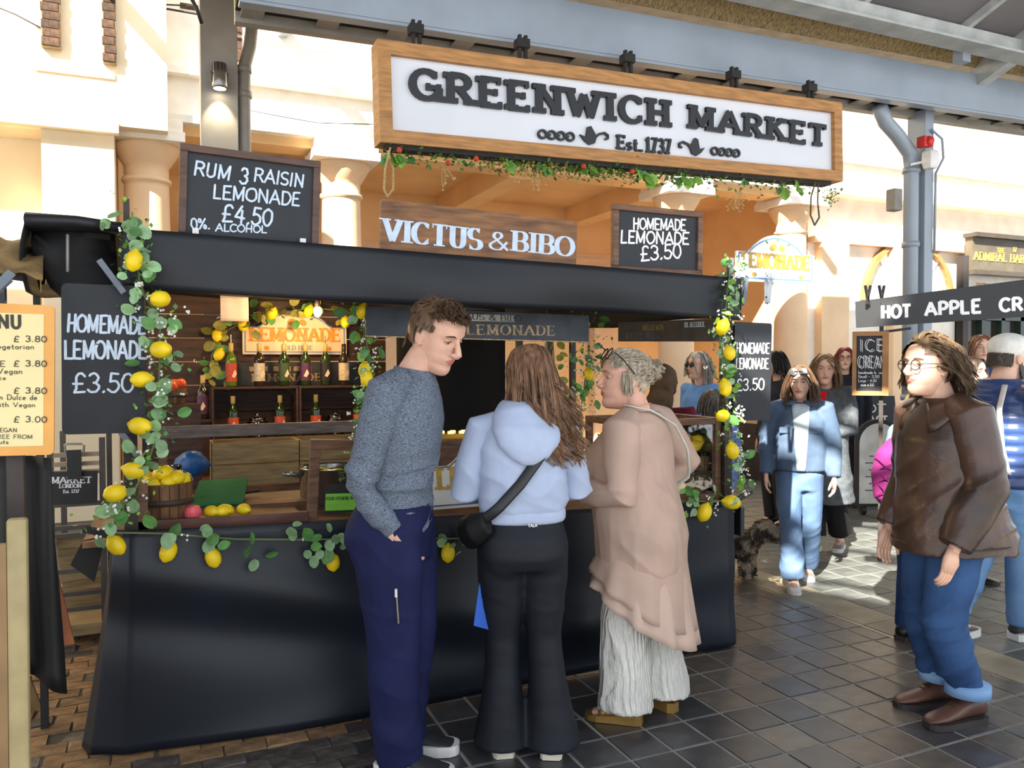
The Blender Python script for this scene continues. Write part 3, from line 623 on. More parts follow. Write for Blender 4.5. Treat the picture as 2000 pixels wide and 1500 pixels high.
# counter and skirt
def ctz(x): return zval(x, .892, .795)
mb = MB(); mb.boxf((-.2, 3.5, ctz(-.2)-.04), (3.04, 0, ctz(2.84)-ctz(-.2)), (0, .75, 0), (0, 0, .035)); part(mb, 'counter_top', m_wood)
mb = MB()
for x in (-.12, 1.3, 2.75):
    for y in (3.62, 4.15): mb.box(x-.025, x+.025, y-.025, y+.025, 0, .76)
part(mb, 'trestle_legs', m_post)['kind'] = 'stuff'
def skirtpt(t, s):
    # t runs left side -> front -> right side ; s 0 top..1 bottom
    fl_ = .13*s**1.3
    L = [(-.20-fl_*.9, 4.25), (-.20-fl_*.95, 3.62), (-.19-fl_*.75, 3.535), (-.13-fl_*.3, 3.49), (.2, 3.485), (1.0, 3.48), (2.0, 3.478), (2.78, 3.48), (2.835, 3.50), (2.845, 3.56), (2.845, 4.25)]
    k = t*(len(L)-1); i = min(int(k), len(L)-2); f = k-i; x = L[i][0]*(1-f)+L[i+1][0]*f; y = L[i][1]*(1-f)+L[i+1][1]*f
    top = ctz(x)+.006; bot = .012 if x < 2.5 else .02
    w = .010*math.sin(x*2.3+s*2.6+.8)*s*2+.008*math.sin(x*4.1-s*3.5)*s-.035*math.exp(-((s-.22-.25*x)/.13)**2)*(1 if x < 2.0 else .3)+.02*math.exp(-((s-.45-.25*x)/.12)**2)-.02*math.exp(-((s+.25*x-1.15)/.12)**2)*s
    return (x, y+w-.03*s*(1-abs(x-1.3)/3), top+(bot-top)*s)
mb = MB(); mb.sheet([[skirtpt(t, s) for s in np.linspace(0, 1, 26)] for t in np.linspace(0, 1, 141)], -.004); part(mb, 'counter_skirt', m_skirt, smooth=True)
# back wall of planks
for k in range(9):
    z = .55+k*.172; mb = MB(); mb.box(-.12, 1.62, 6.25, 6.275, z, z+.165); part(mb, 'back_plank', m_dkwood)
mb = MB(); mb.sheet([[(x, 5.9+.03*math.sin(x*9), z) for z in np.linspace(.4, 1.98, 6)] for x in np.linspace(1.62, 2.5, 16)], .006); part(mb, 'black_back_sheet', M('black_cloth', (12, 12, 12), .9), smooth=True)
mb = MB(); mb.box(-.12, 2.1, 5.3, 5.95, .74, .78); part(mb, 'back_worktop', m_wood)
mb = MB(); mb.box(-.1, 2.2, 4.26, 5.0, .72, .75); part(mb, 'inner_worktop', m_post)
for u in (1073, 1118):
    a = at(u, 700, 5.6); mb = MB(); mb.box(a[0]-.02, a[0]+.02, 5.58, 5.62, 0, 1.97); part(mb, 'inner_post', m_post)
# ---------------------------------------------------------------- sign boards
class Board:
    def __init__(s, name, label, bl, br, tl, Y, th=.02, cat='sign'):
        s.bl = at(*bl, Y); b = at(*br, Y); t = at(*tl, Y); s.ux = nrm(b-s.bl); s.uz = V(-s.ux[2], 0, s.ux[0]); s.w = np.linalg.norm(b-s.bl); s.h = (t-s.bl)@s.uz; s.th = th; s.Y = Y
        s.o = thing(name, label, cat, s.bl)
    def p(s, a, b, d=0): return s.ux*a+s.uz*b+V(0, d, 0)
    def panel(s, mat, name='panel', inset=0, rad=0, d=0):
        mb = MB(); i = inset; w, h = s.w-i, s.h-i
        if rad: poly = [(cx+rad*math.cos(R(a)), cz+rad*math.sin(R(a))) for cx, cz, a0 in ((w-rad, h-rad, 0), (i+rad, h-rad, 90), (i+rad, i+rad, 180), (w-rad, i+rad, 270)) for a in (a0, a0+30, a0+60, a0+90)]
        else: poly = [(i, i), (w, i), (w, h), (i, h)]
        mb.prism(poly, s.p(0, 0, s.th+d), s.ux, s.uz, s.th); return mb.build(name, mat, s.o)
    def framed(s, mat, fw_=.03, dp=.03):
        w, h, f = s.w, s.h, fw_
        for poly in ([(0, 0), (w, 0), (w, f), (0, f)], [(0, h-f), (w, h-f), (w, h), (0, h)], [(0, f), (f, f), (f, h-f), (0, h-f)], [(w-f, f), (w, f), (w, h-f), (w-f, h-f)]):
            mb = MB(); mb.prism(poly, s.p(0, 0, s.th), s.ux, s.uz, dp); mb.build('frame_rail', mat, s.o, bevel=.003)
    def word(s, t, u0, v0, u1, v1, hpx, mat, wt=.13, style='chalk', depth=.0015, off=0, sp=.14, name='lettering', **k):
        a = at(u0, v0, s.Y-off)-s.bl; b = at(u1, v1, s.Y-off)-s.bl; a[1] = -off; b[1] = -off; dx = nrm(b-a); dz = V(-dx[2], 0, dx[0]); L0 = np.linalg.norm(b-a)
        h = abs((at(u0, v0-hpx, s.Y-off)-at(u0, v0, s.Y-off))@V(0, 0, 1)); mb = MB(); text(mb, t, a, dx, dz, h, wt, style, sp, fit=L0, dep_=depth, **k); o = mb.build(name, mat, s.o); o['kind'] = 'stuff'; return o
B = Board('chalkboard', 'wood-framed chalkboard reading RUM & RAISIN LEMONADE above the canopy', (347, 468), (621, 492), (350, 280), 3.53)
B.panel(m_slate, inset=.02); B.framed(M('dark_frame', (92, 66, 54), .55, var=.2, vs=8, stretch=(1, 1, 6)), .03, .035)
kw = dict(jit=.025, slant=.08)
B.word('RUM', 379, 341, 448, 352, 27, m_chalk, .15, **kw); B.word('3', 468, 358, 482, 360, 30, m_chalk, .14, **kw); B.word('RAISIN', 496, 353, 592, 366, 25, m_chalk, .15, **kw)
B.word('LEMONADE', 416, 387, 584, 402, 26, m_chalk, .15, **kw); B.word('£4.50', 434, 432, 530, 442, 33, m_chalk, .13, **kw); B.word('0%.', 374, 447, 410, 447, 20, m_chalk, .16, jit=.02); B.word('ALCOHOL', 421, 451, 520, 455, 14, m_chalk, .2, **kw)
for u, v in ((382, 452), (592, 472)):
    mb = MB(); mb.boxf(at(u, v, 3.5)-B.bl-V(.012, 0, .012), (.024, 0, 0), (0, .02, 0), (0, 0, .026)); mb.build('white_clip', m_lampw, B.o)
B = Board('wooden_sign', 'bare brown plywood sign lettered VICTUS & BIBO above the canopy', (742, 493), (1125, 527), (743, 388), 3.53)
B.panel(m_wood2, rad=.008)
m_lblue = M('pale_blue_paint', (196, 214, 236), .6, var=.08, vs=30)
B.word('VICTUS', 750, 469, 938, 488, 42, m_lblue, .3, 'slab', thin=.06, sp=.2); B.word('&', 956, 487, 992, 489, 34, m_lblue, .2, 'sans', thin=.06); B.word('BIBO', 1002, 489, 1118, 501, 38, m_lblue, .3, 'slab', thin=.06, sp=.2)
B = Board('chalkboard', 'small wood-framed chalkboard reading HOMEMADE LEMONADE above the canopy right end', (1196, 530), (1369, 540), (1197, 398), 3.53)
B.panel(m_slate, inset=.015); B.framed(m_wood, .03, .035)
B.word('HOMEMADE', 1236, 447, 1338, 450, 21, m_chalkw, .17, **kw); B.word('LEMONADE', 1212, 474, 1344, 477, 23, m_chalkw, .17, **kw); B.word('£3.50', 1252, 509, 1330, 503, 27, m_chalkw, .14, **kw)
B = Board('chalkboard', 'unframed tall chalkboard clamped at the stall left post reading HOMEMADE LEMONADE', (121, 849), (284, 845), (128, 553), 3.44)
B.panel(m_slate, rad=.02); kw = dict(jit=.02, slant=.03)
B.word('HOMEMADE', 131, 647, 283, 652, 33, m_chalk, .15, **kw); B.word('LEMONADE', 126, 700, 285, 700, 34, m_chalk, .15, **kw); B.word('£3.50', 143, 766, 260, 766, 37, m_chalk, .12, **kw)
B = Board('chalkboard', 'narrow unframed chalkboard on the stall right post reading HOMEMADE LEMONADE', (1432, 822), (1504, 821), (1432, 628), 3.515)
B.panel(m_slate, rad=.015)
B.word('HOMEMADE', 1438, 690, 1502, 690, 20, m_chalkw, .1, **kw); B.word('LEMONADE', 1437, 720, 1500, 720, 20, m_chalkw, .1, **kw); B.word('£3.50', 1438, 763, 1492, 761, 22, m_chalkw, .12, **kw)
B = Board('plank_sign', 'long dark plank sign lettered LEMONADE hanging under the valance', (715, 655), (1150, 667), (715, 598), 3.7)
m_plank = M('slate_blue_plank', (48, 54, 64), .55, var=.25, vs=9, bump=.15); m_worn = M('worn_gold', (178, 152, 116), .7, var=.3, vs=40)
B.panel(m_plank); mb = MB(); mb.prism([(0, -.006), (B.w, -.006), (B.w, .002), (0, .002)], B.p(0, 0, .02), B.ux, B.uz, .02); mb.build('worn_edge', m_worn, B.o)
B.word('LEMONADE', 912, 653, 1082, 655, 19, m_worn, .26, 'slab', thin=.08, sp=.3); B.word('VICTUS', 800, 650, 900, 653, 19, m_worn, .26, 'slab', thin=.08, sp=.3)
mb = MB(); a = at(918, 627, 3.7)-B.bl; mb.boxf(a+V(0, -.002, 0), (.24, 0, 0), (0, .002, 0), (0, 0, .034)); mb.build('pasted_label', M('label_grey', (176, 170, 158), .7), B.o)
B.word('US & BIBO', 922, 624, 1020, 628, 11, m_plank, .22, 'slab', off=.0025, thin=.08)
# mulled wine sign along the right side of the stall
mw_ = thing('plank_sign', 'dark MULLED WINE plank sign hung inside the stall right side', 'sign', (2.76, 4.58, 1.70))
mb = MB(); mb.boxf((0, 0, 0), (.02, 0, 0), (0, -1.08, -.03), (0, 0, .125)); mb.build('panel', m_plank, mw_)
m_olive = M('olive_letter', (140, 132, 84), .7, var=.2, vs=40); m_bluel = M('blue_grey_letter', (92, 104, 122), .7, var=.2, vs=40)
ud = nrm((0, -1.08, -.03)); 
for t, a_, b_, h_, m_ in (('MULLED WINE', .3, .07, .032, m_olive), ('0% ALCOHOL', .74, .082, .028, m_lblue), ('HOT SPICED APPLE &', .1, .018, .034, m_bluel)):
    mb = MB(); text(mb, t, np.array(ud)*a_+V(-.0015, 0, b_), ud, (0, 0, 1), h_, .2, 'slab' if 'A' != t[4:5] else 'chalk', sp=.16, thin=.09, dep_=.0015, **({'wx': .75})); o = mb.build('lettering', m_, mw_); o['kind'] = 'stuff'
# arched lemonade signs
m_creamp = M('cream_enamel', (244, 214, 176), .45, var=.05); m_grayp = M('pale_grey_enamel', (206, 208, 206), .4, var=.05); m_whitep = M('white_enamel', (240, 240, 238), .35, var=.04)
m_org = M('orange_letter', (232, 150, 34), .5, var=.15, vs=30); m_goldl = M('old_gold_letter', (186, 150, 60), .5, var=.2, vs=30); m_bluep = M('enamel_blue', (86, 132, 196), .4); m_greyl = M('grey_letter', (96, 104, 116), .6); m_lemon = M('lemon_yellow', (248, 212, 22), .42, var=.1, vs=12, bump=.25, bs=260); m_leafp = M('leaf_paint', (96, 124, 52), .6)
def archsign(label, bl, w, h, mat, mlet, mline, tilt=0):
    o = thing('arched_sign', label, 'sign', bl)
    def out(k):
        a = .62*h; P = [(k, k), (w-k, k), (w-k, a-k*.4), (w*.86-k*.5, a-k*.2)]
        for t in np.linspace(0, 1, 15): x = w*.82-(w*.64)*t; P.append((x+(k*.3 if t > .5 else -k*.3), a+.05*h+(h-a-.05*h-k)*math.sin(PI*t)**.8))
        return P+[(w*.14+k*.5, a-k*.2), (k, a-k*.4)]
    ux, uz = V(1, 0, 0), V(0, math.sin(tilt), math.cos(tilt)); n_ = V(0, 1, 0)
    mb = MB(); mb.prism(out(0), n_*.012, ux, uz, .012); mb.build('panel', mat, o)
    mb = MB(); Q = out(.018); 
    for i in range(len(Q)): ribbon(mb, [Q[i], Q[(i+1) % len(Q)]], lambda d: .008, (0, 0, 0), ux, uz, .001, True)
    mb.build('border_line', mline, o)['kind'] = 'stuff'
    mb = MB(); text(mb, 'LEMONADE', ux*.07*w+uz*.30*h, ux, uz, .29*h, .27, 'slab', sp=.2, thin=.13, fit=.86*w, dep_=.0025); mb.build('lettering', mlet, o)['kind'] = 'stuff'
    mb = MB(); text(mb, 'SOLD HERE', ux*.36*w+uz*.10*h, ux, uz, .1*h, .16, 'slab', sp=.2, thin=.08, fit=.30*w, dep_=.001); mb.build('lettering', m_greyl, o)['kind'] = 'stuff'
    for (cx, cz, r, ang) in ((.46, .74, .075, .4), (.57, .72, .07, -.5), (.22, .14, .05, 0), (.82, .13, .05, .2)):
        mb = MB(); c_ = (cx*w, cz*h); mb.prism([(c_[0]+r*h*1.3*math.cos(t)*math.cos(ang)-r*h*math.sin(t)*math.sin(ang), c_[1]+r*h*1.3*math.cos(t)*math.sin(ang)+r*h*math.sin(t)*math.cos(ang)) for t in np.linspace(0, 2*PI, 14)[:-1]], (0, 0, 0), ux, uz, .002); mb.build('painted_lemon', mlet, o)
    for (cx, cz, ang) in ((.40, .8, 2.4), (.51, .84, 1.4), (.63, .78, .5)):
        mb = MB(); mb.prism([(cx*w+.13*h*math.cos(ang)*t+.03*h*math.sin(ang)*q, cz*h+.13*h*math.sin(ang)*t-.03*h*math.cos(ang)*q) for t, q in ((0, 0), (.5, 1), (1, 0), (.5, -1))], (0, 0, 0), ux, uz, .0015); mb.build('painted_leaf', m_leafp, o)
    return o
a = at(474, 692, 6.2); archsign('cream LEMONADE SOLD HERE arched sign on the stall back wall', a, at(677, 692, 6.2)[0]-a[0], at(580, 606, 6.2)[2]-a[2], m_creamp, m_org, m_bluep)
a = at(838, 992, 3.62); archsign('pale grey arched LEMONADE sign standing on the counter behind the man', V(a[0], 3.62, ctz(.9)), .72, .33, m_grayp, m_goldl, m_greyl, tilt=.12)
a = at(1438, 548, 3.55); archsign('sunlit white arched LEMONADE sign clamped above the stall right end', a, .56, at(1520, 458, 3.55)[2]-at(1520, 550, 3.55)[2], m_whitep, m_goldl, m_bluep)
# ---------------------------------------------------------------- clamps
def clamp(label, u0, v0, u1, v1, Y, mat=m_clip):
    a, b = at(u0, v0, Y), at(u1, v1, Y-.03); o = thing('spring_clamp', label, 'clamp', b); d = a-b; d = np.array(d)
    x, y, z = frame(d, (0, 1, 0)); L0 = np.linalg.norm(d)
    mb = MB(); mb.boxf(-x*.011+y*.010, x*.022, y*.006, d); mb.build('handle', mat, o)
    mb = MB(); mb.boxf(-x*.011-y*.006, x*.022, y*.006, d*.98-y*.022); mb.build('handle', mat, o)
    mb = MB(); mb.tube([z*L0*.3-x*.014+y*.004, z*L0*.3+x*.014+y*.004], .007, 8); mb.build('pivot', mat, o)
clamp('grey spring clamp on top of the tall left chalkboard', 195, 510, 242, 572, 3.43); clamp('grey spring clamp at the foot of the tall left chalkboard', 238, 845, 268, 890, 3.47)
clamp('thin pale clamp standing up beside the white arched sign', 1424, 507, 1426, 540, 3.5); clamp('grey clamp under the left part of the white arched sign', 1453, 540, 1452, 595, 3.5); clamp('grey clamp under the middle of the white arched sign', 1500, 545, 1500, 592, 3.5)
clamp('black clamp at the counter left corner', 166, 1032, 222, 1048, 3.46, m_clipb); clamp('black clamp at the counter right corner', 1462, 960, 1438, 978, 3.46, m_clipb)
mb = MB(); a = at(247, 388, 3.5); mb.boxf(a-V(.012, 0, .16), (.022, 0, 0), (0, .02, 0), (0, 0, .16)); tag(mb.build('wooden_stake', m_post), 'short weathered stake poking above the canopy left corner', 'stake')
# ---------------------------------------------------------------- bottles and shelf
bot = [(.0, 0), (.036, 0), (.038, .006), (.038, .185), (.034, .205), (.018, .235), (.0135, .25), (.0135, .295), (.0155, .296), (.0155, .306), (0, .306)]
def bottle(label, x, y, z, glass, lab, cap, grp, h=1.0, lz=(.035, .165)):
    o = thing('bottle', label, 'bottle', (x, y, z), RND.uniform(-.5, .5), grp)
    mb = MB(); mb.lathe([(r, q*h) for r, q in bot], 18); mb.build('glass_body', glass, o, True)
    mb = MB(); mb.lathe([(.0392, lz[0]*h), (.0392, lz[1]*h)], 18, cap=False); mb.build('label', lab, o, True)
    mb = MB(); mb.lathe([(.0145, .25*h), (.017, .255*h), (.017, .309*h), (0, .31*h)], 12); mb.build('neck_foil', cap, o, True)
    mb = MB(); mb.lathe([(.004, .308*h), (.003, .37*h)], 6); mb.build('pourer', m_alu, o) if h > .99 and grp[0] == 's' else None
    mb = MB(); mb.prism([(-.02, .07), (.0, .06), (.02, .09), (.005, .12)], (0, -.0395, 0), (1, 0, 0), (0, 0, 1), .0006); mb.build('label_motif', m_creamp, o)
    return o
def gm(n, c): return M(n, c, .08, var=.05, spec=.6)
gg, gb, gp = gm('green_bottle_glass', (92, 118, 30)), gm('brown_bottle_glass', (52, 38, 22)), gm('dark_green_glass', (40, 58, 22))
lr, lwh, ldg, lpu, lcr, lor, lbk = (M('label_'+n, c, .6, var=.15, vs=60) for n, c in (('red', (196, 70, 46)), ('white', (206, 194, 170)), ('green', (66, 82, 46)), ('plum', (92, 46, 78)), ('cream', (216, 192, 150)), ('coral', (222, 92, 52)), ('black', (40, 32, 30))))
cp_t, cp_d = M('tan_foil', (206, 172, 104), .4), M('dark_foil', (52, 36, 28), .4)
zs = at(560, 753, 6.05)[2]
for u, g_, l_, c_, lb in ((452, gg, lr, cp_t, 'green syrup bottle with red label, first on the upper row'), (507, gb, lwh, cp_t, 'brown bottle with off-white label on the upper row'), (555, gp, ldg, cp_t, 'green bottle with dark green label mid upper row'), (597, gp, lpu, cp_t, 'bottle with plum purple label on the upper row'), (636, gp, lbk, cp_t, 'dark bottle with black label on the upper row'), (672, gb, lcr, cp_d, 'brown bottle with cream label, last on the upper row')):
    bottle(lb, at(u, 753, 6.05)[0], 6.05, zs, g_, l_, c_, 'syrup bottles on the upper shelf')
# wooden crates as shelves
def crate(label, x0, x1, y0, y1, z0, z1, mat):
    o = thing('wooden_crate', label, 'crate', ((x0+x1)/2, y0, z0)); w = (x1-x0)/2; h = z1-z0; d = y1-y0
    for n, b in (('top_board', (-w, w, 0, d, h-.015, h)), ('bottom_board', (-w, w, 0, d, 0, .015)), ('side_board', (-w, -w+.015, 0, d, .015, h-.015)), ('side_board', (w-.015, w, 0, d, .015, h-.015)), ('back_board', (-w, w, d, d+.012, 0, h*.48)), ('back_board', (-w, w, d, d+.012, h*.52, h))):
        mb = MB(); mb.box(*b); mb.build(n, mat, o)
    for sx in (-1, 1):
        mb = MB(); mb.prism([(sx*(w-.016), h-.016), (sx*(w-.075), h-.016), (sx*(w-.016), h-.075)], (0, d*.5, 0), (1, 0, 0), (0, 0, 1), .03); mb.build('corner_block', mat, o)
xa, xb, xc = at(413, 790, 5.95)[0], at(583, 790, 5.95)[0], at(728, 790, 5.95)[0]; z1 = zs-.002; z0 = 1.02
crate('left wooden crate shelf under the row of syrup bottles', xa, xb-.003, 5.93, 6.2, z0, z1, m_dkwood); crate('right wooden crate shelf under the row of syrup bottles', xb+.003, xc, 5.93, 6.2, z0, z1, m_dkwood)
for u, lb in ((455, 'coral-labelled bottle in the left crate, nearest its left side'), (547, 'coral-labelled bottle in the left crate, nearest its right side'), (617, 'coral-labelled bottle in the right crate, left of the glass jar'), (700, 'coral-labelled bottle at the right end of the crates')):
    bottle(lb, at(u, 800, 6.0)[0], 6.0, z0+.016, gp, lor, cp_t, 'coral bottles inside the crates', .96, (.035, .15))
zb_ = at(397, 818, 6.0)[2]; bottle('plum-labelled dark bottle standing left of the crates', at(397, 818, 6.0)[0], 6.0, zb_, gb, lpu, cp_t, 'bottle left of crates', .99)
mb = MB(); mb.box(at(352, 820, 6.0)[0], xa-.005, 5.9, 6.2, zb_-.02, zb_); mb.box(at(352, 820, 6)[0], xa-.01, 5.95, 6.2, .78, zb_-.02); tag(mb.build('shelf_box', m_dkwood), 'low dark wooden shelf box left of the crates', 'shelf')
for u, lb in ((503, 'clear glass jar inside the left crate'), (655, 'clear glass jar inside the right crate')):
    c = at(u, 815, 6.02); mb = MB(); mb.lathe([(.0, 0), (.07, 0), (.075, .02), (.075, .1), (.05, .115), (.055, .12), (.055, .135), (.02, .14), (.015, .15), (.02, .165), (0, .17)], 18, (c[0], 6.03, z0+.016)); tag(mb.build('glass_jar', GLASS('jar_glass', (.72, .66, .5), .5), smooth=True), lb, 'jar')
mb = MB(); a, b = at(520, 705, 6.23), at(668, 750, 6.23); mb.box(xa, xc, 6.215, 6.235, zs, zs+.165); 
ds = thing('back_sign', 'dark shelf sign with cream LEMONADE letters behind the bottles', 'sign', (xa, 6.215, zs)); mb = MB(); mb.box(0, xc-xa, 0, .02, 0, .165); mb.build('panel', m_plank, ds)
mb = MB(); text(mb, 'LEMONADE', (.3, 0, .03), (1, 0, 0), (0, 0, 1), .055, .28, 'slab', sp=.3, thin=.1, fit=.5, dep_=.001); mb.build('lettering', m_worn, ds)['kind'] = 'stuff'
for x_ in (.28, .45, .6): mb = MB(); mb.box(x_, x_+.13, -.002, 0, .105, .14); mb.build('pasted_label', m_worn, ds)
# paper sheet
a = at(430, 577, 5.9); mb = MB(); w_ = at(485, 577, 5.9)[0]-a[0]; hh = a[2]-at(430, 627, 5.9)[2]
mb.sheet([[(a[0]+w_*s, 5.9-.02*math.exp(-q*8)*0-.015*math.sin(q*3), a[2]-hh*q) for q in np.linspace(0, 1, 8)] for s in np.linspace(0, 1, 4)], .001)
ppo = tag(mb.build('paper_sheet', M('paper_pink', (236, 216, 204), .8), smooth=True), 'curled sheet of paper pinned above the back-wall garland', 'paper')
# warm bulb under the canopy
c = V(1.0, 5.75, 1.93); lp = thing('pendant_bulb', 'warm bare bulb hidden under the stall canopy', 'lamp', c)
mb = MB(); mb.ell((0, 0, 0), (.03, .03, .04)); mb.build('bulb', M('bulb_glow', (255, 190, 110), .3, emit=8), lp, True); mb = MB(); mb.lathe([(.015, .03), (.018, .07), (.004, .1)], 10); mb.build('socket', m_post, lp, True)
for q, e in ((V(.95, 5.7, 1.87), 9), (V(.3, 5.3, 1.9), 9), (V(.9, 4.95, 1.93), 6)):  # first light is the bulb; the other two are added fill without fittings
    Lp = bpy.data.lights.new('bulb_and_fill_light', 'POINT'); Lp.energy = e; Lp.color = (1, .66, .32); Lp.shadow_soft_size = .05; lo = bpy.data.objects.new('bulb_and_fill_light', Lp); COL.objects.link(lo); lo.location = q
# lower pale crates on back worktop
for u0, u1, lb in ((415, 584, 'pale two-plank crate on the back worktop behind the green board'), (586, 720, 'pale two-plank crate behind the steel pot')):
    x0, x1 = at(u0, 900, 5.3)[0], at(u1, 900, 5.3)[0]; o = thing('plank_crate', lb, 'crate', ((x0+x1)/2, 5.3, .785)); w = (x1-x0)/2
    for z in (.005, .145):
        mb = MB(); mb.box(-w, w, 0, .014, z, z+.132); mb.build('front_plank', m_woodl, o)
        mb = MB(); mb.box(-w, w, .3, .314, z, z+.132); mb.build('rear_plank', m_woodl, o)
    for sx in (-1, 1): mb = MB(); mb.box(sx*w-.012*(sx > 0), sx*w+.012*(sx < 0), .014, .3, .005, .277); mb.build('side_panel', m_woodl, o)
# ---------------------------------------------------------------- goods on the counter
LE = MB(); pr0 = [(.0, -.044), (.008, -.043), (.012, -.039), (.024, -.030), (.030, -.014), (.031, .004), (.027, .02), (.018, .031), (.010, .037), (.007, .043), (.0, .045)]
LE.lathe(pr0, 14); LEM = LE.mesh('lemon', m_lemon, True)
def lemon(label, c, grp, r=1.0, rot=None):
    o = inst('lemon', LEM, None, c, rot or (RND.uniform(0, 3), RND.uniform(0, 3), RND.uniform(0, 3)), r); return tag(o, label, 'lemon', grp)
m_basket = M('basket_stave', (112, 78, 48), .65, var=.3, vs=10, stretch=(3, 3, .6), bump=.3, bs=30); m_band = M('basket_band', (58, 46, 38), .6)
def basket(label, c, r0, r1, h):
    o = thing('stave_basket', label, 'basket', c); n = 18
    for k in range(n):
        a0, a1 = (k+.04)*2*PI/n, (k+.96)*2*PI/n; mb = MB()
        mb.loft([[(q*math.cos(a), q*math.sin(a), z) for q, a in ((r, a0), (r, a1), (r-.008, a1), (r-.008, a0))] for r, z in ((r0, 0), ((r0+r1)/2+.004, h/2), (r1, h))]); mb.build('stave', m_basket, o)
    mb = MB(); mb.lathe([(0, .005), (r0-.008, .005), (r0-.008, .012), (0, .012)], 18); mb.build('base', m_basket, o)
    zq = h*.55; rr = r0+(r1-r0)*.55+.005; mb = MB(); mb.loft([[(q*math.cos(a), q*math.sin(a), z) for a in np.arange(24)*2*PI/24] for q, z in ((rr+.0, zq-.012), (rr+.006, zq-.012), (rr+.007, zq+.012), (rr+.001, zq+.012))], cap=False); mb.build('hoop', m_band, o, True)
    return o
ca = at(322, 1000, 3.66); zc = ctz(0)
basket('stave basket heaped with lemons at the counter left end', V(ca[0], 3.68, zc), .095, .112, .17)
for k, (dx, dy, dz) in enumerate(((-.05, -.05, .17), (.02, -.06, .175), (.07, -.02, .17), (-.01, .0, .2), (.05, .04, .18), (-.06, .03, .18), (.0, -.04, .215), (.05, -.05, .19))):
    lemon('loose lemon heaped in the basket at the counter left end', V(ca[0]+dx, 3.68+dy, zc+dz), 'lemons in the left basket', 1.0)
cb = at(1352, 930, 3.8); zc2 = ctz(2.6); cb = V(cb[0], 3.8, zc2+.03)
basket('dark stave basket heaped with lemons inside the right glass case', cb, .13, .15, .20)
for k in range(14):
    a = k*2.4; rr = .025+.11*math.sqrt(k/14); lemon('lemon heaped in the basket inside the right glass case', cb+V(rr*math.cos(a), rr*math.sin(a), .225+.06*(1-k/14)), 'lemons in the right basket', 1.05)
for u, v in ((1315, 955), (1330, 962), (1308, 945)): lemon('lemon lying before the basket in the right glass case', V(at(u, v, 3.64)[0], 3.64, zc2+.06), 'lemons on the right case floor')
# glass cases
def case(label, x0, x1, y0, y1, z0, z1, rails=True):
    o = thing('glass_case', label, 'display case', (x0, y0, z0)); w, d, h = x1-x0, y1-y0, z1-z0; f = .035
    for x in (0, w-f):
        for y in (0, d-f): mb = MB(); mb.box(x, x+f, y, y+f, 0, h); mb.build('corner_post', m_wood, o, bevel=.003)
    for y in (0, d-f):
        for z in (0, h-f): mb = MB(); mb.box(f, w-f, y, y+f, z, z+f); mb.build('rail', m_wood, o, bevel=.003)
    for x in (0, w-f): mb = MB(); mb.box(x, x+f, f, d-f, h-f, h); mb.build('rail', m_wood, o)
    mb = MB(); mb.box(f, w-f, .014, .018, f, h-f); mb.build('front_pane', m_glass, o); mb = MB(); mb.box(w-.02, w-.016, f, d-f, f, h-f); mb.build('side_pane', m_glass, o)
    return o
case('tall wood-framed glass case on the counter right end', 2.22, 2.80, 3.56, 4.05, ctz(2.5), at(1400, 816, 3.56)[2])
x0 = at(268, 990, 3.58)[0]; x1 = at(600, 1000, 3.58)[0]
lo_ = thing('glass_guard', 'low wooden counter guard with reddish front rail, left half', 'counter guard', (x0, 3.54, zc))
dzc = (ctz(x1)-ctz(x0)); 
mb = MB(); mb.boxf((0, 0, -.01), (x1-x0, 0, dzc+.01), (0, .03, 0), (0, 0, .045)); mb.build('front_rail', M('red_brown_rail', (92, 52, 40), .45, var=.2, vs=8, stretch=(1, 1, 6)), lo_, bevel=.003)
mb = MB(); mb.box(0, .04, 0, .04, 0, .19); mb.build('corner_post', m_wood, lo_)
mb = MB(); mb.boxf((.05, .04, .0), (x1-x0-.06, 0, dzc), (0, .42, 0), (0, 0, .012)); mb.build('tray_floor', m_wood2, lo_)
mb = MB(); mb.box(.04, .046, .04, .5, .0, .1); mb.build('side_pane', m_glass, lo_)
xr0 = at(300, 838, 4.3)[0]; xr1 = at(725, 838, 4.3)[0]; zr = at(500, 851, 4.3)[2]
hr = thing('counter_shelf_rail', 'long weathered grey-brown rail across the stall behind the counter', 'rail', (xr0, 4.3, zr))
mb = MB(); mb.box(0, xr1-xr0, 0, .05, 0, .06); mb.build('rail', M('weathered_rail', (98, 84, 78), .6, var=.25, vs=9, stretch=(1, 1, 6), bump=.2, bs=30), hr, bevel=.004)
for x in (.02, (xr1-xr0)-.05): mb = MB(); mb.box(x, x+.04, .005, .045, .76-zr, 0); mb.build('upright', m_wood, hr)
# upright wood frame with hygiene sticker
B = Board('framed_glass_panel', 'scuffed brown wooden frame with glass panel standing on the counter', (598, 1034), (735, 1030), (602, 858), 3.56, .02, 'panel')
B.framed(m_wood, .045, .03); mb = MB(); mb.boxf(B.p(.045, .045, .008), B.ux*(B.w-.09), V(0, .003, 0), B.uz*(B.h-.09)); mb.build('pane', m_glass, B.o)
sk = Board('hygiene_sticker', 'black and green food hygiene rating sticker on the glass panel', (633, 1003), (712, 1000), (634, 947), 3.555, .002); sk.panel(M('sticker_black', (28, 28, 28), .5))
mb = MB(); mb.boxf(sk.p(.004, .012, -.0012), sk.ux*(sk.w-.008), V(0, .001, 0), sk.uz*.075); mb.build('green_panel', M('sticker_green', (122, 190, 60), .5), sk.o)
sk.word('FOOD HYGIENE RATING', 637, 977, 706, 975, 6, m_blk, .16, 'sans', depth=.0006, off=.0013)
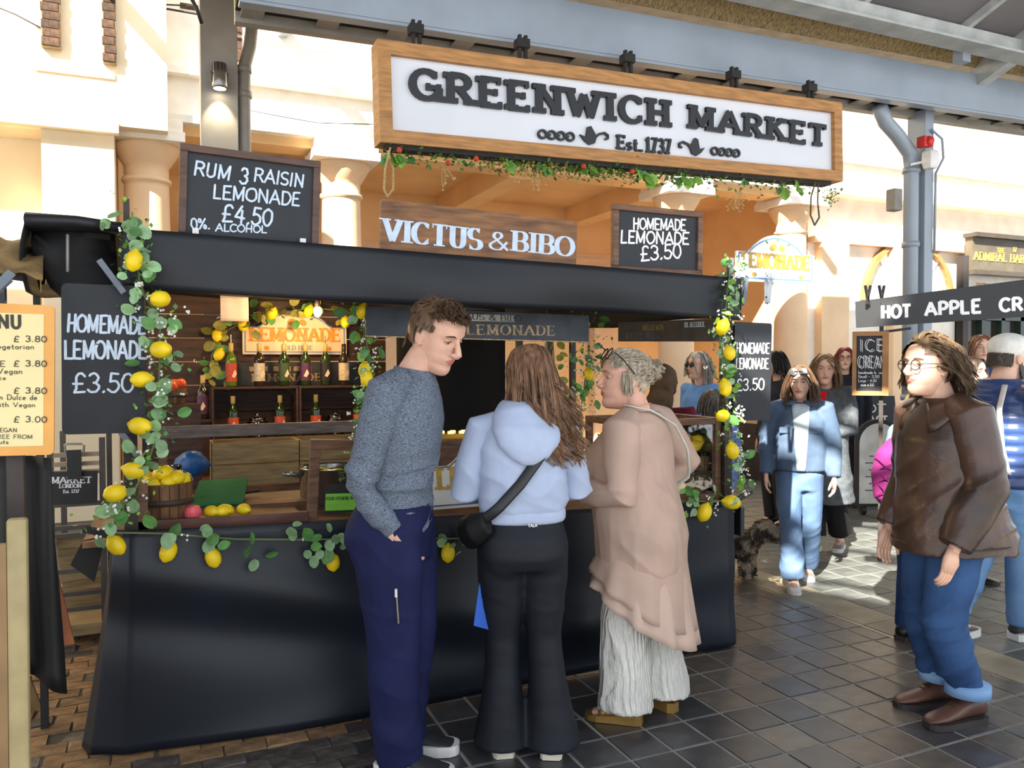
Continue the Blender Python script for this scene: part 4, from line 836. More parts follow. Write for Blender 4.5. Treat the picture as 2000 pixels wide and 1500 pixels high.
for k in range(5): mb = MB(); mb.lathe([(.0085, 0), (.0085, .001), (.0065, .001), (.0065, 0)], 14, sk.p(.022+k*.026, .035, -.0014), (0, 1, 0), cap=False); mb.build('rating_circle', m_blk, sk.o)
# pot with lemons
c = at(650, 990, 4.0); c = V(c[0], 4.02, ctz(.6)-.0); m_ss = M('stainless', (190, 186, 176), .18, .95)
pt = thing('steel_pot', 'stainless steel pot of lemon slices behind the glass panel', 'pot', c)
mb = MB(); mb.lathe([(0, 0), (.145, 0), (.155, .012), (.155, .17), (.162, .175), (.158, .178), (.150, .17), (.150, .1), (0, .1)], 28); mb.build('pan', m_ss, pt, True)
mb = MB(); mb.tube([(-.155, -.02, .14), (-.2, -.03, .15), (-.24, -.035, .155)], .012, 10); mb.build('handle', m_alu, pt, True)
for k in range(9): mb = MB(); a_ = k*2.4; r_ = .12*math.sqrt((k+.5)/9); mb.lathe([(0, 0), (.032, 0), (.034, .004), (.032, .008), (0, .008)], 14, (r_*math.cos(a_), r_*math.sin(a_), .125+.004*k), (RND.uniform(-.3, .3), RND.uniform(-.3, .3), 1)); mb.build('lemon_slice', m_lemon, pt)
# chopping board and knife, bag, apples, tray lemons
c = at(440, 962, 4.0); cbz = .90
gb_ = MB(); p0, p1, p2 = at(372, 980, 3.92), at(475, 972, 3.92), at(458, 947, 4.3)
gb_.boxf(V(p0[0], 3.92, cbz), (p1[0]-p0[0], .0, 0), (.05, .3, .07), (0, 0, .014)); tag(gb_.build('chopping_board', M('green_plastic', (56, 122, 72), .85, spec=.15, var=.12, vs=6), bevel=.003), 'green plastic chopping board lying behind the left basket', 'chopping board')
kn = thing('kitchen_knife', 'black-handled knife lying across the green chopping board', 'knife', V(p0[0]+.06, 4.05, cbz+.016)); mb = MB(); mb.prism([(0, 0), (.14, 0), (.15, .02), (.0, .024)], (0, 0, 0), (1, .25, 0), (-.25, 1, 0), .002); mb.build('blade', m_ss, kn); mb = MB(); mb.bar((.15, .045, .006), (.26, .085, .012), .018, .012); mb.build('handle', m_blk, kn)
mb = MB(); mb.box(-.05, 1.0, 3.9, 4.26, .86, .898); part(mb, 'prep_shelf', m_wood)
mb = MB(); rs = random.Random(4); c = at(375, 905, 5.0)
mb.loft([[c+V((.075-.03*abs(z-.4))*(1+.22*math.sin(5*a+z*6)+.16*math.sin(9*a-z*11))*math.cos(a)*s, .05*math.sin(a)*s, (z-.5)*.15) for a in np.arange(20)*2*PI/20] for z, s in ((0, .5), (.15, .9), (.4, 1.1), (.7, 1.0), (.9, .8), (1.0, .3))]); tag(mb.build('plastic_bag', M('blue_plastic', (30, 88, 150), .35, bump=.4, bs=30), smooth=True), 'crumpled blue plastic bag at the back of the stall left', 'bag')
ap = at(340, 770, 5.4); zap = at(340, 770, 5.4)[2]
basket('small stave basket of red apples behind the left chalkboard', V(ap[0], 5.4, zap-.06), .06, .075, .1)
mb = MB(); mb.box(ap[0]-.15, ap[0]+.15, 5.3, 5.5, .78, zap-.062); tag(mb.build('apple_stand', m_dkwood), 'dark wooden box under the basket of apples', 'box')
AP = MB(); AP.lathe([(.0, -.028), (.02, -.032), (.034, -.015), (.036, .005), (.028, .026), (.012, .031), (.0, .022)], 14); APM = AP.mesh('apple', M('apple_red', (206, 48, 34), .3, var=.3, vs=20, col2=(226, 120, 50)), True)
for dx, dy, dz in ((-.035, -.02, .06), (.035, -.03, .065), (0, .03, .06), (-.01, -.05, .05)): tag(inst('apple', APM, None, (ap[0]+dx, 5.4+dy, zap+dz), (RND.uniform(-.4, .4), RND.uniform(-.4, .4), 0)), 'red apple in the small basket behind the left chalkboard', 'apple', 'apples in the small basket')
for u, v, r_ in ((415, 1022, .9), (439, 1021, 1.0), (447, 1022, .8), (478, 1024, .85)): lemon('lemon lying in the low tray behind the reddish front rail', V(at(u, v, 3.6)[0], 3.62, ctz(.2)+.045), 'lemons in the front tray', r_, (PI/2, 0, RND.uniform(0, 3)))
tag(inst('grapefruit', AP.mesh('grapefruit', M('pink_peel', (236, 96, 110), .4)), None, (at(377, 1022, 3.6)[0], 3.62, ctz(.1)+.045)), 'pink fruit lying in the low tray among the lemons', 'fruit')
# tea lights tray between man and girl, sunlit basin
c = at(893, 845, 4.6); tr_ = thing('brass_tray', 'shallow brass tray of tea lights behind the man', 'tray', c); mb = MB(); mb.box(-.13, .13, -.08, .08, -.03, .0); mb.build('tray_body', M('brass', (196, 150, 62), .3, .8), tr_)
for k in range(6): mb = MB(); mb.lathe([(0, 0), (.018, 0), (.018, .012), (0, .012)], 10, (-.09+.036*k, (-1)**k*.03, 0)); mb.build('tea_light', M('candle_glow', (255, 214, 120), .5, emit=2), tr_)
mb = MB(); mb.box(c[0]-.3, c[0]+.3, 4.45, 4.8, .75, c[2]-.031); tag(mb.build('tray_stand', m_wood), 'wooden box carrying the brass tray of tea lights', 'box')
# clip-top jar behind the left basket
c = at(330, 925, 3.98); gj = thing('storage_jar', 'large clip-top glass jar behind the left lemon basket', 'jar', V(c[0], 3.98, .90)); mb = MB(); mb.lathe([(.06, 0), (.07, .01), (.07, .14), (.06, .16), (.055, .17), (.057, .19), (.0, .195)], 20); mb.build('jar_glass', GLASS('jar_clear', (.9, .95, .95), .6), gj, True); mb = MB(); mb.tube([(.06*math.cos(a), .06*math.sin(a), .165) for a in np.linspace(0, 2*PI, 17)], .003, 5); mb.tube([(.06, 0, .165), (.09, -.02, .15), (.1, -.02, .12)], .003, 5); mb.build('wire_clip', m_alu, gj)
# ================================================================= GARLANDS
m_leaf = M('eucalyptus_leaf', (150, 190, 138), .5, var=.2, vs=20, rnd=.3); m_leafd = M('dark_leaf', (92, 146, 74), .5, var=.2, vs=20, rnd=.35); m_leafb = M('bright_leaf', (132, 180, 64), .5, var=.25, vs=14, rnd=.3); m_leafy = M('olive_leaf', (150, 146, 62), .5, var=.2, vs=14, rnd=.3)
m_stem = M('stem_green', (112, 128, 84), .7); m_blos = M('white_blossom', (240, 238, 232), .7)
def leafmesh(L, wd, mat, tip=1.0):
    mb = MB(); G_ = []
    for i in range(6):
        t = i/5; w = wd*math.sin(PI*min(1, t*.92+.06))**(.7*tip); G_.append([(q*w, t*L, .02*L*abs(q)*3-.12*L*t*t) for q in (-1, -.5, 0, .5, 1)])
    mb.sheet(G_); return mb.mesh('leaf', mat, True)
LF = {'e': [leafmesh(.062, .027, m_leaf, .7), leafmesh(.05, .024, m_leaf, .6), leafmesh(.07, .027, m_leafd, .9)], 'd': [leafmesh(.07, .024, m_leafd, 1.1), leafmesh(.05, .02, m_leafb, 1.1), leafmesh(.06, .026, m_leaf, .8)], 'y': [leafmesh(.09, .036, m_leafy, .8), leafmesh(.08, .032, m_leafd, .9), leafmesh(.085, .036, m_leafy, .7)], 's': [leafmesh(.075, .028, m_leafb, 1.2), leafmesh(.06, .02, m_leafd, 1.2)]}
def sample(path, n):
    P = np.array(path); d = np.r_[0, np.cumsum(np.linalg.norm(np.diff(P, axis=0), axis=1))]; t = np.linspace(0, d[-1], n); return np.stack([np.interp(t, d, P[:, k]) for k in range(3)], 1)
def sprig_mesh(pts, rs, n, spread, size, mats=1):
    mb = MB()
    for k in range(n):
        c = pts[rs.randrange(len(pts))]+np.array([rs.gauss(0, spread), rs.gauss(0, spread*.6), rs.gauss(0, spread)]); d = nrm([rs.gauss(0, 1), rs.gauss(-.4, .8), rs.gauss(0, 1)]); x, y, z = frame(d); L = size*rs.uniform(.6, 1.3); w = L*.38
        mb.cur = rs.randrange(mats); mb.add([c, c+d*L*.5+x*w, c+d*L, c+d*L*.5-x*w], [(0, 1, 2, 3)])
    return mb
def garland(label, path, leaves, lemons, kind, seed, spread=.045, small=120, blos=30, clusters=None, lr=.95, group=None, Y=None):
    rs = random.Random(seed); P = [at(u, v, y) for u, v, y in path]; base = P[0]; o = thing('lemon_garland', label, 'garland', base, 0, group)
    pts = sample(P, 60)-base; mb = MB(); mb.tube(pts[::3], .004, 5); mb.build('stem', m_stem, o)
    cl_ = [at(u, v, y)-base for u, v, y in clusters] if clusters else None
    for k in range(leaves):
        p = pts[rs.randrange(60)] if cl_ is None or rs.random() < .12 else cl_[rs.randrange(len(cl_))]
        p = p+np.array([rs.gauss(0, spread), -abs(rs.gauss(0, .03))-.005, rs.gauss(0, spread)]); d = nrm([rs.gauss(0, 1), rs.gauss(-.5, .4), rs.gauss(-.1, 1)]); n_ = nrm([rs.gauss(0, .5), -1, rs.gauss(.3, .5)])
        x = nrm(np.cross(d, n_)); n_ = np.cross(x, d); instm('leaf', LF[kind][rs.randrange(len(LF[kind]))], o, mat4(p, x, d, n_, rs.uniform(.65, 1.05)))
    for (u, v, y, tilt) in lemons:
        c = at(u, v, y)-base; q = inst('lemon', LEM, o, c, (rs.uniform(-.4, .4), tilt, rs.uniform(0, 3)), lr*rs.uniform(.95, 1.08))
    src = list(pts) if cl_ is None else cl_+[p for p in pts[::6]]
    if small: sprig_mesh(src, rs, small, spread*1.15, .022, 2).build('small_foliage', [m_leafd, m_leafb], o)['kind'] = 'stuff'
    if blos:
        mb = MB()
        for k in range(blos):
            c = src[rs.randrange(len(src))]+np.array([rs.gauss(0, spread*1.2), -abs(rs.gauss(0, .03))-.02, rs.gauss(0, spread*1.2)])
            for q in range(rs.randint(2, 4)): mb.ell(c+np.array([rs.gauss(0, .008), rs.gauss(0, .006), rs.gauss(0, .008)]), .0055, 5, 4)
        mb.build('blossom', m_blos, o)['kind'] = 'stuff'
    return o
a = 3.42
garland('lemon and leaf garland trailing down the stall left post', [(258, 415, 3.48), (262, 480, 3.44), (276, 570, 3.42), (313, 620, 3.42), (312, 700, 3.42), (310, 760, a), (316, 820, a), (298, 880, a), (270, 950, a), (235, 990, a), (190, 1030, a)], 70, [(262, 508, 3.38, 0), (314, 584, 3.36, 1.4), (313, 683, 3.36, 1.5), (278, 741, 3.36, 1.5), (272, 832, 3.36, 1.4), (260, 919, 3.36, 1.2), (226, 963, 3.36, 1.5)], 'e', 5, .034, 420, 46, lr=1.05)
garland('eucalyptus and lemon garland strung along the counter front edge', [(205, 1040, 3.44), (330, 1042, 3.44), (450, 1053, 3.44), (600, 1054, 3.44), (720, 1052, 3.44), (900, 1052, 3.44), (950, 1048, 3.44)], 46, [(226, 1064, 3.42, .5), (329, 1076, 3.42, .2), (416, 1088, 3.42, .3), (650, 1097, 3.42, .2), (875, 1080, 3.42, .4)], 'e', 8, .034, 0, 3, [(330, 1035, 3.43), (395, 1060, 3.43), (425, 1040, 3.43), (575, 1045, 3.43), (515, 1085, 3.43), (625, 1070, 3.43), (655, 1062, 3.43), (685, 1040, 3.43), (885, 1066, 3.43), (915, 1048, 3.43)], lr=1.0)
garland('short lemon garland along the counter right end', [(1300, 985, 3.44), (1350, 978, 3.44), (1400, 980, 3.44), (1436, 972, 3.44)], 18, [(1376, 1000, 3.42, .3), (1428, 981, 3.42, 1.4)], 'd', 9, .03, 30, 6, [(1335, 975, 3.43), (1390, 965, 3.43), (1412, 982, 3.43), (1345, 992, 3.43)], lr=1.15)
garland('sunlit flowering lemon garland trailing down the stall right post', [(1432, 515, 3.5), (1420, 560, 3.46), (1418, 610, 3.44), (1405, 660, 3.44), (1412, 720, 3.44), (1420, 790, 3.44), (1425, 850, 3.44), (1440, 910, 3.44), (1445, 960, 3.44)], 62, [(1412, 638, 3.38, .3), (1424, 688, 3.38, .3), (1416, 756, 3.38, .2), (1412, 812, 3.38, 1.4), (1430, 880, 3.38, .2)], 'd', 12, .032, 460, 90, lr=1.05)
garland('leafy lemon garland on the stall middle post behind the man', [(700, 600, 3.78), (715, 660, 3.78), (722, 720, 3.78), (712, 800, 3.78), (700, 880, 3.78), (693, 960, 3.78), (700, 1010, 3.78)], 44, [(716, 738, 3.72, .2), (708, 607, 3.74, .2), (712, 722, 3.76, .2)], 'd', 14, .032, 420, 60)
garland('leafy lemon garland hanging between the two women', [(1148, 625, 4.3), (1150, 690, 4.3), (1140, 760, 4.3), (1130, 830, 4.3), (1118, 870, 4.3)], 40, [(1150, 730, 4.25, .3)], 'd', 17, .045, 340, 40)
garland('dark leafy garland on the stall rear post behind the long-haired girl', [(1080, 668, 5.6), (1085, 740, 5.6), (1080, 800, 5.6)], 24, [], 'y', 18, .05, 60, 0)
garland('warm-lit lemon garland draped over the cream sign on the back wall', [(418, 735, 6.1), (412, 700, 6.1), (425, 655, 6.1), (470, 632, 6.1), (520, 606, 6.1), (560, 612, 6.1), (605, 600, 6.1), (655, 606, 6.1), (700, 615, 6.1)], 60, [(475, 634, 6.05, .2), (424, 655, 6.05, .2), (428, 692, 6.05, .2), (532, 612, 6.05, .3), (603, 607, 6.05, .3), (675, 628, 6.05, .3)], 'y', 21, .04, 60, 8, lr=1.15)
# planting and beads under the big sign
pl = thing('sign_foliage', 'trailing ivy and flowers along the underside of the big sign', 'plants', bl)
P = [at(u, 290+(u-750)*.085, 5.05)-bl for u in range(755, 1630, 9)]
P2 = [p+V(0, 0, -.03) for p in P]; rs = random.Random(31)
wts = []
for p in P2:
    u_ = (p[0])/WS; wts += [p]*(1 if not (.22 < u_ < .62) else 3)
sprig_mesh(wts, rs, 1500, .035, .035, 3).build('foliage', [m_leafd, m_leafb, m_leafy], pl)['kind'] = 'stuff'
mb = MB(); mb.boxf(sb(.05, -.03)+V(0, .02, 0), ux*(WS-.15), nB*.1, uz*.03); mb.build('trough', m_dark, pl)
for u, v in ((760, 300), (790, 300), (1000, 320), (1065, 320), (1150, 330), (1265, 345), (1250, 335), (1350, 350), (1530, 360), (1560, 365), (1460, 352), (1330, 352)):
    c = at(u, v, 5.02)-bl
    for k in range(4):
        d = nrm([rs.gauss(0, .6), rs.gauss(-.5, .3), rs.gauss(-1, .3)]); n_ = nrm([rs.gauss(0, .5), -1, .3]); x = nrm(np.cross(d, n_)); instm('leaf', LF['s'][rs.randrange(2)], pl, mat4(c+np.array([rs.gauss(0, .03), 0, rs.gauss(0, .02)]), x, d, np.cross(x, d), rs.uniform(.8, 1.4)))
mb = MB()
for u, v in ((1030, 320), (1050, 325), (1440, 375), (1445, 370), (865, 320)):
    c = at(u, v, 5.03)-bl
    for k in range(10):
        e = c+np.array([rs.gauss(0, .05), rs.gauss(0, .02), -rs.uniform(.05, .17)]); mb.tube([c, mid(c, e, .5)+np.array([rs.gauss(0, .01), 0, 0]), e], .0016, 4); mb.ell(e, .008, 5, 4)
mb.build('dried_sprays', M('dried_spray', (206, 168, 110), .7, rnd=.1), pl)['kind'] = 'stuff'
mb = MB()
for u, v in ((780, 293), (875, 318), (1140, 325), (930, 310), (1235, 335)): mb.ell(at(u, v, 4.98)-bl, .02, 7, 5)
mb.build('red_flowers', M('red_flower', (206, 70, 40), .6), pl)['kind'] = 'stuff'
def beads(label, pts, mat, r):
    P = sample([at(u, v, y) for u, v, y in pts], 46); o = thing('bead_strand', label, 'beads', P[0]); mb = MB()
    for p in P: mb.ell(p-P[0], r, 6, 5)
    mb.build('beads', mat, o, True)['kind'] = 'stuff'
beads('looped string of pale beads hanging at the big sign left corner', [(762, 290, 5), (752, 330, 5), (750, 370, 5), (757, 384, 5), (768, 370, 5), (768, 330, 5), (758, 296, 5)], M('bead_pale', (196, 172, 118), .4), .008)
beads('looped string of dark beads hanging at the big sign right corner', [(1592, 358, 5), (1584, 385, 5), (1583, 420, 5), (1591, 440, 5), (1600, 425, 5), (1597, 395, 5), (1598, 360, 5)], M('bead_dark', (92, 80, 52), .4), .009)
mb = MB(); c = at(1622, 386, 5); sprig_mesh([c], rs, 60, .03, .03, 2).build('dried_posy', [m_leafy, m_leafd]).__setitem__('label', 'small dried posy hanging right of the dark beads'); bpy.data.objects['dried_posy']['category'] = 'plant'
# ================================================================= LEFT SIDE
m_or = M('menu_orange', (226, 164, 82), .5, var=.06); m_mcr = M('menu_cream', (232, 216, 160), .55, var=.06, vs=3); m_mtx = M('menu_ink', (56, 52, 42), .6)
B = Board('menu_board', 'orange-edged cream menu board with prices at the left edge', (-260, 897), (105, 888), (-260, 582), 2.5)
B.panel(m_or, rad=.012); mb = MB(); mb.boxf(B.p(.025, .025, -.0015), B.ux*(B.w-.05), V(0, .001, 0), B.uz*(B.h-.05)); mb.build('cream_panel', m_mcr, B.o)
def mw2(t, u0, v0, u1, h, wt=.14): B.word(t, u0, v0, u1, v0+1, h, m_mtx, wt, 'sans', depth=.0006, off=.002, sp=.2)
mw2('MENU', -55, 640, 41, 26, .22)
for v in (667, 715, 768, 824): mw2('£', 27, v, 37, 11, .15); mw2({824: '3.00'}.get(v, '3.80'), 50, v, 91, 11, .16)
for t, u0, v, u1, h in (('Churros Vegetarian', -90, 681, 66, 10), ('SAUCE', -60, 715, 10, 11), ('Sugar Vegan', -60, 729, 43, 10), ('chocolate sauce', -90, 741, 11, 8), ('Argentinian Dulce de', -75, 780, 72, 10), ('leche filled with Vegan', -100, 794, 68, 9), ('ALL OUR CHURROS VEGAN', -140, 843, 33, 8), ('CAN BE MADE FREE FROM', -120, 856, 63, 8), ('milk and nuts', -70, 866, 17, 8)): mw2(t, u0, v, u1, h, .13)
mb = MB(); a = at(30, 900, 2.54); mb.box(a[0]-.02, a[0]+.02, 2.53, 2.57, 0, 1.7); mb.box(a[0]-.45, a[0]-.41, 2.53, 2.57, 0, 1.7); tag(mb.build('menu_stand', m_post), 'dark posts carrying the orange menu board', 'stand')
# picture frame
m_fr = M('gilt_cream_frame', (170, 154, 110), .5, var=.12, vs=10); m_fr2 = M('frame_liner', (142, 112, 72), .5)
a, b = at(52, 1012, 2.3), at(50, 1500, 2.25); fo = thing('picture_frame', 'cream gilt picture frame leaning at the bottom left corner', 'frame', (a[0]-.5, 2.3, 0))
for bx_ in ((.455, .5, .0, 1.17), (-.0, .045, 0, 1.17)): mb = MB(); mb.boxf((bx_[0], -.05, bx_[2]), (bx_[1]-bx_[0], 0, 0), (0, .035, 0), (0, .05, bx_[3])); mb.build('frame_rail', m_fr, fo, bevel=.008)
for z in (.0, 1.105): mb = MB(); mb.boxf((.065, -.05+z*.043, z), (.37, 0, 0), (0, .035, 0), (0, .003, .065)); mb.build('frame_rail', m_fr, fo, bevel=.008)
mb = MB(); mb.boxf((.437, -.043, .06), (.018, 0, 0), (0, .02, 0), (0, .045, 1.05)); mb.build('liner', m_fr2, fo)
mb = MB(); mb.boxf((.06, -.03, .06), (.38, 0, 0), (0, .006, 0), (0, .045, 1.05)); mb.build('picture', M('faded_picture', (120, 134, 124), .5, var=.4, vs=30, col2=(78, 92, 92)), fo)
# black drape, leaning board, cardboard
G_ = []
for i in range(12):
    t = i/11; top = at(-60+t*160, 892, 3.0); bot = at(-20+t*150, 1290+70*t, 3.0); G_.append([mid(top, bot, s)+V(0, .03*math.sin(t*11+s*2)+.02*math.sin(s*5+t*4), 0) for s in np.linspace(0, 1, 14)])
mb = MB(); mb.sheet(G_, .006); tag(mb.build('black_sheet', M('black_drape', (24, 24, 25), .6, var=.2, vs=5), smooth=True), 'black sheet draped behind the menu board at the left', 'cloth')
p, q = at(66, 1012, 3.25), at(122, 1270, 3.0); mb = MB(); mb.boxf(p+V(-.12, 0, 0), (.15, 0, 0), (0, .02, 0), V(q[0]-p[0], -.2, q[2]-p[2])); tag(mb.build('leaning_board', M('orange_brown_board', (158, 90, 50), .5, var=.2, vs=5)), 'orange-brown board leaning beside the black sheet', 'board')
p = gnd(80, 1385); mb = MB(); mb.boxf((p[0]-.09, p[1], .0), (.09, .02, 0), (0, .02, 0), (-.12, .06, .34)); mb.boxf((p[0]-.11, p[1]+.03, .0), (.09, .02, 0), (0, .02, 0), (-.12, .06, .3)); tag(mb.build('cardboard_flats', M('cardboard', (138, 112, 70), .8, var=.2)), 'folded cardboard flats at the foot of the black sheet', 'cardboard')
# tan canvas umbrella edge and clamp, neighbour pole
G_ = [[at(u, 452+.47*(u+60)*.35+s*9+5*math.sin(u*.09+s), 3.9-.1*s) for s in range(8)] for u in range(-60, 88, 12)]
cv = thing('canvas_awning', 'folded tan canvas awning at the upper left edge', 'awning', at(-20, 470, 3.9)); mb = MB(); mb.sheet(np.array(G_)-at(-20, 470, 3.9), .01); mb.build('canvas', M('tan_canvas', (150, 122, 76), .8, var=.25, vs=7, bump=.4, bs=20), cv, smooth=True)
mb = MB(); mb.bar(at(-40, 525, 4.0)-at(-20, 470, 3.9), at(90, 545, 4.0)-at(-20, 470, 3.9), .03, .05); mb.bar(at(30, 515, 4.0)-at(-20, 470, 3.9), at(92, 535, 4.0)-at(-20, 470, 3.9), .03, .03); mb.build('awning_arm', m_clipb, cv)
mb = MB(); c = at(18, 522, 3.95)-at(-20, 470, 3.9); mb.tube([c-V(.06, 0, 0), c+V(.03, 0, 0)], .03, 10); mb.build('yellow_roller', M('yellow_plastic', (206, 166, 34), .5), cv, True)
mb = MB(); a = at(74, 600, 3.9); mb.box(a[0]-.015, a[0]+.012, 3.88, 3.92, 0, 1.98); tag(mb.build('awning_pole', m_clipb), 'thin dark pole beside the menu board', 'pole')
mb = MB(); a = at(3, 560, 3.2); mb.box(a[0]-.03, a[0]+.012, 3.18, 3.22, 0, 1.84); tag(mb.build('awning_pole', m_clipb), 'thick dark pole behind the menu board at the left edge', 'pole')
clamp('grey clamp at the left edge above the menu board', 20, 540, -15, 570, 2.45)
# trolley with market sign
m_trol = M('trolley_metal', (86, 80, 76), .5, .3, var=.15); gx0, gx1 = at(93, 1000, 5.0)[0], at(207, 1000, 5.0)[0]
tr_ = thing('slatted_trolley', 'dark metal trolley with wooden slats behind the stall left side', 'trolley', (gx0, 5.0, 0)); gw = gx1-gx0
for x in (0, gw-.03):
    mb = MB(); mb.box(x, x+.03, 0, .03, .12, 1.15); mb.build('upright', m_trol, tr_); mb = MB(); mb.box(x, x+.03, .6, .63, .12, 1.15); mb.build('upright', m_trol, tr_)
for v in (888, 906, 922, 985, 1030, 1045, 1115, 1160, 1190):
    z = at(150, v, 5.0)[2]; mb = MB(); mb.box(.03, gw-.03, 0, .02, z-.012, z+.012); mb.build('cross_bar', m_trol if v > 930 else M('pale_bar', (170, 150, 124), .5), tr_)
for k in range(7):
    z = at(150, 1050, 5.0)[2]-.075*k; mb = MB(); mb.box(.03, gw-.03, .08+.06*k, .095+.06*k, z-.07, z-.004); mb.build('slat', m_woodl, tr_)
mb = MB(); mb.box(0, gw, -.03, .35, .06, .12); mb.build('base_plank', m_woodl, tr_)
for x in (.02, gw-.06): mb = MB(); mb.lathe([(.0, -.012), (.035, -.012), (.04, 0), (.035, .012), (0, .012)], 14, (x+.02, .1, .04), (1, 0, 0)); mb.build('castor', m_clipb, tr_)
B = Board('market_board', 'small black board with white MARKET lettering on the trolley', (95, 985), (190, 981), (96, 922), 4.98, .01); B.panel(m_blk)
for t, u0, v, u1, h in (('MARKET', 101, 944, 178, 12), ('LONDON', 116, 953, 158, 7), ('Est. 1737', 124, 963, 154, 6)): B.word(t, u0, v, u1, v-1, h, m_chalkw, .24, 'slab', thin=.12)
mb = MB(); c = at(145, 900, 4.95); mb.tube([at(u, v, 4.95)-c for u, v in ((128, 885), (126, 870), (130, 867), (160, 867), (164, 870), (163, 886))], .006, 6); sc_ = thing('padlock_hasp', 'black carrying handle hooked over the trolley top bars', 'handle', c); mb.build('hoop', m_alu, sc_); mb = MB(); mb.box(-.035, .035, -.01, .01, -.1, .06); mb.build('strap', m_blk, sc_)
# table leaf at left of the counter
wl3 = thing('table_leaf', 'worn brown table leaf projecting left of the counter with black flap', 'table leaf', (-.26, 3.6, .87))
mb = MB(); mb.add([(-.05, -.02, -.02), (.06, -.08, -.01), (.07, .55, .03), (-.02, .55, .03), (-.05, -.02, -.045), (.06, -.08, -.035), (.07, .55, .005), (-.02, .55, .005)], [(0, 1, 2, 3), (7, 6, 5, 4), (0, 4, 5, 1), (1, 5, 6, 2), (2, 6, 7, 3), (3, 7, 4, 0)]); mb.build('leaf_board', m_wood2, wl3)
c0 = V(-.26, 3.6, .87); mb = MB(); q = [at(u, v, 3.55)-c0 for u, v in ((160, 1060), (205, 1050), (183, 1142), (135, 1108))]; mb.prism([(p[0], p[2]) for p in q], (0, .0, 0), (1, 0, 0), (0, 0, 1), .01); mb.build('black_flap', m_tarp2, wl3)
mb = MB(); c = at(1455, 1020, 3.6); mb.boxf(c-V(.03, 0, .08), (.055, .03, 0), (0, .08, 0), (0, 0, .17)); tag(mb.build('black_box', m_blk, bevel=.01), 'small black box hanging at the counter right corner', 'box')
# ================================================================= RIGHT SIDE
hx = thing('plank_sign', 'tilted black HOT APPLE sign with white capitals at the right edge', 'sign', dep(1672, 640, 4.2))
h0 = dep(1672, 641, 4.2); h1 = dep(2120, 612, 3.75); ht = dep(1670, 590, 4.2); dx = nrm(h1-h0); LH = np.linalg.norm(h1-h0); dz = nrm(V(0, 0, 1)-dx*dx[2]); hn = np.cross(dx, dz); hh = (ht-h0)@dz+.0
tp = .055
mb = MB(); mb.add([V(0, 0, 0), dx*LH, dx*LH+dz*(hh+tp), dz*hh]+[q-hn*.025 for q in (V(0, 0, 0), dx*LH, dx*LH+dz*(hh+tp), dz*hh)], [(0, 1, 2, 3), (7, 6, 5, 4), (0, 4, 5, 1), (1, 5, 6, 2), (2, 6, 7, 3), (3, 7, 4, 0)]); mb.build('panel', m_blk, hx)
def hword(t, u0, v0, u1, v1, hpx):
    def hit(u, v): q = ray(u, v); return CC+q*(((h0-CC)@hn)/(q@hn))-h0
    a, b = hit(u0, v0), hit(u1, v1); d = nrm(b-a); z = nrm(V(0, 0, 1)-d*d[2]); hgt = (hit(u0, v0-hpx)-a)@z; mb = MB(); text(mb, t, a+hn*.0005, d, z, hgt, .26, 'sans', .22, fit=np.linalg.norm(b-a), dep_=.002, thin=.24); mb.build('lettering', m_chalkw, hx)['kind'] = 'stuff'
hword('HOT', 1722, 622, 1778, 620, 23); hword('APPLE', 1808, 617, 1915, 611, 24); hword('CRUMBLE', 1954, 609, 2120, 600, 24)
for u in (1695, 1722):
    a = dep(u, 565, 4.15); o = thing('black_peg', 'black peg on the HOT APPLE sign top edge, '+('left of the pair' if u < 1700 else 'right of the pair'), 'clamp', a)
    for s in (-1, 1): mb = MB(); mb.bar((s*.018, 0, .02), (-s*.008, 0, -.08), .012, .01); mb.build('peg_arm', m_clipb, o)
mb = MB(); a = dep(1886, 640, 4.1); mb.box(a[0]-.02, a[0]+.02, a[1]-.0, a[1]+.04, 0, 2.1); tag(mb.build('stall_post', m_post), 'dark post of the next stall below the HOT APPLE sign', 'post')
IC = thing('chalkboard', 'wood-framed ICE CREAM chalkboard under the HOT APPLE sign', 'sign', dep(1664, 772, 6.3)); i0 = dep(1664, 772, 6.3); i1 = dep(1735, 774, 6.2); it = dep(1661, 648, 6.3)
dx = nrm(i1-i0); dx[2] = 0; dx = nrm(dx); wI = np.linalg.norm(i1-i0); hI = it[2]-i0[2]; nI = np.cross(dx, (0, 0, 1.)); m_pine = M('pine_frame', (176, 124, 74), .5, var=.15)
mb = MB(); mb.boxf((0, 0, 0), dx*wI, -nI*.015, (0, 0, hI)); mb.build('panel', m_slate, IC)
for o_, e1, e2 in (((0, 0, 0), dx*wI, (0, 0, .035)), ((0, 0, hI-.035), dx*wI, (0, 0, .035)), ((0, 0, .035), dx*.03, (0, 0, hI-.07)), (dx*(wI-.045)+V(0, 0, .035), dx*.045, (0, 0, hI-.07))): mb = MB(); mb.boxf(np.array(o_, float)+nI*.012, e1, -nI*.03, e2); mb.build('frame_rail', m_pine, IC)
mb = MB()
for t, a_, b_, h_, f_ in (('ICE', .05, .35, .09, .17), ('CREAM', .04, .22, .09, .2)): text(mb, t, dx*a_+V(0, 0, b_)+nI*.001, dx, (0, 0, 1), h_, .05, 'chalk', .3, fit=f_, dep_=.001); text(mb, t, dx*(a_+.012)+V(0, 0, b_-.008)+nI*.001, dx, (0, 0, 1), h_, .05, 'chalk', .3, fit=f_, dep_=.001)
for k in range(4): text(mb, ('handmade by us', 'Small - 3.50', 'Large - 4.50', '2 scoops 5.0')[k], dx*.045+V(0, 0, .17-.032*k)+nI*.001, dx, (0, 0, 1), .02, .16, 'chalk', .1, fit=.17-.02*k, dep_=.001)
mb.build('lettering', m_chalkw, IC)['kind'] = 'stuff'
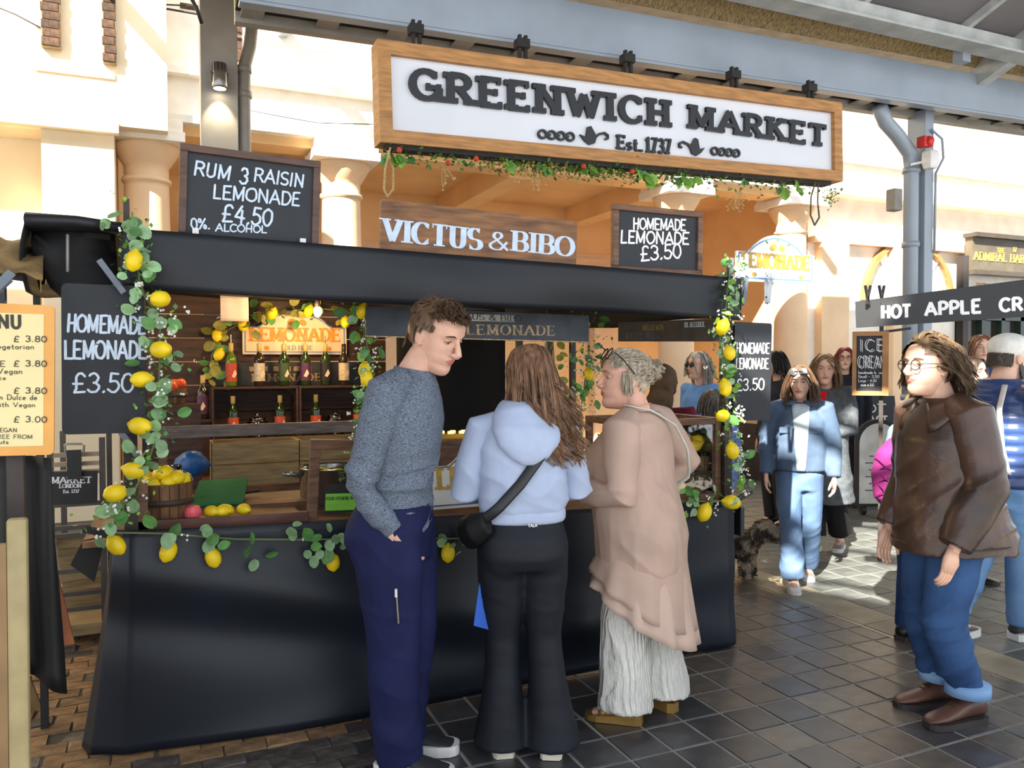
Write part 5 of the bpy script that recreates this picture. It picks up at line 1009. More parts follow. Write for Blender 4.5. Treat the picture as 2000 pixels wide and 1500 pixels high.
mb = MB(); mb.boxf(dx*(wI*.75)-nI*.04+V(0, 0, -i0[2]), dx*.03, -nI*.03, (0, 0, i0[2]+hI+.1)); mb.build('support_pole', m_post, IC); mb = MB(); mb.bar(dx*.1-nI*.03+V(0, 0, hI-.02), dx*(wI*1.6)-nI*.05+V(0, 0, hI+.02), .02, .02); mb.build('support_arm', m_clipb, IC)
# roast sandwich board + white a-board
RB = thing('sandwich_board', 'black sandwich board reading HOT ROAST below the ice cream sign', 'sign', gnd(1690, 985)); g0 = gnd(1690, 985); dxr = nrm(V(.9, -.35, 0)); nr = np.cross(dxr, (0, 0, 1.)); sc = 1.0
hR = dep(1700, 775, np.dot(g0-CC, fw))[2]
mb = MB(); mb.boxf(-dxr*.1, dxr*.55, -nr*.02, V(0, 0, hR)+(-nr)*.25); mb.build('front_panel', m_slate, RB); mb = MB(); mb.boxf(-dxr*.1-nr*.7, dxr*.55, -nr*.02, V(0, 0, hR)+nr*.25); mb.build('rear_panel', m_slate, RB)
upv = nrm(V(0, 0, hR)-nr*.25); mb = MB()
for t, b_, h_ in (('HOT', .84, .09), ('ROAST', .72, .1), ('rolls', .62, .06)): text(mb, t, -dxr*.02+upv*b_*hR*1.03+nr*.002, dxr, upv, h_, .16, 'chalk', .2, fit=.36, dep_=.001)
mb.build('lettering', m_chalkw, RB)['kind'] = 'stuff'
AB_ = thing('pavement_sign', 'white arched pavement sign in black frame beside the coat woman', 'sign', gnd(1712, 1005)); g0 = gnd(1712, 1005); D0 = np.dot(g0-CC, fw); s_ = D0/F; cx2 = nrm(V(cr[0], cr[1], 0)); wA, hA = 90*s_, 170*s_
outl = [(-wA/2, 0), (wA/2, 0), (wA/2, hA*.75)]+[(wA/2*math.cos(R(a)), hA*.75+hA*.25*math.sin(R(a))) for a in range(10, 180, 15)]+[(-wA/2, hA*.75)]
mb = MB(); mb.prism(outl, V(0, 0, .09), cx2, (0, 0, 1), .04); mb.build('frame', m_clipb, AB_); nA = np.cross(cx2, (0, 0, 1.)); mb = MB(); mb.prism([(x*.84, .03+z*.92) for x, z in outl], V(0, 0, .09)+nA*.041, cx2, (0, 0, 1), .003); mb.build('poster', m_lampw, AB_)
mb = MB()
for k in range(6): mb.boxf(V(0, 0, .25+.07*k)+nA*.045-cx2*(.1 if k % 2 else .14), cx2*(.2 if k % 2 else .27), nA*.001, (0, 0, .012))
mb.build('poster_print', m_greyl, AB_)['kind'] = 'stuff'
for sx in (-1, 1): mb = MB(); mb.lathe([(0, -.02), (.05, -.02), (.05, .02), (0, .02)], 12, cx2*sx*wA*.3+V(0, 0, .05), cx2); mb.build('wheel', m_clipb, AB_)
# dark window display and far cafe clutter behind the people
mb = MB(); a = gnd(1650, 900); mb.box(7.2, 8.6, 8.2, 8.9, 0, .75); tag(mb.build('far_table', m_post), 'dark table standing in the far colonnade', 'table')
# ================================================================= PEOPLE
def voxel(mb, size, smooth=2, fac=.5):
    me = mb.mesh('tmp', M('tmpm', (128, 128, 128))); o = bpy.data.objects.new('tmp', me); COL.objects.link(o)
    r = o.modifiers.new('r', 'REMESH'); r.mode = 'VOXEL'; r.voxel_size = size; r.use_smooth_shade = True
    if smooth: s = o.modifiers.new('s', 'SMOOTH'); s.iterations = smooth; s.factor = fac
    dg = bpy.context.evaluated_depsgraph_get(); m2 = bpy.data.meshes.new_from_object(o.evaluated_get(dg))
    n = len(m2.vertices); v = np.empty(n*3); m2.vertices.foreach_get('co', v); v = v.reshape(-1, 3)
    nv = np.empty(n*3); m2.vertices.foreach_get('normal', nv); nv = nv.reshape(-1, 3)
    f = [tuple(p.vertices) for p in m2.polygons]
    bpy.data.objects.remove(o); bpy.data.meshes.remove(m2); bpy.data.meshes.remove(me); return v, f, nv
def wrinkle(v, nv, amp, k, seed=0, zr=None):
    """creased-cloth relief: warped ridges across direction k, strongest near the heights in zr"""
    rs = np.random.RandomState(seed); d = np.zeros(len(v)); k = np.array(k, float)
    for i, (fq, am) in enumerate(((.55, 1.0), (1.0, .7), (1.9, .4))):
        r1, r2 = rs.randn(3)*6, rs.randn(3)*12; ph = v@(k*fq*(1+.25*rs.randn(3)))+1.9*np.sin(v@r1+rs.rand()*6)+1.0*np.sin(v@r2+rs.rand()*6)+rs.rand()*6
        d += am*((1-np.abs(np.sin(ph/2)))**2-.3)
    w = np.clip(np.sin(v@(rs.randn(3)*6)+1)*.6+.6, .1, 1.2)
    if zr is not None:
        u = np.zeros(len(v))
        for z0, sg_ in zr: u = np.maximum(u, np.exp(-((v[:, 2]-z0)/sg_)**2))
        w = w*.5+1.0*u
    return v+nv*(2.2*amp*d*w)[:, None]
def garment(name, mat, parent, mb, vox=.011, smooth=3, wr=None, seed=0):
    v, f, nv = voxel(mb, vox, smooth)
    if wr: v = wrinkle(v, nv, *wr[:2], seed=seed, zr=wr[2] if len(wr) > 2 else None)
    o = MB(); o.add(v, f); return o.build(name, mat, parent, True)
def torso(mb, rings, n=28, e=2.4, cl=None):
    L = []
    for (z, cx, cy, rx, ry) in rings:
        a = np.arange(n)*2*PI/n; c, s = np.cos(a), np.sin(a)
        L.append(np.stack([cx+rx*np.sign(c)*np.abs(c)**(2/e), cy+ry*np.sign(s)*np.abs(s)**(2/e), np.full(n, z)], 1))
    mb.loft(L); return mb
def skel(H, **k):
    J = dict(pelvis=(0, 0, .53), waist=(0, 0, .61), chest=(0, 0, .73), neck=(0, -.008, .835), head=(0, .012, .934), shR=(.106, -.004, .812), elR=(.13, -.02, .635), wrR=(.128, .02, .495), hipR=(.048, 0, .515), knR=(.052, .012, .285), anR=(.052, -.012, .045), toR=(.06, .085, .012))
    for q in list(J):
        if q.endswith('R'): x, y, z = J[q]; J[q[:-1]+'L'] = (-x, y, z)
    J = {q: V(*p)*H for q, p in J.items()}
    for q, p in k.items(): J[q] = V(*p)
    J['H'] = H; return J
def hand(mb, w, d, nrm_, side, curl=.5, s=1.0):
    """palm at wrist w pointing along d, palm normal nrm_, side=+1 thumb on +cross"""
    d = nrm(d); n_ = nrm(np.array(nrm_)-d*np.dot(nrm_, d)); t = np.cross(n_, d)*side
    mb.tube([w-d*.02*s, w+d*.03*s, w+d*.075*s, w+d*.092*s], [(.019*s, .024*s), (.017*s, .034*s), (.014*s, .038*s), (.011*s, .034*s)], 12) if False else None
    for k in (-1.2, -.4, .4, 1.2): mb.tube([w-d*.015*s+t*k*.008*s, w+d*.04*s+t*k*.018*s, w+d*.09*s+t*k*.019*s], [.017*s, .0165*s, .0115*s], 8)
    for k, (L, off) in enumerate(((.066, 1.25), (.075, .42), (.070, -.42), (.055, -1.25))):
        p = w+d*.088*s+t*off*.0205*s; a = curl*.5; pts = [p-d*.01*s, p]; dd = d
        for q in range(3):
            ang = curl*(.5+.35*q); dd = nrm(dd*math.cos(ang)+n_*math.sin(ang)); p = p+dd*L*s*(.42, .33, .25)[q]; pts.append(p)
        mb.tube(pts, [.0098*s, .009*s, .0085*s, .0078*s, .0064*s], 8)
    p = w+d*.022*s+t*.026*s; q1 = p+(d*.6+t*.62+n_*.25)*.04*s; q2 = q1+(d*.9+t*.15+n_*.35)*.034*s; q3 = q2+(d*.95+n_*.3)*.022*s
    mb.tube([p-t*.012*s, p, q1, q2, q3], [.014*s, .0145*s, .0115*s, .0098*s, .0075*s], 8)
HF = np.array([(-.115, .066), (-.107, .083), (-.09, .089), (-.072, .083), (-.058, .089), (-.046, .091), (-.034, .086), (-.01, .086), (.014, .083), (.034, .091), (.06, .09), (.085, .076), (.105, .05), (.12, .005)])
HB = np.array([(-.115, -.01), (-.09, -.03), (-.06, -.06), (-.03, -.083), (0, -.096), (.03, -.102), (.06, -.098), (.09, -.076), (.11, -.042), (.12, -.005)])
HW = np.array([(-.115, .026), (-.107, .036), (-.09, .047), (-.06, .058), (-.03, .066), (0, .071), (.03, .075), (.06, .074), (.09, .059), (.11, .034), (.12, .005)])
def head_mesh(J, rot, scale, skin_i=0, fem=False, jaw=1.0):
    """returns MB with slots skin, lips, eye white, iris, brow (world=person-local)"""
    hb = MB(); zs_ = np.linspace(-.115, .1195, 34); rings = []
    for z in zs_:
        f, b, w = (np.interp(z, T[:, 0], T[:, 1]) for T in (HF, HB, HW))
        if z < -.03: w *= 1+(jaw-1)*min(1, (-.03-z)/.05)
        a = np.arange(40)*2*PI/40; s, c = np.sin(a), np.cos(a); yc = -.012; e = 2.25
        x = w*np.sign(s)*np.abs(s)**(2/e); y = np.where(c > 0, yc+(f-yc)*np.abs(c)**(2/e), yc-(yc-b)*np.abs(c)**(2/e))
        fr = np.clip(c, 0, 1)
        for sx in (-1, 1):
            y = y-fr*.010*np.exp(-((x-sx*.031)/.015)**2-((z-.012)/.011)**2); y = y+fr*.004*np.exp(-((x-sx*.03)/.02)**2-((z-.034)/.008)**2)*(.4 if fem else 1); y = y+fr*.004*np.exp(-((x-sx*.042)/.016)**2-((z+.022)/.02)**2)
        y = y+fr*.006*np.exp(-(x/.019)**2)*(np.exp(-((z+.047)/.0055)**2)+.95*np.exp(-((z+.06)/.006)**2)); y = y-fr*.003*np.exp(-(x/.02)**2-((z+.0535)/.0025)**2)
        rings.append(np.stack([x, y, np.full(40, z)], 1))
    hb.loft(rings)
    nd = .006 if fem else .0
    hb.tube([(0, .080, .03), (0, .092-nd*.5, .012), (0, .105-nd, -.008), (0, .1135-nd, -.021), (0, .108-nd, -.029), (0, .09, -.034)], [(a_*(.85 if fem else 1), b_*(.85 if fem else 1)) for a_, b_ in ((.007, .010), (.008, .010), (.0105, .011), (.0125, .0105), (.012, .008), (.008, .006))], 10)
    for sx in (-1, 1):
        hb.ell((sx*.0125, .097, -.0255), (.0075, .010, .0075), 10, 7)
        hb.ell((sx*.0755, -.012, -.002), (.008, .019, .031), 10, 9); hb.ell((sx*.074, -.006, -.022), (.007, .011, .014), 8, 6)
    v, f, nv = voxel(hb, .0034*1.0, 2, .5)
    o = MB(); cen = np.array([v[list(q)].mean(0) for q in f])
    lip = (np.abs(cen[:, 0]) < .024*(1-.25*np.abs(cen[:, 2]+.0535)/.012)) & (np.abs(cen[:, 2]+.0535) < .0115*(1-np.abs(cen[:, 0])/.030)) & (cen[:, 1] > .07)
    Rm = np.array(rot); T = lambda p: (np.asarray(p, float)*scale)@Rm.T+J['head']
    o.add(T(v), f); o.mi = [1 if q else 0 for q in lip]
    for sx in (-1, 1):
        e = MB(); o.cur = 2; t_ = MB(); t_.ell((sx*.031, .0675, .0112), (.0125, .0102, .0058), 12, 8); o.add(T(t_.v[0]), t_.f)
        o.cur = 3; t_ = MB(); t_.ell((sx*.031, .0770, .0108), (.0052, .0028, .0052), 10, 6); o.add(T(t_.v[0]), t_.f)
        o.cur = 4; t_ = MB(); t_.tube([(sx*.015, .0895, .0335), (sx*.027, .0905, .0375), (sx*.04, .085, .036), (sx*.05, .074, .031)], [.0018, .0032, .0028, .0012], 6); t_.tube([(sx*.018, .078, .0135), (sx*.026, .0812, .0165), (sx*.036, .0802, .0165), (sx*.0455, .073, .0125)], [.001, .0016, .0016, .001], 5)
        o.add(T(np.concatenate(t_.v)), t_.f)
        o.cur = 0; t_ = MB(); t_.ell((sx*.031, .0690, .0165), (.0145, .0122, .0062), 12, 7); o.add(T(t_.v[0]), t_.f)
    return o, T
def rotm(yaw=0, pitch=0, roll=0):
    """yaw>0 turns head to the person's left, pitch>0 looks down, roll tilts to the right"""
    cy, sy = math.cos(yaw), math.sin(yaw); cp, sp = math.cos(-pitch), math.sin(-pitch); c_, s_ = math.cos(roll), math.sin(roll)
    Rz = np.array([[cy, -sy, 0], [sy, cy, 0], [0, 0, 1]]); Rx = np.array([[1, 0, 0], [0, cp, -sp], [0, sp, cp]]); Ry = np.array([[c_, 0, s_], [0, 1, 0], [-s_, 0, c_]]); return Rz@Rx@Ry
m_eye = M('eye_white', (188, 180, 174), .3, var=.03); m_lash = M('lash_dark', (52, 38, 30), .6)
def skinm(n, c): return M('skin_'+n, c, .5, var=.07, vs=18, bump=.05, bs=220, spec=.35)
def person(label, loc, face_dir, J, skin, lips, iris, brow, head=(0, 0, 0), hs=1.0, fem=False, hands=(), vox=.0075, group=None, jaw=1.0, slim=.86):
    H = J['H']; b = MB(); q = slim
    torso(b, [(J['pelvis'][2]-.05*H, *J['pelvis'][:2], .075*H*q, .055*H*q), (J['waist'][2], *J['waist'][:2], .068*H*q, .05*H*q), (J['chest'][2], *J['chest'][:2], .085*H*q, .06*H*q), (J['neck'][2]-.02*H, J['neck'][0], J['neck'][1], .05*H*q, .035*H*q)], 20)
    b.tube([J['neck']-V(0, 0, .05*H), J['neck']+V(0, 0, .01), (J['neck']+J['head'])/2+V(0, -.006, -.005), J['head']+V(0, -.015, -.045)], [.052*hs, .05*hs, .049*hs, .048*hs] if fem else [.062*hs, .059*hs, .057*hs, .055*hs], 16)
    for s in 'RL':
        b.tube([J['neck']-V(0, 0, .03*H), mid(J['neck'], J['sh'+s], .6)-V(0, 0, .012*H), J['sh'+s]-V(0, 0, .01*H)], [.04*q, .035*q, .035*q], 10)
        b.tube([J['sh'+s]-V(0, 0, .01), mid(J['sh'+s], J['el'+s], .5), J['el'+s], mid(J['el'+s], J['wr'+s], .35), J['wr'+s]], [.042*q, .038*q, .034*q, .035*q, .024], 12)
        b.tube([J['hip'+s], mid(J['hip'+s], J['kn'+s], .5), J['kn'+s], mid(J['kn'+s], J['an'+s], .35), J['an'+s]], [.075*q, .066*q, .05*q, .05*q, .034], 12)
        a, t = J['an'+s], J['to'+s]; b.tube([a+V(0, 0, -.01)-nrm(t-a)*.02, mid(a, t, .4)+V(0, 0, -.008), t], [(.03, .03), (.032, .024), (.03, .012)], 10)
    v, f, nv = voxel(b, vox, 3, .5); o, T = head_mesh(J, rotm(*head), hs, fem=fem, jaw=jaw); o.cur = 0; o.add(v, f)
    for (s, d, n_, side, curl) in hands: hand(o, J['wr'+s], d, n_, side, curl, 1.0*H/1.72)
    ob = o.build('person', [skin, lips, m_eye, iris, brow], None, True); ob.location = [float(x) for x in loc]; fd = nrm(face_dir); ob.rotation_euler = (0, 0, math.atan2(fd[1], fd[0])-PI/2)
    tag(ob, label, 'person', group); return ob, T
CS = nrm(V(cr[0], cr[1], 0)); CD = nrm(V(fw[0], fw[1], 0))      # screen right, away
def facing(a): return CS*math.cos(R(a))+CD*math.sin(R(a))     # 0 right, 90 away, 180 left, 270 to camera
def hairm(n, c, c2): return M('hair_'+n, c, .42, var=.3, vs=60, col2=c2, stretch=(1, 1, .25), spec=.4)
def shell(mb, T, ok, off=.012, n=44, m=26, sc=(.076, .1, .1), c0=(0, -.004, .02)):
    """closed hair cap: ellipsoid faces where ok(x,y,z) in head space"""
    P = []; 
    for i in range(m):
        t = -PI/2+PI*i/(m-1)
        P.append([(c0[0]+(sc[0]+off)*math.cos(t)*math.sin(a), c0[1]+(sc[1]+off)*math.cos(t)*math.cos(a), c0[2]+(sc[2]+off)*math.sin(t)) for a in np.arange(n)*2*PI/n])
    P = np.array(P); vs = T(P.reshape(-1, 3)); fs = []
    for i in range(m-1):
        for j in range(n):
            k = (j+1) % n; q = (P[i, j]+P[i, k]+P[i+1, j]+P[i+1, k])/4
            if ok(*q): fs.append((i*n+j, i*n+k, (i+1)*n+k, (i+1)*n+j))
    mb.add(vs, fs)
def strands(mb, T, paths, r0, r1=None, n=3):
    for P in paths:
        k = len(P); mb.tube(T(np.array(P)), list(np.linspace(r0, r1 if r1 is not None else r0*.4, k)), n, cap=False)
def scalp(rs, elmin=-.2, elmax=1.45, sc=(.08, .105, .106), c0=(0, -.004, .02), azr=(0, 2*PI)):
    el = math.asin(rs.uniform(math.sin(elmin), math.sin(elmax))); az = rs.uniform(*azr); n_ = V(math.cos(el)*math.sin(az), math.cos(el)*math.cos(az), math.sin(el)); return V(*c0)+n_*np.array(sc), n_
def surf(p, sc=(.08, .105, .106), c0=(0, -.004, .02), lift=0):
    q = (p-V(*c0))/np.array(sc); l = np.linalg.norm(q); return V(*c0)+q/l*np.array(sc)*(1+lift) if l < 1+lift else p
def clump(guides, rs, per, spread, grow=.6):
    out = []
    for G_ in guides:
        G_ = np.array(G_); n = len(G_); t = np.linspace(0, 1, n)[:, None]
        for k in range(per):
            a = np.array([rs.gauss(0, 1), rs.gauss(0, 1), rs.gauss(0, .5)])*spread; b = np.array([rs.gauss(0, 1), rs.gauss(0, 1), rs.gauss(0, .6)])*spread*grow
            m = max(3, int(n*rs.uniform(.82, 1.0))); out.append((G_+a*(.4+.6*t)+b*t)[:m])
    return out
def shoe(name, mats, parent, a, t, L=.28, w=.05, h=.09, sole=.022, lace=True):
    """a ankle point, t toe point in person space; mats upper, sole"""
    d = V(t[0]-a[0], t[1]-a[1], 0); d = nrm(d); x = np.cross(d, (0, 0, 1.)); g0 = V(a[0], a[1], 0)-d*.07; b = MB(); R_ = []
    prof = [(-.0, .7, .75), (.06, .95, 1.0), (.2, 1, 1.0), (.36, .95, .92), (.55, 1.05, .66), (.75, 1.1, .5), (.9, .95, .42), (.97, .65, .34), (1.0, .3, .26)]
    for (q, ww, hh) in prof:
        c = g0+d*q*L; ang = np.arange(16)*2*PI/16; R_.append(np.array([c+x*math.cos(u)*w*ww*.78+V(0, 0, sole+max(0, (math.sin(u)*.5+.5))*(h*hh-sole)) for u in ang]))
    b.loft(R_); tilt = 0
    o = b.build(name, mats[0], parent, True); s = MB(); out = []
    for (q, ww, hh) in prof: out.append((g0+d*q*L, w*ww*.86+.003))
    rg = [c+x*r for c, r in out]+[c-x*r for c, r in out[::-1]]; rg = [p+V(0, 0, 0) for p in rg]
    s.loft([[p+V(0, 0, .001) for p in rg], [p+V(0, 0, sole*1.15) for p in rg]]); s.build('sole', mats[1], o)
    if lace:
        l = MB()
        for k in range(3): c = g0+d*L*(.42+.07*k)+V(0, 0, h*(.86-.12*k)); l.tube([c-x*.02, c+V(0, 0, .006), c+x*.02], .003, 5)
        l.build('laces', m_lash if mats[1] is not m_lampw else m_blk, o)
    return o
def strap(name, mat, parent, pts, w=.03, th=.004):
    mb = MB(); mb.tube(sample(pts, 20), [(w/2, th)]*20, 8); return mb.build(name, mat, parent, True)
def clothm(n, c, rough=.85, var=.1, vs=14, bump=.15, bs=300, **k): return M('cloth_'+n, c, rough, var=var, vs=vs, bump=bump, bs=bs, spec=.25, **k)
def jeansm(n, c, c2): return M('denim_'+n, c, .8, var=.2, vs=5, col2=c2, bump=.12, bs=400, spec=.2)
m_skA, m_skB, m_skC = skinm('fair', (214, 168, 146)), skinm('rosy', (222, 172, 150)), skinm('light', (226, 182, 158))
m_lip, m_lipr = M('lip_rose', (186, 112, 104), .45, var=.05), M('lip_red', (176, 84, 80), .4, var=.05); m_irb = M('iris_brown', (58, 40, 28), .25); m_irg = M('iris_grey', (72, 84, 88), .25)
m_brb, m_brl = M('brow_brown', (72, 50, 36), .7), M('brow_fair', (146, 112, 84), .7)
# ---------------------------------------------------------------- man in grey top
g = gnd(783, 1486); H = 1.83
J = skel(H, pelvis=(0, -.03, .95), waist=(0, -.01, 1.09), chest=(0, .0, 1.30), neck=(0, .065, 1.515), head=(0, .155, 1.655), shR=(.165, .01, 1.455), elR=(.2, -.085, 1.11), wrR=(.15, .03, .905), shL=(-.165, .03, 1.455), elL=(-.19, -.06, 1.12), wrL=(-.15, .02, .9), hipR=(.085, -.02, .92), knR=(.08, .0, .51), anR=(.08, -.0, .08), toR=(.1, .16, .02), hipL=(-.085, -.02, .92), knL=(-.08, .02, .51), anL=(-.08, -.03, .08), toL=(-.1, .16, .02))
fd = facing(-10)
man, T = person('young man in grey long-sleeved top with hand in navy trouser pocket', g, fd, J, m_skA, m_lip, m_irb, m_brb, (R(-24), R(24), R(0)), 1.12, hands=(('R', (-.5, .45, -.8), (-1, .2, 0), 1, .4), ('L', (.5, .3, -.8), (1, 0, 0), -1, .4)), jaw=1.1)
m_heather = M('heather_knit', (112, 122, 138), .85, var=.35, vs=110, stretch=(1, 1, 4), bump=.12, bs=260, spec=.2); m_navy = clothm('navy', (23, 29, 70), .75, .12, 6)
mb = MB(); torso(mb, [(.885, 0, -.02, .165, .135), (.97, 0, -.015, .168, .135), (1.09, 0, .0, .158, .128), (1.24, 0, .015, .178, .145), (1.34, 0, .02, .192, .152), (1.42, 0, .022, .18, .14), (1.475, 0, .045, .125, .108), (1.51, 0, .058, .085, .086), (1.53, 0, .064, .072, .075)])
garment('long_sleeve_top', m_heather, man, mb, .0085, 4, (.0045, (10, 6, 55), ((1.12, .08), (.96, .07), (.9, .05))), 3)
for k in 'RL': mb = MB(); mb.tube([J['neck']+V(0, -.02, -.05), mid(J['neck'], J['sh'+k], .6), J['sh'+k], mid(J['sh'+k], J['el'+k], .35), J['el'+k], mid(J['el'+k], J['wr'+k], .45), J['wr'+k]+V(0, 0, .03)], [.05, .062, .078, .072, .058, .054, .041], 16); garment('sleeve', m_heather, man, mb, .0085, 3, (.0035, (10, 20, 45), ((1.1, .1), (.93, .05))), 6)
mb = MB(); mb.tube([V(.069*math.cos(a), .062+.069*math.sin(a), 1.527-.012*math.sin(a)) for a in np.linspace(0, 2*PI, 25)], .009, 8); mb.build('collar', m_heather, man, True)
mb = MB(); torso(mb, [(.80, 0, -.03, .165, .15), (.9, 0, -.04, .178, .165), (.98, 0, -.025, .176, .15), (1.02, 0, -.015, .17, .14)])
for s in (1, -1):
    k = 'R' if s > 0 else 'L'; mb.tube([J['hip'+k]+V(s*.0, 0, .02), mid(J['hip'+k], J['kn'+k], .35), mid(J['hip'+k], J['kn'+k], .7), J['kn'+k], mid(J['kn'+k], J['an'+k], .5)+V(0, .0, 0), J['an'+k]+V(0, .015, .0), J['an'+k]+V(0, .03, -.045)], [(.1, .14), (.1, .135), (.092, .118), (.086, .106), (.082, .098), (.08, .094), (.076, .088)], 18)
tro = garment('trousers', m_navy, man, mb, .0095, 5, (.0028, (14, 22, 20), ((.12, .12), (.85, .08))), 5)
mb = MB(); mb.tube([(.176, .045, .71), (.17, .05, .6)], .004, 6); mb.build('zip', m_alu, tro); mb = MB(); mb.tube([(.181, .045, .73), (.180, .045, .70)], .005, 6); mb.build('zip_pull', m_lampw, tro)
for k in 'RL': shoe('trainer', (M('shoe_black', (40, 42, 48), .7), m_lampw), man, J['an'+k], J['to'+k], .31, .056, .105, .035)
h = MB(); hm = hairm('brown', (118, 92, 68), (70, 52, 40)); rs = random.Random(2)
shell(h, T, lambda x, y, z: (z > .09 and y < .07) or (y < .03 and z > .02) or (y < -.03 and z > -.045), .011, sc=(.076, .102, .102)); P = []
for k in range(330):
    p, n_ = scalp(rs, .12, 1.5)
    if p[1] > .035 and p[2] < .078: continue
    if p[1] > .0 and p[2] < .045: continue
    top = p[2] > .065; L = (rs.uniform(.04, .06) if p[1] > -.04 else .028) if top else rs.uniform(.022, .034); d = (V(.25, .75, .35) if p[1] > -.02 else V(.05, -.3, -.8)) if top else V(0, -.3, -1); d = d+V(rs.gauss(0, .16), rs.gauss(0, .16), rs.gauss(0, .1)); pts = [p]
    for q in range(6): nx = pts[-1]+nrm(d)*L/6; nx = surf(nx, lift=(.09+.09*math.sin(q/5*2.4)) if top else .04); d = d+V(.05, .0, -.17*q) if top else d; pts.append(nx)
    P.append(pts)
P = clump(P, rs, 9, .0035, .3)
for k in range(500):
    az = rs.uniform(1.75, 4.5); zz = rs.uniform(-.055, .05)
    if abs(math.sin(az)) > .8 and zz < .015: continue
    p = V(.072*math.sin(az)*1.08, -.012+.098*math.cos(az), zz); P.append([p, p+V(0, -.003, -.011), p+V(0, -.004, -.022)])
strands(h, T, P, .0022, .001); h.build('hair', hm, man, True)
# ---------------------------------------------------------------- girl in pale blue hoodie
g = gnd(1022, 1466); H = 1.645; fd = facing(98)
J = skel(H, head=(.035, .03, 1.505), neck=(.0, -.01, 1.36), chest=(0, -.01, 1.2), shR=(.158, -.0, 1.305), elR=(.222, .03, 1.045), wrR=(.14, .23, 1.02), shL=(-.158, .0, 1.305), elL=(-.222, .03, 1.05), wrL=(-.12, .23, 1.03), hipR=(.085, 0, .85), hipL=(-.085, 0, .85), knR=(.085, .0, .47), knL=(-.08, .02, .47), anR=(.11, -.03, .075), anL=(-.085, .01, .075), toR=(.14, .1, .02), toL=(-.09, .14, .02))
girl, T = person('girl in pale blue hoodie and black flared leggings seen from behind', g, fd, J, m_skB, m_lip, m_irb, m_brb, (R(25), R(4), R(3)), .98, True, (('R', (-.3, .9, .1), (-.5, 0, -1), 1, .6), ('L', (.3, .9, .1), (.5, 0, -1), -1, .6)), jaw=.92)
m_hood = clothm('pale_blue', (170, 183, 210), .9, .06, 8); m_blackl = clothm('black_legging', (25, 28, 36), .6, .1, 6)
mb = MB(); torso(mb, [(.94, 0, .0, .164, .125), (.965, 0, 0, .168, .128), (.99, 0, 0, .178, .142), (1.1, 0, 0, .18, .145), (1.2, 0, -.005, .182, .14), (1.28, 0, -.005, .165, .115), (1.355, 0, -.01, .11, .09), (1.39, 0, -.005, .075, .075)])
hd = garment('hoodie', m_hood, girl, mb, .0085, 4, (.0035, (16, 8, 38), ((1.0, .05), (1.1, .1))), 11)
for k in 'RL': mb = MB(); mb.tube([J['neck']+V(0, 0, -.07), mid(J['neck'], J['sh'+k], .6)+V(0, 0, -.01), J['sh'+k], mid(J['sh'+k], J['el'+k], .5), J['el'+k], mid(J['el'+k], J['wr'+k], .5), J['wr'+k]], [.05, .054, .066, .07, .07, .062, .04], 16); garment('sleeve', m_hood, girl, mb, .0085, 3, (.0045, (12, 12, 34), ((1.05, .08),)), 12)
mb = MB()
for q, (zz, rx, ry, yy) in enumerate(((1.40, .085, .075, -.03), (1.375, .105, .085, -.04), (1.345, .118, .085, -.055), (1.31, .115, .075, -.075), (1.27, .10, .06, -.09), (1.235, .075, .045, -.1))):
    pass
torso(mb, [(1.165, .005, -.148, .03, .014), (1.19, .005, -.145, .07, .03), (1.24, .005, -.13, .118, .05), (1.3, .0, -.095, .135, .075), (1.35, 0, -.055, .125, .085), (1.395, 0, -.02, .098, .085), (1.41, 0, -.01, .08, .075)])
garment('hood', m_hood, girl, mb, .0095, 3, (.005, (6, 20, 60)), 13)
mb = MB(); torso(mb, [(.93, 0, 0, .166, .124), (.945, 0, 0, .172, .13), (.975, 0, 0, .172, .13), (.985, 0, 0, .166, .124)]); garment('waist_rib', m_hood, girl, mb, .008, 2)
mb = MB(); torso(mb, [(.75, 0, .0, .165, .125), (.80, 0, -.012, .178, .135), (.87, 0, -.01, .176, .13), (.93, 0, .0, .158, .112), (.965, 0, .0, .152, .108)])
for s in (1, -1):
    k = 'R' if s > 0 else 'L'; mb.ell((s*.076, -.05, .81), (.09, .078, .115), 16, 10)
    mb.tube([J['hip'+k], mid(J['hip'+k], J['kn'+k], .4), mid(J['hip'+k], J['kn'+k], .75), J['kn'+k], mid(J['kn'+k], J['an'+k], .3), mid(J['kn'+k], J['an'+k], .7), J['an'+k]+V(0, 0, .0), J['an'+k]+V(0, .0, -.03)], [(.1, .11), (.097, .102), (.082, .086), (.07, .074), (.072, .078), (.088, .098), (.112, .12), (.12, .13)], 18)
leg = garment('leggings', m_blackl, girl, mb, .0095, 9, (.0013, (5, 12, 50), ((.62, .06),)), 17)
mb = MB(); text(mb, 'TALA', (.0, -.137, .93), (1, 0, 0), (0, 0, 1), .01, .25, 'sans', dep_=.002); mb.build('logo', m_lampw, leg)['kind'] = 'stuff'
for k in 'RL': shoe('trainer', (m_lampw, M('cream_sole', (226, 216, 196), .6)), girl, J['an'+k], J['to'+k], .26, .048, .09, .03)
strap('bag_strap', m_blk, girl, [(.125, -.02, 1.385), (.10, -.11, 1.33), (.06, -.155, 1.22), (-.03, -.16, 1.1), (-.12, -.145, 1.0), (-.185, -.09, .94), (-.2, .02, .92)], .042, .004)
mb = MB(); mb.tube([(-.15, -.11, .945), (-.195, -.07, .915), (-.215, .0, .885), (-.2, .08, .87)], [(.03, .045), (.045, .065), (.045, .068), (.03, .05)], 14); garment('belt_bag', clothm('bag_black', (20, 20, 22), .6), girl, mb, .009, 2)
h = MB(); hm = hairm('long_brown', (158, 120, 90), (86, 62, 48)); rs = random.Random(9); P = []
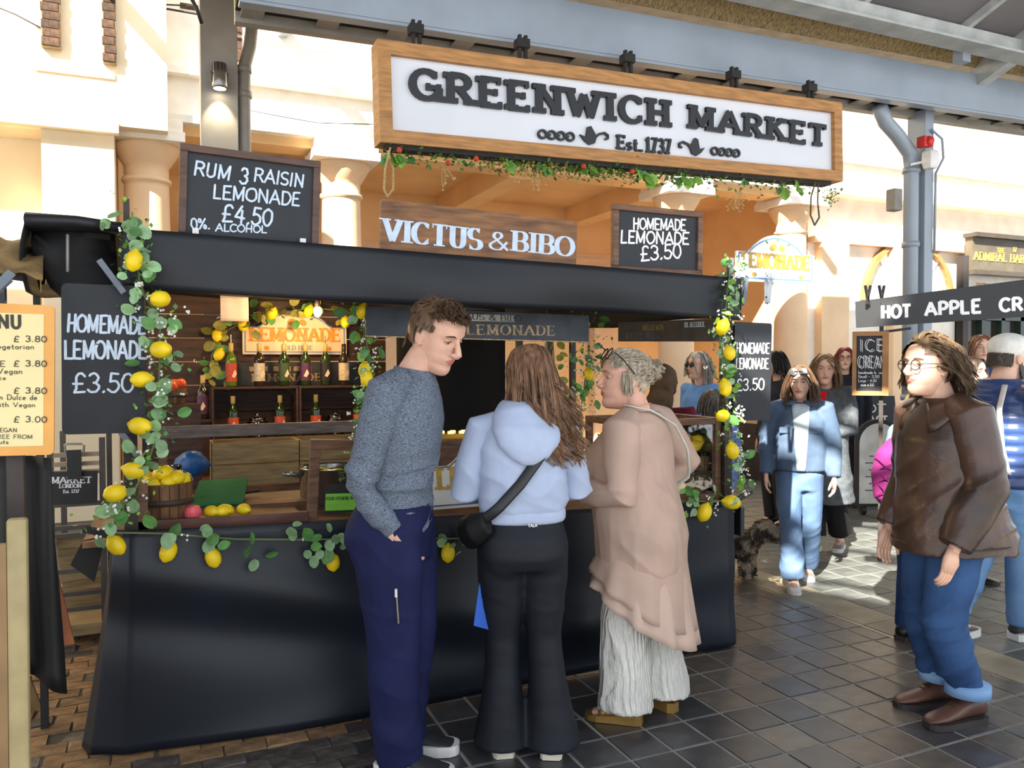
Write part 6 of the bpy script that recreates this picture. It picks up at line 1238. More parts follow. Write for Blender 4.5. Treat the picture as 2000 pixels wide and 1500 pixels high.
shell(h, T, lambda x, y, z: y < .05 and (z > .03 or y < .0), .008, sc=(.079, .103, .103))
Rh = rotm(R(25), R(4), R(3))
for k in range(150):
    p, n_ = scalp(rs, -.45, 1.5)
    if p[1] > .03 and p[2] < .09: continue
    pts = [p]; d = V(n_[0]*.25, -.55 if p[2] > .06 else -.1, -1.0); tx = rs.gauss(0, .018)
    for q in range(7): nx = pts[-1]+nrm(d+V(0, 0, -.25*q))*.03; pts.append(surf(nx, lift=.06+.04*rs.random()))
    L = rs.uniform(.10, .175); p = pts[-1]
    for q in range(1, 9):
        t = q/8; xx = p[0]*(1-.35*t)+.035*t+.075*t*t+tx*t; yb = -.150-.012*math.sin(t*PI); pts.append(V(xx, p[1]*(1-min(1, t*1.3))+(yb+rs.uniform(-.006, .006))*min(1, t*1.3), p[2]-L*t))
    P.append(pts)
P = clump(P, rs, 18, .006, .4)
strands(h, T, P, .003, .0015); h.build('hair', hm, girl, True)
mb = MB(); q = [dep(u, v, 3.15) for u, v in ((938, 1128), (925, 1222), (962, 1232), (985, 1120))]; c = q[0]; mb.add([x-c for x in q]+[x-c+CD*.06 for x in q], [(0, 1, 2, 3), (7, 6, 5, 4), (0, 4, 5, 1), (1, 5, 6, 2), (2, 6, 7, 3), (3, 7, 4, 0)]); bb = thing('carrier_bag', 'bright blue bag held in front of the girl in the pale hoodie', 'bag', c); mb.build('bag_body', M('bright_blue', (22, 92, 196), .5, bump=.3, bs=40), bb)
mb = MB(); mb.tube([V(.06, .05, 0), V(.07, .1, .12), V(.08, .14, .0)], .006, 6); mb.build('handle', MATS['bright_blue'], bb)
# ---------------------------------------------------------------- older lady in beige tunic
g = gnd(1250, 1396); H = 1.64; fd = facing(150)
J = skel(H, neck=(0, .01, 1.345), head=(.0, .075, 1.475), chest=(0, 0, 1.17), shR=(.165, -.02, 1.29), elR=(.30, -.11, 1.10), wrR=(.215, .03, .95), shL=(-.165, .02, 1.28), elL=(-.21, .0, 1.0), wrL=(-.15, .285, 1.0), hipR=(.09, 0, .85), hipL=(-.09, 0, .85), anR=(.12, -.06, .08), anL=(-.1, .03, .08), knR=(.1, -.01, .46), knL=(-.1, .03, .46), toR=(.16, .07, .03), toL=(-.13, .17, .03))
lady, T = person('grey-haired older woman in beige tunic and white trousers facing the counter', g, fd, J, m_skB, m_lipr, m_irg, m_brl, (R(36), R(-3), 0), 1.08, True, (('R', (-.2, .8, -.3), (-1, 0, 0), 1, .7), ('L', (.25, .9, .1), (.6, 0, -1), -1, .7)), jaw=1.12)
m_beige = clothm('beige', (182, 156, 142), .85, .06, 6, .1, 350); m_chif = clothm('chiffon', (192, 166, 152), .7, .05, 5, .06); m_cable_ = M('white_crinkle', (226, 224, 216), .85, var=.06, vs=10, bump=.9, bs=55, bstretch=(3, 3, .5), wave=24, spec=.2)
mb = MB(); torso(mb, [(.60, 0, -.012, .185, .165), (.68, 0, -.012, .212, .19), (.8, 0, -.01, .219, .2), (.95, 0, .02, .212, .195), (1.06, 0, .045, .208, .192), (1.16, 0, .05, .208, .188), (1.24, 0, .02, .195, .15), (1.3, 0, .0, .165, .115), (1.345, 0, .0, .1, .085)], e=2.2)
mb.ell((-.085, .14, 1.1), (.1, .11, .1), 16, 10); mb.ell((.085, .14, 1.1), (.1, .11, .1), 16, 10)
garment('tunic', m_beige, lady, mb, .0095, 4, (.004, (22, 22, 10), ((1.02, .1), (.75, .12))), 21)
for k in 'RL': mb = MB(); mb.tube([J['neck']+V(0, -.02, -.06), mid(J['neck'], J['sh'+k], .6), J['sh'+k], mid(J['sh'+k], J['el'+k], .5), J['el'+k], mid(J['el'+k], J['wr'+k], .4), mid(J['el'+k], J['wr'+k], .72)], [.05, .064, .084, .08, .072, .064, .054], 16); garment('sleeve', m_beige, lady, mb, .009, 3, (.004, (14, 14, 34), ((1.02, .07),)), 22)
# asymmetric layered hem
def hemring(z0, z1, r0, r1, amp, nf, ph, mat, name, yo=-.02, lift=.12):
    G_ = []
    for i in range(73):
        a = i/72*2*PI; row = []
        for q in range(9):
            s = q/8; rr = r0+(r1-r0)*s+amp*s*math.sin(nf*a+ph)+amp*.5*s*math.sin(nf*1.7*a+1); zb_ = z1+lift*(.5+.5*math.sin(a-.2)); row.append((rr*1.03*math.cos(a), yo+rr*.93*math.sin(a), z0+(zb_-z0)*s))
        G_.append(row)
    mb = MB(); mb.sheet(G_, .003); return mb.build(name, mat, lady, True)
hemring(.74, .40, .198, .243, .009, 9, .4, m_beige, 'tunic_skirt', -.012, .27); hemring(.66, .33, .20, .25, .012, 11, 1.4, m_chif, 'chiffon_hem', -.018, .29)
mb = MB(); torso(mb, [(.6, 0, 0, .16, .14), (.75, 0, 0, .17, .15), (.9, 0, 0, .15, .13)])
for s in (1, -1):
    k = 'R' if s > 0 else 'L'; mb.tube([J['hip'+k]-V(0, 0, .1), J['kn'+k], mid(J['kn'+k], J['an'+k], .5), J['an'+k]+V(0, 0, .05), J['an'+k]+V(0, .0, -.01)], [(.09, .1), (.1, .108), (.108, .112), (.115, .118), (.12, .122)], 24)
garment('crinkle_trousers', m_cable_, lady, mb, .010, 2, (.004, (60, 40, 3)), 23)
m_gold2 = M('gold_sandal', (176, 140, 76), .35, .6)
for k in 'RL':
    a, t = J['an'+k], J['to'+k]; d = nrm(V(t[0]-a[0], t[1]-a[1], 0)); x = np.cross(d, (0, 0, 1.)); b = MB(); g0 = V(a[0], a[1], 0)-d*.075; rg = []
    for q, w in ((0, .02), (.1, .033), (.3, .035), (.55, .038), (.78, .044), (.93, .034), (1, .012)): rg.append((g0+d*.25*q, w, .045-.022*q))
    out = [c+x*w for c, w, h_ in rg]+[c-x*w for c, w, h_ in rg[::-1]]; hs_ = [h_ for c, w, h_ in rg]+[h_ for c, w, h_ in rg[::-1]]
    b.loft([[p+V(0, 0, .001) for p in out], [p+V(0, 0, h_) for p, h_ in zip(out, hs_)]]); so_ = b.build('sandal', m_gold2, lady)
    b = MB(); c = g0+d*.17+V(0, 0, .03); b.tube([c-x*.042, c-x*.03+V(0, 0, .028), c+d*.02+V(0, 0, .036), c+x*.03+V(0, 0, .028), c+x*.042], [(.014, .003)]*5, 8); b.build('sandal_strap', m_gold2, so_, True)
strap('bag_strap', M('white_strap', (206, 214, 208), .6), lady, [(-.11, .03, 1.375), (-.08, -.08, 1.355), (.02, -.15, 1.29), (.10, -.18, 1.18), (.18, -.165, 1.05), (.232, -.05, .96)], .022, .004)
mb = MB(); mb.tube([J['neck']+V(.06*math.cos(a), .012+.066*math.sin(a), .015-.02*math.sin(a)) for a in np.linspace(0, 2*PI, 25)], .0016, 5); mb.build('necklace', m_gold, lady)
mb = MB(); w = mid(J['elL'], J['wrL'], .93); mb.tube([w+V(.03*math.cos(a), 0, .03*math.sin(a)) for a in np.linspace(0, 2*PI, 17)], .003, 5); mb.build('bracelet', m_gold, lady)
mb = MB(); mb.tube(T(np.array([(-.085, -.012, -.035), (-.087, -.012, -.045), (-.086, -.008, -.052), (-.085, -.014, -.056)])), .0035, 6); mb.build('earring', m_alu, lady)
h = MB(); hm = hairm('ash_blonde', (204, 190, 164), (132, 122, 108)); rs = random.Random(12); P = []
shell(h, T, lambda x, y, z: (z > .05 and y < .07) or (y < .0 and z > -.01) or (y < -.05 and z > -.06), .006, sc=(.077, .102, .102)); bun = V(.0, -.105, .055)
for k in range(190):
    p, n_ = scalp(rs, -.35, 1.5)
    if p[1] > .03 and p[2] < .06: continue
    if abs(p[0]) > .05 and p[1] > -.02 and p[2] < .02: continue
    pts = [p]; b_ = bun+V(rs.gauss(0, .018), rs.gauss(0, .01), rs.gauss(0, .022))
    for q in range(7): nx = pts[-1]+(b_-pts[-1])*(.2+.08*q); pts.append(surf(nx, lift=.06+.05*math.sin(q/6*PI)))
    P.append(pts)
for k in range(60):
    a0 = rs.uniform(0, 6.28); r_ = rs.uniform(.018, .045); P.append([bun+V(r_*math.cos(a0+q*.6), -.012+rs.gauss(0, .012)-.012*math.sin(q), r_*math.sin(a0+q*.6)) for q in range(7)])
for k in range(22):
    s = -1 if k % 2 else 1; p = V(s*rs.uniform(.03, .075), rs.uniform(.02, .085), rs.uniform(.07, .095)); p = surf(p, lift=.04); P.append([p, p+V(s*.008, .008, -.012), p+V(s*.014, .006, -.026), p+V(s*.02, -.004, -.038)])
for k in range(26):
    s = -1 if k % 2 else 1; p = V(s*.078, rs.uniform(-.01, .03), rs.uniform(0, .05)); P.append([p, p+V(s*.006, .0, -.03), p+V(s*.004, -.004, -.06), p+V(0, -.006, -.085)])
P = clump(P, rs, 10, .005, .8); strands(h, T, P, .0024, .001); h.build('hair', hm, lady, True)
mb = MB()
for s in (1, -1):
    mb.tube(T(np.array([(s*.092, -.02, .03), (s*.09, .03, .085), (s*.075, .062, .112)])), .003, 6); mb.tube(T(np.array([(s*(.042+.034*math.cos(a)), .078+.0*math.sin(a)-.012*math.sin(a), .108+.022*math.sin(a)) for a in np.linspace(0, 2*PI, 15)])), .0032, 5)
    mb.prism([(0, 0)], (0, 0, 0), (1, 0, 0), (0, 0, 1), .001) if 0 else None
mb.build('sunglasses', m_blk, lady)
# ---------------------------------------------------------------- man in brown leather jacket
g = gnd(1868, 1392); H = 1.68; fd = facing(192)
J = skel(H, pelvis=(0, .06, .86), waist=(0, .07, 1.0), chest=(0, .08, 1.2), neck=(0, .10, 1.385), head=(0, .165, 1.53), shR=(.165, .09, 1.33), elR=(.215, .06, 1.03), wrR=(.2, .2, .78), shL=(-.165, .09, 1.33), elL=(-.225, .07, 1.02), wrL=(-.215, .215, .775), hipR=(.085, .07, .84), hipL=(-.085, .07, .84), knR=(.09, .10, .46), knL=(-.085, .14, .46), anR=(.09, .0, .09), anL=(-.085, .01, .09), toR=(.1, .17, .02), toL=(-.1, .17, .02))
lm, T = person('man with glasses and chin-length hair walking in brown leather jacket', g, fd, J, m_skC, m_lip, m_irb, m_brl, (R(8), R(-2), 0), 1.06, False, (('R', (0, .25, -1), (-1, .1, 0), 1, .55), ('L', (-.0, .3, -1), (1, .15, 0), -1, .45)), .0052)
m_leather = M('brown_leather', (90, 66, 54), .32, var=.3, vs=5, bump=.35, bs=70, col2=(48, 36, 32), spec=.5); m_jean = jeansm('mid', (56, 88, 134), (36, 60, 98)); m_jeanc = jeansm('cuff', (140, 176, 214), (110, 146, 190))
mb = MB(); torso(mb, [(.735, 0, .03, .225, .25), (.8, 0, .03, .222, .245), (.9, 0, .045, .215, .225), (1.0, 0, .06, .21, .2), (1.12, 0, .075, .208, .178), (1.22, 0, .085, .205, .162), (1.3, 0, .08, .192, .14), (1.36, 0, .085, .13, .105), (1.40, 0, .085, .085, .085)], e=2.3)
jk = garment('leather_jacket', m_leather, lm, mb, .009, 4, (.006, (14, 14, 20), ((1.02, .1), (.82, .1))), 31)
for k in 'RL': mb = MB(); mb.tube([J['neck']+V(0, -.02, -.06), mid(J['neck'], J['sh'+k], .6), J['sh'+k], mid(J['sh'+k], J['el'+k], .4), J['el'+k], mid(J['el'+k], J['wr'+k], .45), J['wr'+k]+V(0, -.01, .02)], [.06, .072, .094, .094, .086, .08, .066], 18); garment('sleeve', m_leather, lm, mb, .009, 3, (.007, (10, 16, 30), ((1.02, .12),)), 32)
mb = MB()
for s in (1, -1): mb.sheet([[(s*(.02+.075*math.cos(t)*1.0+.02*q), .085+.1*math.sin(t)+.014*q, 1.425-.02*q-.05*max(0, math.sin(t))*(1+q*.4)) for q in range(4)] for t in np.linspace(-1.45, 1.5, 16)], .006)
mb.build('collar', m_leather, jk, True)
mb = MB(); mb.tube([(.226*math.cos(a)*1.0, .03+.253*math.sin(a), .775) for a in np.linspace(0, 2*PI, 41)], .0035, 5); mb.build('hem_seam', m_leather, jk, True)
mb = MB(); torso(mb, [(.72, 0, .06, .155, .13), (.8, 0, .05, .165, .14), (.9, 0, .06, .16, .13)])
for s in (1, -1):
    k = 'R' if s > 0 else 'L'; mb.tube([J['hip'+k], mid(J['hip'+k], J['kn'+k], .45), J['kn'+k], mid(J['kn'+k], J['an'+k], .5)+V(0, .01, 0), J['an'+k]+V(0, .01, .05)], [(.095, .12), (.094, .112), (.084, .096), (.078, .086), (.072, .078)], 18)
je = garment('jeans', m_jean, lm, mb, .009, 3, (.0055, (10, 18, 34), ((.46, .12), (.15, .08))), 33)
for k in 'RL': mb = MB(); a = J['an'+k]+V(0, .01, .03); mb.tube([a, a+V(0, -.002, .05)], [(.088, .094), (.087, .093)], 18); mb.build('turn_up', m_jeanc, je, True)
for k in 'RL': shoe('leather_boot', (M('brown_boot', (96, 66, 54), .4, var=.2), M('dark_sole', (52, 46, 44), .6)), lm, J['an'+k], J['to'+k], .30, .056, .125, .024)
h = MB(); hm = hairm('light_brown', (112, 90, 66), (64, 49, 36)); rs = random.Random(15); P = []
shell(h, T, lambda x, y, z: (z > .06 and y < .075) or (y < .015 and z > -.02) or (y < -.03 and z > -.08), .012, sc=(.08, .104, .102))
for k in range(230):
    p, n_ = scalp(rs, -.3, 1.5)
    if p[1] > .04 and p[2] < .06: continue
    pts = [p]; d = V(n_[0]*.9, -.55, -.05) if p[1] > -.02 else V(n_[0]*.9, -.25, -.6); ph = rs.uniform(0, 6)
    for q in range(9): nx = pts[-1]+nrm(d+V(0, -.06, -.26*q))*.0185+V(.004*math.sin(ph+q*1.3), .004*math.cos(ph+q*1.1), 0); pts.append(surf(nx, lift=.16+.06*math.sin(q*.8+ph)))
    if pts[-1][1] > .012: continue
    P.append(pts)
P = clump(P, rs, 13, .0055, .45); strands(h, T, P, .0024, .0012); h.build('hair', hm, lm, True)
def glasses(T, parent, mat=m_lash, r=.023):
    mb = MB()
    for s in (1, -1):
        mb.tube(T(np.array([(s*.032+r*math.cos(a)*1.05, .1005-.004*abs(math.cos(a)), .008+r*.9*math.sin(a)) for a in np.linspace(0, 2*PI, 17)])), .0026, 5); mb.tube(T(np.array([(s*.056, .096, .012), (s*.078, .05, .014), (s*.083, -.01, .014)])), .0018, 5)
    mb.tube(T(np.array([(-.009, .104, .012), (0, .107, .014), (.009, .104, .012)])), .0018, 5); return mb.build('glasses', mat, parent, True)
glasses(T, lm)
strap('bag_strap', m_blk, lm, [(-.13, .07, 1.42), (-.12, -.04, 1.37), (-.0, -.1, 1.22), (.12, -.17, 1.05), (.2, -.2, .95)], .02, .004)
mb = MB(); mb.tube([(.12, -.22, 1.08), (.16, -.25, .95), (.16, -.25, .82), (.15, -.22, .76)], [(.06, .05), (.1, .08), (.1, .08), (.07, .05)], 14); garment('shoulder_bag', clothm('bag_black', (20, 20, 22), .6), lm, mb, .012, 2)
# ---------------------------------------------------------------- woman in denim jacket
g = gnd(1560, 1140); H = 1.60; fd = facing(255); m_djk = jeansm('jacket', (94, 112, 136), (66, 84, 108)); m_djean = jeansm('blue', (102, 126, 156), (74, 98, 132))
J = skel(H, head=(0, .03, 1.485), elR=(.225, -.03, 1.02), wrR=(.235, .05, .81), elL=(-.23, -.02, 1.02), wrL=(-.23, .06, .80), anR=(.05, .14, .075), knR=(.07, .12, .45), toR=(.05, .3, .02), anL=(-.08, -.24, .1), knL=(-.08, -.02, .46), toL=(-.08, -.1, .03))
dw, T = person('woman in blue denim jacket and jeans with sunglasses on her head', g, fd, J, m_skC, m_lip, m_irb, m_brb, (R(-12), R(6), 0), 1.0, True, (('R', (0, .2, -1), (-1, .1, 0), 1, .5), ('L', (0, .2, -1), (1, .1, 0), -1, .5)), .009, jaw=.95)
mb = MB(); torso(mb, [(.84, 0, .0, .185, .135), (.95, 0, 0, .182, .135), (1.1, 0, .005, .185, .135), (1.22, 0, 0, .18, .12), (1.29, 0, 0, .13, .09), (1.34, 0, -.005, .08, .07)])
for k in 'RL': mb.tube([J['neck']+V(0, -.02, -.05), mid(J['neck'], J['sh'+k], .6), J['sh'+k], mid(J['sh'+k], J['el'+k], .5), J['el'+k], mid(J['el'+k], J['wr'+k], .5), J['wr'+k]], [.06, .06, .075, .075, .068, .06, .05], 14)
dj = garment('denim_jacket', m_djk, dw, mb, .011, 3, (.006, (14, 8, 30)), 41)
mb = MB(); mb.sheet([[(x*(.6+.6*(z-.85)/.45), .139-.3*abs(x)**1.6-.075*max(0, (z-1.14)/.2)**1.3, z) for x in np.linspace(-.05, .05, 7)] for z in np.linspace(.85, 1.33, 14)], .004); mb.build('grey_top', clothm('light_grey', (190, 204, 214)), dw, True)
mb = MB()
for s in (1, -1): mb.sheet([[(s*(.03+.05*math.sin(t)+.018*q), .06*math.cos(t)+.02*q, 1.355-.016*q) for q in range(3)] for t in np.linspace(-.2, 2.6, 10)], .005)
mb.build('collar', m_djk, dj, True)
for s in (1, -1): mb = MB(); mb.boxf((s*.1-.05, .12, 1.12), (.1, -.0, 0), (0, .012, 0), (0, 0, .045)); mb.build('pocket_flap', m_djk, dj, bevel=.004)
mb = MB(); torso(mb, [(.7, 0, 0, .15, .12), (.8, 0, 0, .155, .125), (.9, 0, 0, .14, .11)])
for s in (1, -1):
    k = 'R' if s > 0 else 'L'; mb.tube([J['hip'+k], mid(J['hip'+k], J['kn'+k], .5), J['kn'+k], mid(J['kn'+k], J['an'+k], .5), J['an'+k]], [(.095, .11), (.09, .1), (.08, .09), (.082, .09), (.085, .092)], 16)
garment('jeans', m_djean, dw, mb, .011, 3, (.0035, (14, 18, 26)), 43)
for k in 'RL': shoe('trainer', (m_lampw, m_lampw), dw, J['an'+k], J['to'+k], .26, .048, .085, .025)
def locks(T, parent, hm, seed, L, n=110, per=8, sc=1.0, part=True, back=False, r=.003, fwd=.0):
    h = MB(); rs = random.Random(seed); P = []
    shell(h, T, lambda x, y, z: (z > .065 and y < .078) or (y < .0 and z > -.03) or (y < -.03 and z > -.09), .008)
    for k in range(n):
        p, n_ = scalp(rs, -.2, 1.5)
        if p[1] > .03 and p[2] < .075: continue
        pts = [p]; s = 1 if p[0] > 0 else -1; d = V(s*.6 if p[2] > .06 else n_[0]*.1, -.1, -.6); ph = rs.uniform(0, 6)
        for q in range(7): nx = pts[-1]+nrm(d+V(0, 0, -.2*q))*.026; pts.append(surf(nx*V(.97, 1, 1), lift=.05+.04*rs.random()))
        if abs(pts[-1][0]) < .058 and pts[-1][1] > .0: continue
        p = pts[-1]; l = L*rs.uniform(.75, 1.05)
        for q in range(1, 7): t = q/6; pts.append(V(p[0]*(1-.06*t)+.006*math.sin(ph+5*t), p[1]+fwd*t+.006*math.cos(ph+4*t), p[2]-l*t))
        P.append(pts)
    P = clump(P, rs, per, .006, .8); strands(h, T, P, r, r*.5); return h.build('hair', hm, parent, True)
dw.scale = (.955,)*3
locks(T, dw, hairm('dark_blonde', (112, 86, 64), (64, 48, 38)), 5, .14)
mb = MB()
for s in (1, -1): mb.lathe([(0, 0), (.026, 0), (.028, .004), (0, .008)], 14, T(V(s*.033, .09, .088)), T(V(s*.033, 1.09, .5))-T(V(s*.033, .09, .088)))
mb.tube(T(np.array([(-.03, .098, .09), (0, .102, .093), (.03, .098, .09)])), .003, 5); mb.build('sunglasses', m_blk, dw)
# ---------------------------------------------------------------- woman in long grey coat
g = gnd(1610, 1076); sc = np.dot(g-CC, fw); H = 1.66; fd = facing(232)
J = skel(H, head=(0, .03, 1.545), elR=(.2, -.0, 1.05), wrR=(.02, .2, 1.02), elL=(-.21, -.0, 1.05), wrL=(-.0, .22, 1.0), anR=(.06, .06, .075), anL=(-.08, -.16, .08), toR=(.06, .2, .02), toL=(-.1, -.02, .02))
cw, T = person('woman in long grey coat over red jumper behind the denim jacket', g, fd, J, m_skC, m_lip, m_irb, m_brl, (R(22), R(4), 0), 1.08, True, (('R', (-.8, .4, .1), (0, -1, -.2), 1, .7), ('L', (.8, .4, .1), (0, -1, -.2), -1, .7)), .010)
m_coat, m_redk = clothm('coat_grey', (92, 98, 104), .85, .15, 30), clothm('red_knit', (214, 24, 38), .9, .08, 30)
mb = MB(); torso(mb, [(.42, 0, -.03, .235, .2), (.6, 0, -.02, .215, .18), (.85, 0, 0, .19, .15), (1.05, 0, .0, .185, .14), (1.25, 0, 0, .185, .125), (1.33, 0, 0, .13, .09), (1.38, 0, -.005, .085, .075)])
for k in 'RL': mb.tube([J['neck']+V(0, -.02, -.05), J['sh'+k], mid(J['sh'+k], J['el'+k], .5), J['el'+k], mid(J['el'+k], J['wr'+k], .6)], [.06, .078, .075, .07, .06], 14)
ct = garment('long_coat', m_coat, cw, mb, .013, 3, (.004, (10, 10, 16)), 51)
mb = MB(); mb.prism([(-.05, 1.36), (.05, 1.36), (.03, 1.22), (.0, 1.12), (-.03, 1.22)], (0, .128, 0), (1, 0, 0), (0, -.03, 1), -.03); mb.build('red_jumper', m_redk, cw)
for k in 'RL': mb = MB(); mb.tube([mid(J['el'+k], J['wr'+k], .55), mid(J['el'+k], J['wr'+k], .75), mid(J['el'+k], J['wr'+k], .95)], [.055, .068, .045], 12); mb.build('red_cuff', m_redk, cw, True)
mb = MB()
for s in (1, -1): mb.sheet([[(s*(.02+.06*(1-t)+.045*q*(1-abs(t-.35))), .128+.01*q-.05*max(0, t-.6), 1.02+.34*t) for q in np.linspace(0, 1, 4)] for t in np.linspace(0, 1, 9)], .006)
mb.build('lapel', m_coat, ct, True)
mb = MB()
for k in 'RL': mb.tube([J['hip'+k]-V(0, 0, .2), J['kn'+k], J['an'+k]+V(0, 0, .06)], [.09, .09, .095], 12)
garment('black_trousers', clothm('black_flat', (28, 28, 32)), cw, mb, .014, 2)
for k in 'RL': shoe('trainer', (M('grey_shoe', (150, 146, 138), .6), m_lampw), cw, J['an'+k], J['to'+k], .26, .048, .09, .03)
cw.scale = (.97,)*3
locks(T, cw, hairm('fair', (150, 116, 80), (100, 74, 52)), 6, .26)
# ---------------------------------------------------------------- man in white cap and blue puffer
g = gnd(1942, 1245); H = 1.74; fd = facing(25); m_puff = M('puffer_blue', (46, 68, 118), .35, var=.1, vs=5, bump=.1, bs=60, spec=.5)
J = skel(H, head=(0, .1, 1.575), neck=(0, .05, 1.45), anR=(.08, .12, .08), toR=(.1, .28, .02), anL=(-.08, -.25, .12), knL=(-.08, -.02, .48), toL=(-.09, -.1, .05), knR=(.09, .1, .5), elR=(.23, .06, 1.12), wrR=(.15, .3, 1.1), elL=(-.23, .06, 1.12), wrL=(-.12, .32, 1.12))
cm, T = person('bearded man in white flat cap and blue puffer jacket at the right edge', g, fd, J, m_skC, m_lip, m_irb, m_brb, (R(-10), R(6), 0), 1.08, False, (('R', (-.3, .9, .2), (-1, 0, -.3), 1, .8), ('L', (.3, .9, .2), (1, 0, -.3), -1, .8)), .010)
mb = MB(); RG = []
for k in range(46):
    t = k/45; z = .86+t*.6; q = .014*abs(math.sin(k*PI/4.5)); w, d_ = np.interp(z, [.86, 1.0, 1.2, 1.35, 1.46], [.19, .2, .215, .19, .1]), np.interp(z, [.86, 1.0, 1.2, 1.35, 1.46], [.15, .16, .165, .14, .1]); RG.append((z, 0, .02, w+q, d_+q))
torso(mb, RG)
for k in 'RL':
    P = sample([J['sh'+k]+V(0, 0, .01), mid(J['sh'+k], J['el'+k], .5), J['el'+k], J['wr'+k]], 36); mb.tube(P, [.078-.02*i/35+.010*abs(math.sin(i*PI/4.5)) for i in range(36)], 16)
garment('puffer_jacket', m_puff, cm, mb, .0095, 2)
mb = MB()
for k in 'RL': mb.tube([J['hip'+k], mid(J['hip'+k], J['kn'+k], .5), J['kn'+k], mid(J['kn'+k], J['an'+k], .5), J['an'+k]], [(.1, .12), (.095, .11), (.085, .095), (.082, .09), (.078, .084)], 16)
torso(mb, [(.75, 0, 0, .16, .13), (.9, 0, 0, .165, .135)]); garment('jeans', jeansm('pale', (118, 152, 190), (88, 124, 166)), cm, mb, .012, 3, (.005, (8, 8, 40)), 61)
for k in 'RL': shoe('trainer', (M('shoe_dark', (52, 56, 60), .6), m_lampw), cm, J['an'+k], J['to'+k], .30, .055, .1, .035)
mb = MB(); cap = MB(); cap.ell((0, -.002, .055), (.094, .118, .078), 24, 14); cap.ell((0, .085, .055), (.075, .07, .026), 20, 8); v, f, nv = voxel(cap, .006, 2); mb.add(T(v), f); mb.build('flat_cap', clothm('cap_white', (240, 238, 232)), cm, True)
h = MB(); rs = random.Random(8); P = []
for k in range(900):
    s = rs.choice((-1, 1)); t = rs.random(); p = V(s*(.066-.05*t**1.5), .0+.085*t, -.03-.065*t+rs.gauss(0, .012)); P.append([p, p+V(0, .012, -.012), p+V(0, .016, -.032)])
for k in range(900):
    az = rs.uniform(1.9, 4.4); p = V(.076*math.sin(az), -.012+.1*math.cos(az), rs.uniform(-.035, .02)); P.append([p, p+V(0, -.003, -.01), p+V(0, -.003, -.02)])
strands(h, T, P, .003, .001); h.build('beard', hairm('beard', (84, 72, 64), (46, 38, 34)), cm, True)
for s in (1, -1): strap('backpack_strap', M('pale_strap', (212, 208, 200), .7), cm, [(s*.11, -.1, 1.43), (s*.125, -.17, 1.3), (s*.15, -.18, 1.1), (s*.16, -.14, .95)], .03, .005)
# ---------------------------------------------------------------- further people
def simple(label, loc, fdir, H, top, bottom, hairmat, hl=.1, head=(0, 0, 0), fem=True, over={}, skin=m_skC, longtop=False, seed=1, group=None, scalpcap=True):
    J = skel(H, **over); p, T = person(label, loc, fdir, J, skin, m_lip, m_irb, m_brb, head, .98*H/1.65, fem, (('R', (0, .2, -1), (-1, .1, 0), 1, .5), ('L', (0, .2, -1), (1, .1, 0), -1, .5)), .011)
    s = H/1.65; mb = MB(); torso(mb, [(q*s, 0, 0, a*s, b*s) for q, a, b in ((.55 if longtop else .8, .2, .16), (.95, .18, .14), (1.15, .185, .14), (1.26, .18, .12), (1.33, .12, .085), (1.375, .08, .07))])
    for k in 'RL': mb.tube([J['neck']-V(0, 0, .05), J['sh'+k], mid(J['sh'+k], J['el'+k], .5), J['el'+k], mid(J['el'+k], J['wr'+k], .9)], [.06*s, .075*s, .072*s, .065*s, .05*s], 12)
    garment('jacket', top, p, mb, .014, 3, (.004, (10, 10, 24)), seed); mb = MB()
    for k in 'RL': mb.tube([J['hip'+k], J['kn'+k], J['an'+k]], [.1*s, .085*s, .075*s], 12)
    torso(mb, [(.7*s, 0, 0, .15*s, .12*s), (.88*s, 0, 0, .16*s, .13*s)]); garment('trousers', bottom, p, mb, .015, 2)
    for k in 'RL': shoe('shoe', (m_blk, m_post), p, J['an'+k], J['to'+k], .26, .048, .09, .025, False)
    if hairmat: locks(T, p, hairmat, seed, hl, 80, 6, r=.004)
    return p, T
def standing(u, D): q = dep(u, 712, D); return V(q[0], q[1], 0)
m_dkc = clothm('dark_jacket', (34, 36, 44)); m_drk = clothm('dark_trouser', (40, 40, 46))
p, T = simple('red-haired woman with glasses in dark jacket behind the grey coat', standing(1650, 8.7), facing(250), 1.71, m_dkc, m_drk, hairm('red', (150, 44, 34), (84, 24, 22)), .12, seed=3); glasses(T, p)
p, T = simple('woman in denim jacket and red shirt far behind the white cap', standing(1912, 7.6), facing(262), 1.80, jeansm('far', (58, 78, 120), (40, 56, 92)), m_drk, hairm('auburn', (150, 96, 62), (96, 60, 40)), .06, seed=4)
mb = MB(); mb.sheet([[(x, .15-.4*abs(x)**1.6, z) for x in np.linspace(-.07, .07, 5)] for z in np.linspace(1.05, 1.42, 5)], .004); mb.build('red_shirt', m_redk, p, True)
p, T = simple('grey-haired person in light blue shirt behind the stall right post', standing(1368, 6.7), facing(205), 1.64, clothm('shirt_blue', (104, 150, 212)), m_drk, hairm('silver', (196, 188, 178), (140, 132, 124)), .03, seed=5)
mb = MB(); [mb.ell(T(V(s*.033, .1, .01)), .02*1.0, 8, 6) for s in (1, -1)]; mb.build('sunglasses', m_blk, p)
p, T = simple('person in violet-blue top bending beside the light blue shirt', standing(1392, 5.6), facing(110), 1.36, clothm('violet_blue', (116, 132, 196)), m_drk, hairm('grey_dark', (120, 110, 100), (70, 64, 58)), .02, seed=6)
p, T = simple('woman in brown headscarf and maroon top behind the glass case', standing(1296, 5.0), facing(60), 1.52, clothm('maroon', (112, 30, 52)), m_drk, None, seed=7)
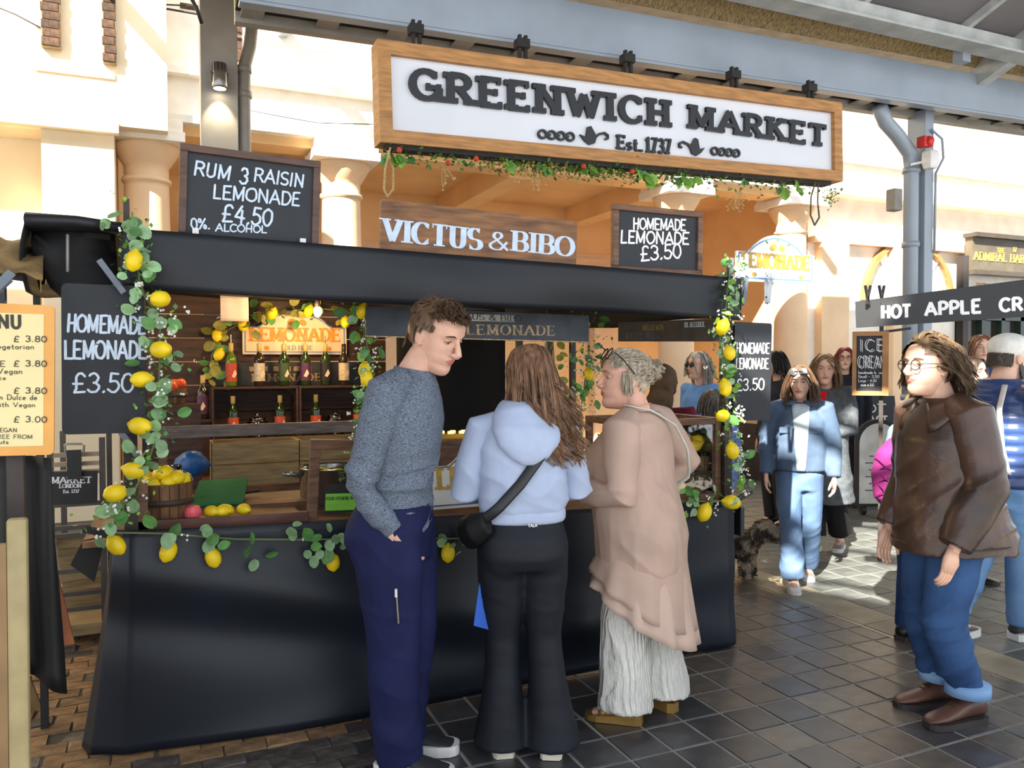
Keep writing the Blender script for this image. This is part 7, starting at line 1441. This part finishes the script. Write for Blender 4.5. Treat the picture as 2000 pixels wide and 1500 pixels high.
mb = MB(); mb.ell((0, -.008, .03), (.098, .122, .122), 20, 12); mb.tube([(0, -.06, -.02), (0, -.1, -.1), (.01, -.13, -.22)], [(.08, .07), (.1, .07), (.08, .04)], 16); v, f, nv = voxel(mb, .009, 3); v = wrinkle(v, nv, .006, (14, 14, 30), 4); mb = MB(); mb.add(T(v), f); mb.build('headscarf', clothm('scarf_brown', (98, 76, 56), .8, .2), p, True)
p, T = simple('person in black coat half hidden behind the narrow right chalkboard', standing(1518, 7.6), facing(200), 1.66, m_dkc, m_drk, hairm('black', (30, 26, 26), (16, 14, 14)), .05, seed=8)
p, T = simple('dark-haired person standing between leather jacket and white cap', standing(1893, 5.6), facing(300), 1.58, clothm('black_top', (30, 30, 34)), m_drk, hairm('dark_brown', (92, 72, 58), (50, 40, 34)), .03, seed=9)
p, T = simple('fair-haired person with magenta backpack behind the leather jacket', standing(1803, 4.4), facing(28), 1.42, clothm('turquoise', (120, 170, 190)), jeansm('dk', (44, 72, 120), (28, 50, 90)), hairm('fair2', (196, 156, 96), (132, 98, 60)), .14, seed=10)
bp = MB(); torso(bp, [(.80, 0, -.2, .1, .05), (.86, 0, -.21, .14, .085), (1.0, 0, -.215, .15, .1), (1.12, 0, -.2, .13, .085), (1.2, 0, -.17, .08, .05)], e=2.6); m_mag = clothm('magenta', (146, 50, 118), .6, .1)
v, f, nv = voxel(bp, .011, 3); fd_ = p.rotation_euler[2]; bk = thing('backpack', 'magenta backpack with crossed cords worn behind the leather jacket man', 'backpack', p.location, fd_); mb = MB(); mb.add(v, f); mb.build('pack_body', m_mag, bk, True); bk.scale = (.95, .95, .95)
mb = MB()
for z0 in (.86, .93, 1.0): mb.tube([(-.1, -.29, z0), (0, -.322, z0+.05), (.1, -.29, z0+.1)], .003, 5); mb.tube([(.1, -.29, z0), (0, -.322, z0+.05), (-.1, -.29, z0+.1)], .003, 5)
mb.build('cord', clothm('cord_dark', (110, 30, 92)), bk); mb = MB(); mb.tube([(-.05, -.16, 1.2), (0, -.16, 1.25), (.05, -.16, 1.2)], .008, 6); mb.build('grab_loop', m_mag, bk, True)
# ---------------------------------------------------------------- dog
g = gnd(1452, 1128); dgx = CS; fdv = nrm(CS*.55-CD*.5)
do = MB(); s_ = V(-fdv[1], fdv[0], 0)
def dp(f_, l, z): return fdv*f_+s_*l+V(0, 0, z)
do.tube([dp(-.26, 0, .24), dp(-.18, 0, .25), dp(-.05, 0, .25), dp(.06, 0, .27)], [.06, .085, .095, .075], 14); do.tube([dp(.05, 0, .28), dp(.11, 0, .33), dp(.15, 0, .36)], [.06, .055, .055], 12); do.ell(dp(.16, 0, .37), (.075, .07, .068)); do.tube([dp(.2, 0, .355), dp(.25, 0, .335), dp(.27, 0, .33)], [.04, .032, .024], 10)
for l in (-.05, .05):
    do.tube([dp(.03, l, .25), dp(.03, l, .12), dp(.03, l, .03), dp(.06, l, .02)], [.04, .03, .028, .026], 10); do.tube([dp(-.2, l, .24), dp(-.17, l, .15), dp(-.22, l, .09), dp(-.21, l, .03), dp(-.18, l, .02)], [.055, .042, .03, .027, .026], 10); do.tube([dp(.15, l*1.5, .41), dp(.15, l*1.9, .36), dp(.16, l*1.9, .3)], [.02, .03, .022], 8)
do.tube([dp(-.26, 0, .28), dp(-.31, 0, .35), dp(-.29, 0, .41)], [.025, .024, .015], 8)
v, f, nv = voxel(do, .009, 2); m_fur = M('fur_dark', (66, 54, 46), .9, var=.5, vs=12, col2=(186, 168, 144), thr=(.42, .58), bump=.5, bs=60)
mb = MB(); mb.add(v, f); dog = mb.build('dog', m_fur, None, True); dog.location = [float(x) for x in g]; tag(dog, 'small curly brown and cream dog by the counter right end', 'dog')
rs = random.Random(3); P = []; idx = [rs.randrange(len(v)) for _ in range(3200)]; mb = MB()
for i in idx:
    p, n_ = v[i], nv[i]
    if p[2] < .03: continue
    x, y, z = frame(n_); a0 = rs.uniform(0, 6); pts = [p+n_*.007*q+(x*math.cos(a0+q*1.5)+y*math.sin(a0+q*1.5))*.008-V(0, 0, .003*q) for q in range(4)]; mb.tube(pts, [.0055, .005, .0045, .002], 3, cap=False)
mb.build('curly_coat', m_fur, dog, True)['kind'] = 'stuff'
mb = MB(); mb.ell(dp(.285, 0, .335), .013, 8, 6); mb.build('nose', m_blk, dog, True)
for l in (-.035, .035): mb = MB(); mb.ell(dp(.215, l, .39), .010, 8, 6); mb.build('eye', m_blk, dog, True)
